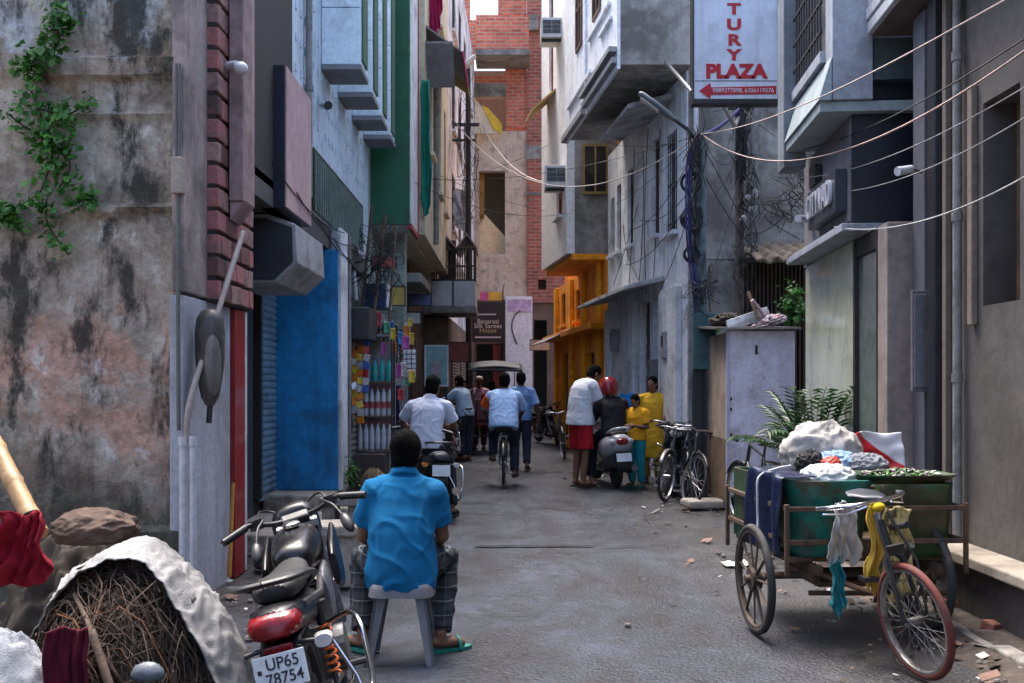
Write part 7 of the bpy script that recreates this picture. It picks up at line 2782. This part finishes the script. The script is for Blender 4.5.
# pipes and meter boxes on the house fronts
GP2 = M('grey_pipe', (.22, .22, .22), .6, .2, 6, .2, dirt=(.08, .075, .07), damt=.5, dscale=5)
for i, (a, b, r, m_, lab) in enumerate((((3.45, 14.24, 2.6), (3.45, 14.24, 9.2), .05, GP2, 'grey drain pipe down the concrete side wall behind the gate'), ((2.62, 14.24, .0), (2.62, 14.24, 5.9), .035, WHITE, 'pale pipe at the corner of the streaked white wall'),
                                        ((-1.4, 18.5, 4.1), (-1.4, 18.5, 11), .05, GP2, 'grey drain pipe down the cream house front'), ((-2.05, 10.1, 3.4), (-2.05, 10.1, 7.5), .035, GP2, 'thin grey pipe on the pale blue wall'),
                                        ((3.05, 6.85, .45), (3.05, 6.85, 5.4), .03, GP2, 'grey pipe running up the brown plaster wall at the right'), ((-1.97, 12.1, .4), (-1.97, 12.1, 3.3), .025, GP2, 'grey pipe beside the tan shutter'))):
    t = thing('drain_pipe', lab, 'pipe', a)
    L_ = V(b) - V(a)
    MB().tube([(0, 0, 0), L_], r, 10).build('pipe', m_, t, smooth=50)
    for k in range(1, min(9, int(L_.z / 1.1) + 1)):
        MB().tube([(0, 0, k * 1.1 - .03), (0, 0, k * 1.1 + .03)], r * 1.25, 10).build('clip', GP2, t, smooth=50)
for i, (px, py, c) in enumerate(((657, 372, (.16, .16, .17)), (671, 345, (.3, .3, .32)), (618, 340, (.2, .2, .22)))):
    Yp = 4.115 / (.113 + (px - 512) / 1000)
    xx = PX(px, Yp)
    t = thing('meter_box', ('dark meter box beside the white pier, lowest of three', 'pale meter box on the white pier, middle of three', 'grey meter box by the far door of the white house')[i], 'meter box', (xx - .02, Yp - .02, PZ(py, Yp)))
    MB().box(-.12, .02, -.12, .12, -.2, .2).build('box', M('meter_%d' % i, c, .5, .2, 6, .1), t, bevel=.01)
    MB().box(-.128, -.121, -.08, .08, -.02, .14).build('window', GLASS, t)

# air conditioners on the orange house
for i, (px0, px1, y0, y1, Y) in enumerate(((541, 562, 17, 37, 20.5), (545, 568, 165, 187, 20.15))):
    t = thing('air_conditioner', ('white window air conditioner high on the white upper storey', 'white window air conditioner lower down, above the orange band')[i], 'air conditioner', (PX(px0, Y), Y, PZ(y1, Y)), world=True)
    mb = MB()
    mb.box(PX(px0, Y), PX(px1, Y), Y, Y + .65, PZ(y1, Y), PZ(y0, Y))
    mb.build('casing', M('ac_white', (.62, .63, .65), .5, .1, 4, .1, dirt=(.35, .34, .33), damt=.35), t, bevel=.012)
    mb = MB()
    for a in range(2):
        for b in range(3):
            xx0 = PX(px0 + 2 + a * (px1 - px0 - 3) / 2, Y)
            xx1 = PX(px0 + .5 + (a + 1) * (px1 - px0 - 3) / 2 + 1, Y)
            zz1 = PZ(y0 + 3 + b * 4.6, Y)
            mb.box(xx0, xx1, Y - .012, Y - .001, zz1 - .08, zz1)
    mb.build('vent_grille', M('ac_dark', (.06, .065, .08), .6), t)
    mb = MB()
    mb.box(PX(px0 + 1, Y), PX(px1 + 3, Y), Y + .1, Y + .15, PZ(y1, Y) - .06, PZ(y1, Y) - .005)
    mb.build('bracket', BLACKM, t)

# ----------------------------------------------------------------- the plaza sign
t = thing('plaza_sign', 'tall white hanging sign with red PLAZA lettering and an arrow', 'sign', (PX(736, 12), 12, 4.85), world=True)
Y = 12.0
xa, xb = PX(694, Y), PX(778, Y)
zb = PZ(99, Y)
mb = MB()
mb.box(xa, xb, Y, Y + .14, zb, 7.6)
mb.build('panel', M('sign_white', (.62, .66, .76), .45, .08, 2, .03, dirt=(.4, .41, .45), damt=.35, streak=(.35, .34, .36), samt=.4, grit=.25), t)
mb = MB()
mb.box(xa - .02, xb + .02, Y - .02, Y + .16, zb - .06, zb - .001)
mb.box(xa - .02, xa - .001, Y - .02, Y + .16, zb, 7.6)
mb.box(xb + .001, xb + .02, Y - .02, Y + .16, zb, 7.6)
mb.build('sign_frame', M('frame_black', (.018, .018, .022), .4), t, bevel=.004)
RED = M('sign_red', (.45, .008, .018), .5, .1, 5, .02)
for ch, py in (('C', -38), ('E', -22), ('N', -6), ('T', 9.5), ('U', 25), ('R', 40.5), ('Y', 55.5)):
    text(ch, .18, RED, t, (PX(734, Y), Y - .004, PZ(py, Y)), (radians(90), 0, 0), .003, sx=1.4, offset=.007)
text('PLAZA', .225, RED, t, (PX(736, Y), Y - .004, PZ(72, Y)), (radians(90), 0, 0), .003, sx=1.08, offset=.012)
mb = MB()
mb.box(xa + .01, xb - .01, Y - .004, Y - .001, PZ(81.2, Y), PZ(80.6, Y))
mb.build('divider_line', M('frame_black', (.018, .018, .022), .4), t)
mb = MB()
mb.prism([(PX(699, Y), PZ(91, Y)), (PX(710, Y), PZ(83, Y)), (PX(711, Y), PZ(87.5, Y)), (PX(776, Y), PZ(86, Y)), (PX(776, Y), PZ(94, Y)), (PX(711, Y), PZ(95, Y)), (PX(710, Y), PZ(99, Y))], 1, Y - .006, Y - .001)
mb.build('arrow', RED, t)
text('9889377898, 6306119576', .075, M('sign_white_ink', (.62, .62, .68), .5), t, (PX(743, Y), Y - .009, PZ(90.7, Y)), (radians(90), 0, 0), .001, sx=.94)
mb = MB()
mb.tube([(PX(693, Y), Y + .07, PZ(90, Y)), (2.16, 14.07, 6.05)], .025, 8)
mb.tube([(PX(722, Y), Y + .07, zb), (PX(735, 12.5), 12.5, zb - .2), (3.05, 13.45, 5.1)], .025, 8)
mb.tube([(PX(760, Y), Y + .07, 6.6), (PX(760, Y), 14.29, 6.6)], .03, 8)
mb.build('sign_bracket', STEEL, t, smooth=40)
# letters on the shop band
t = thing('shop_sign', 'dark shop name board with raised silver letters on the grey building', 'sign', (2.75, 9, 3.1), world=True)
mb = MB()
mb.box(2.7, 2.799, 8.4, 9.45, 2.96, 3.32)
mb.build('board', M('board_slate', (.03, .035, .05), .5, .2), t, bevel=.006)
text('CITYVAD', .3, M('silver_letter', (.62, .64, .72), .3, .05, 3, .02, metal=.3), t, (2.685, 8.95, 3.14), (radians(90), 0, radians(-90)), .014, sx=.74, offset=.004)
mb = MB()
mb.box(2.72, 2.795, 9.3, 9.5, 3.36, 3.56)
mb.build('spot_lamp', BLKPL, t, bevel=.01)
t = thing('security_camera', 'small white bullet camera beside the black pillar', 'camera', (3.0, 7.3, 2.9), world=True)
mb = MB()
mb.tube([(3.1, 7.44, 3.08), (3.0, 7.42, 3.1)], .015, 8)
mb.build('mount', STEEL, t)
mb = MB()
mb.tube([(3.02, 7.42, 3.1), (2.9, 7.36, 3.07)], [.03, .034], 12)
mb.build('body', WHITE, t, smooth=40)
t = thing('security_camera', 'white camera on the wall left of the shop name board', 'camera', (2.75, 9.7, 3.1), world=True)
mb = MB()
mb.tube([(2.8, 9.8, 3.1), (2.72, 9.75, 3.12), (2.64, 9.6, 3.1)], [.02, .035, .038], 12)
mb.build('body', WHITE, t, smooth=40)

for o in [h9] + [q for q in COL.objects if q.parent is None and q.name.startswith(('shop_sign', 'security_camera')) and q.location.x > 0]:
    swing(o)

# ----------------------------------------------------------------- kiosk, gate, plants
LAV = M('lavender_sheet', (.68, .66, .8), .55, .1, 2, .15, 40, dirt=(.3, .24, .26), damt=.4, dscale=2.5, streak=(.26, .2, .2), samt=.45, chips=((.2, .11, .07), .05))
t = thing('kiosk', 'closed lavender street kiosk with tin roof beside the lamp pole', 'kiosk', (2.9, 11.8, 0), world=True)
k0, k1, ky = PX(727, 11.8), PX(795, 11.8), 11.8
mb = MB()
mb.box(k0 + .03, k1, ky, ky + .04, .2, 2.14)
mb.build('front_panel', LAV, t, bevel=.006)
mb = MB()
mb.box(k0 - .01, k0 + .029, ky - .02, ky + .03, 0, 2.14)
mb.build('post', M('pale_post', (.46, .44, .58), .6, .1, 4, .1), t, bevel=.006)
mb = MB()
mb.box(k0, k0 + .03, ky + .041, ky + 1.1, .85, 2.12)
mb.build('side_panel', M('tan_board', (.36, .28, .22), .8, .2, 4, .2, dirt=(.16, .11, .08), damt=.4), t, bevel=.004)
mb = MB()
mb.box(k0, k0 + .03, ky + .041, ky + 1.1, .1, .845)
mb.box(k0 + .031, k1, ky + 1.06, ky + 1.1, .1, 2.12)
mb.box(k1 - .03, k1, ky + .041, ky + 1.059, .1, 2.12)
mb.build('lower_board', WOODM, t, bevel=.004)
mb = MB()
mb.prism([(ky - .12, 2.15), (ky + 1.2, 2.24), (ky + 1.2, 2.265), (ky - .12, 2.175)], 0, k0 - .15, k1 + .05)
mb.build('roof', TIN, t)
mb = MB()
mb.box(k0 + .33, k0 + .36, ky - .012, ky - .001, 1.86, 1.97)
for z in (.9, 1.2, 1.32):
    mb.box(k0 + .036, k0 + .06, ky - .012, ky - .001, z, z + .03)
mb.build('latch', BLACKM, t)
bagshape('sheeting', M('pink_white_poly', (.5, .42, .45), .5, .3, 6, .4, 22, dirt=(.4, .06, .06), damt=.4, dscale=5), 'crumpled pink and white sheeting on the kiosk roof', 'sheeting', (PX(771, 11.9), 12.0, 2.24), (.19, .25, .085), (0, -.35, 0), seed=71, amp=.22, sc=2.5)
for i, (a, b, c, d, lab, m_) in enumerate(((728, 326, 768, 312, 'pale flat board lying on the kiosk roof', WHITE), (758, 318, 748, 292, 'thin dark stick propped on the kiosk roof', WOODM), (752, 300, 770, 322, 'pinkish stick propped on the kiosk roof', M('pink_stick', (.4, .3, .34), .7)))):
    mb = MB()
    mb.tube([(PX(a, 11.85), 11.85, PZ(b, 11.85)), (PX(c, 12.0), 12.0, PZ(d, 12.0))], .022 if i else .03, 6, flat=1 if i else 2.5)
    tag(mb.build('board' if i == 0 else 'stick', m_), lab, 'board' if i == 0 else 'stick')
bagshape('scrap_bundle', M('dark_tarp', (.06, .045, .04), .8, .4, 4, .5), 'dark tarpaulin bundle on the kiosk roof by the pole', 'bundle', (PX(730, 12.3), 12.35, 2.28), (.22, .25, .1), seed=74, amp=.2)
t = thing('gate', 'dark slatted metal gate set back behind the kiosk', 'gate', (3.4, 13.6, 0), world=True)
mb = MB()
mb.box(PX(745, 13.7), 4.6, 13.75, 13.78, .0, PZ(262, 13.7))
mb.build('panel', M('gate_dark', (.02, .016, .015), .7, .3, 4, .1), t)
mb = MB()
for k in range(26):
    x = PX(747, 13.7) + k * .055
    mb.box(x, x + .022, 13.7, 13.735, .0, PZ(263, 13.7))
mb.build('gate_slat', M('gate_brown', (.07, .045, .035), .7, .3, 6, .1), t)
mb = MB()
mb.grid(lambda u, v: (PX(750, 13.4) + 1.2 * u, 12.9 + 1.3 * v, PZ(262, 13.0) + .35 * v + .1 * u + .03 * sin(u * 40) + .04 * noise.noise(V((u * 5, v * 5, 2)))), 60, 10)
p = mb.build('gate_roof', M('thatch_brown', (.24, .19, .14), .95, .35, 7, .6, 40, dirt=(.08, .06, .05), damt=.5, dscale=4), t, smooth=60, solid=.04)


def frond(mb, base_, dirv, L, droop, nleaf=15, w=.022):
    d = V(dirv).normalized()
    pts = []
    p = V(base_)
    for i in range(11):
        f = i / 10
        pts.append(p.copy())
        p = p + (d + V((0, 0, -droop * f * f * 2))).normalized() * L / 10
    mb.cur = 1
    mb.tube(pts, [.008 * (1 - .7 * i / 10) for i in range(11)], 5)
    mb.cur = 0
    side = d.cross(V((0, 0, 1))).normalized()
    for i in range(nleaf):
        f = .18 + .8 * i / nleaf
        k = f * 10
        q = pts[int(k)].lerp(pts[min(10, int(k) + 1)], k - int(k))
        tdir = (pts[min(10, int(k) + 1)] - pts[int(k)]).normalized()
        for sx in (-1, 1):
            l = L * .36 * (1 - .55 * f) * RND.uniform(.85, 1.1)
            e = (tdir * .75 + side * sx * .8 + V((0, 0, -.12))).normalized()
            tip = q + e * l + V((0, 0, -.22 * l))
            mid = q + e * l * .5
            b_ = e.cross(V((0, 0, 1))).normalized() * w * RND.uniform(.7, 1.1)
            mb.add([q, mid + b_, tip, mid - b_ - V((0, 0, .004))], [(0, 1, 2, 3)])


def palm(label, loc, n, L, pot=True):
    t = thing('palm_plant', label, 'palm', loc, world=True)
    if pot:
        mb = MB()
        mb.lathe([(.12, 0), (.13, .02), (.18, .3), (.195, .3), (.195, .34), (.17, .34), (.16, .3)], loc, 20)
        mb.build('pot', M('clay_pot', (.28, .11, .06), .85, .2, 5, .2), t, smooth=40)
    mb = MB()
    for i in range(n):
        a = 2 * pi * i / n + RND.uniform(-.3, .3)
        e = RND.uniform(.55, 1.35)
        frond(mb, V(loc) + V((.05 * cos(a), .05 * sin(a), .32)), (cos(a) * cos(e), sin(a) * cos(e), sin(e)), L * RND.uniform(.75, 1.1), RND.uniform(.25, .6))
    mb.build('fronds', [leaf_mat('palm_green', (.02, .07, .016)), STEMM], t)


palm('green potted palm standing between kiosk and storefront', (2.76, 9.1, .42), 26, .8)


def shrub(label, c, r, n, size, cat='shrub'):
    t = thing('shrub', label, cat, (c[0], c[1], c[2] - r[2]), world=True)
    mb = MB()
    P = []
    for i in range(26):
        a, b = RND.uniform(0, 2 * pi), RND.uniform(-.3, 1.5)
        q = V(c) + V((r[0] * cos(a) * cos(b), r[1] * sin(a) * cos(b), r[2] * sin(b))) * RND.uniform(.4, 1)
        pts = bez(V(c) - V((0, 0, r[2])), V(c) + (q - V(c)) * .4 - V((0, 0, r[2] * .3)), q, 6)
        mb.tube(pts, .005, 5)
        P += pts[2:]
    mb.build('stem', STEMM, t)
    mb = MB()
    leaves(mb, P, n, size * .7, size)
    mb.build('foliage', [LEAFA, LEAFB], t)


shrub('bright green bush growing beside the gate above the kiosk roof', (PX(793, 12.7), 12.75, PZ(306, 12.7)), (.22, .22, .3), 330, .07)
shrub('small green plant at the cabinet of the lamp pole', (PX(716, 12.9), 13.2, PZ(330, 12.9)), (.12, .12, .13), 110, .05)
shrub('small potted greenery at the foot of the stall', (PX(352, 11.7), 11.7, .45), (.12, .1, .2), 120, .045)
# ----------------------------------------------------------------- camera, light, view
cam = bpy.data.cameras.new('camera')
cam.lens = 36 * 1000 / 1024
cam.sensor_width = 36
cam.shift_y = 43.5 / 1024
cam.clip_end = 500
co = bpy.data.objects.new('camera', cam)
COL.objects.link(co)
co.location = (0, 0, 1.5)
co.rotation_euler = (radians(90), 0, 0)
SC.camera = co

EL, AZ = radians(68), radians(-25)
w = bpy.data.worlds.new('World')
SC.world = w
w.use_nodes = True
nt = w.node_tree
bg = nt.nodes['Background']
sky = nt.nodes.new('ShaderNodeTexSky')
sky.sky_type = 'NISHITA'
sky.sun_disc = False
sky.sun_elevation = EL
sky.sun_rotation = AZ
sky.air_density = 1.0
sky.dust_density = 5.0
sky.ozone_density = 1.0
hs = nt.nodes.new('ShaderNodeHueSaturation')
hs.inputs['Saturation'].default_value = 1.1
nt.links.new(sky.outputs[0], hs.inputs['Color'])
nt.links.new(hs.outputs[0], bg.inputs[0])
bg.inputs[1].default_value = .13
sun = bpy.data.lights.new('sun', 'SUN')
sun.energy = 1.4
sun.angle = radians(36)
sun.color = (1, .97, .94)
so = bpy.data.objects.new('sun', sun)
COL.objects.link(so)
# sky sun_rotation is measured clockwise from +Y
d = V((sin(AZ) * cos(EL), cos(AZ) * cos(EL), sin(EL)))
so.rotation_euler = d.to_track_quat('Z', 'Y').to_euler()
so.location = (0, 0, 20)
SC.view_settings.view_transform = 'Standard'
SC.view_settings.look = 'None'
SC.view_settings.exposure = 2.1
SC.view_settings.gamma = 1
SC.render.engine = 'CYCLES'
SC.cycles.use_denoising = True
SC.cycles.max_bounces = 8
SC.cycles.diffuse_bounces = 5
SC.cycles.glossy_bounces = 3
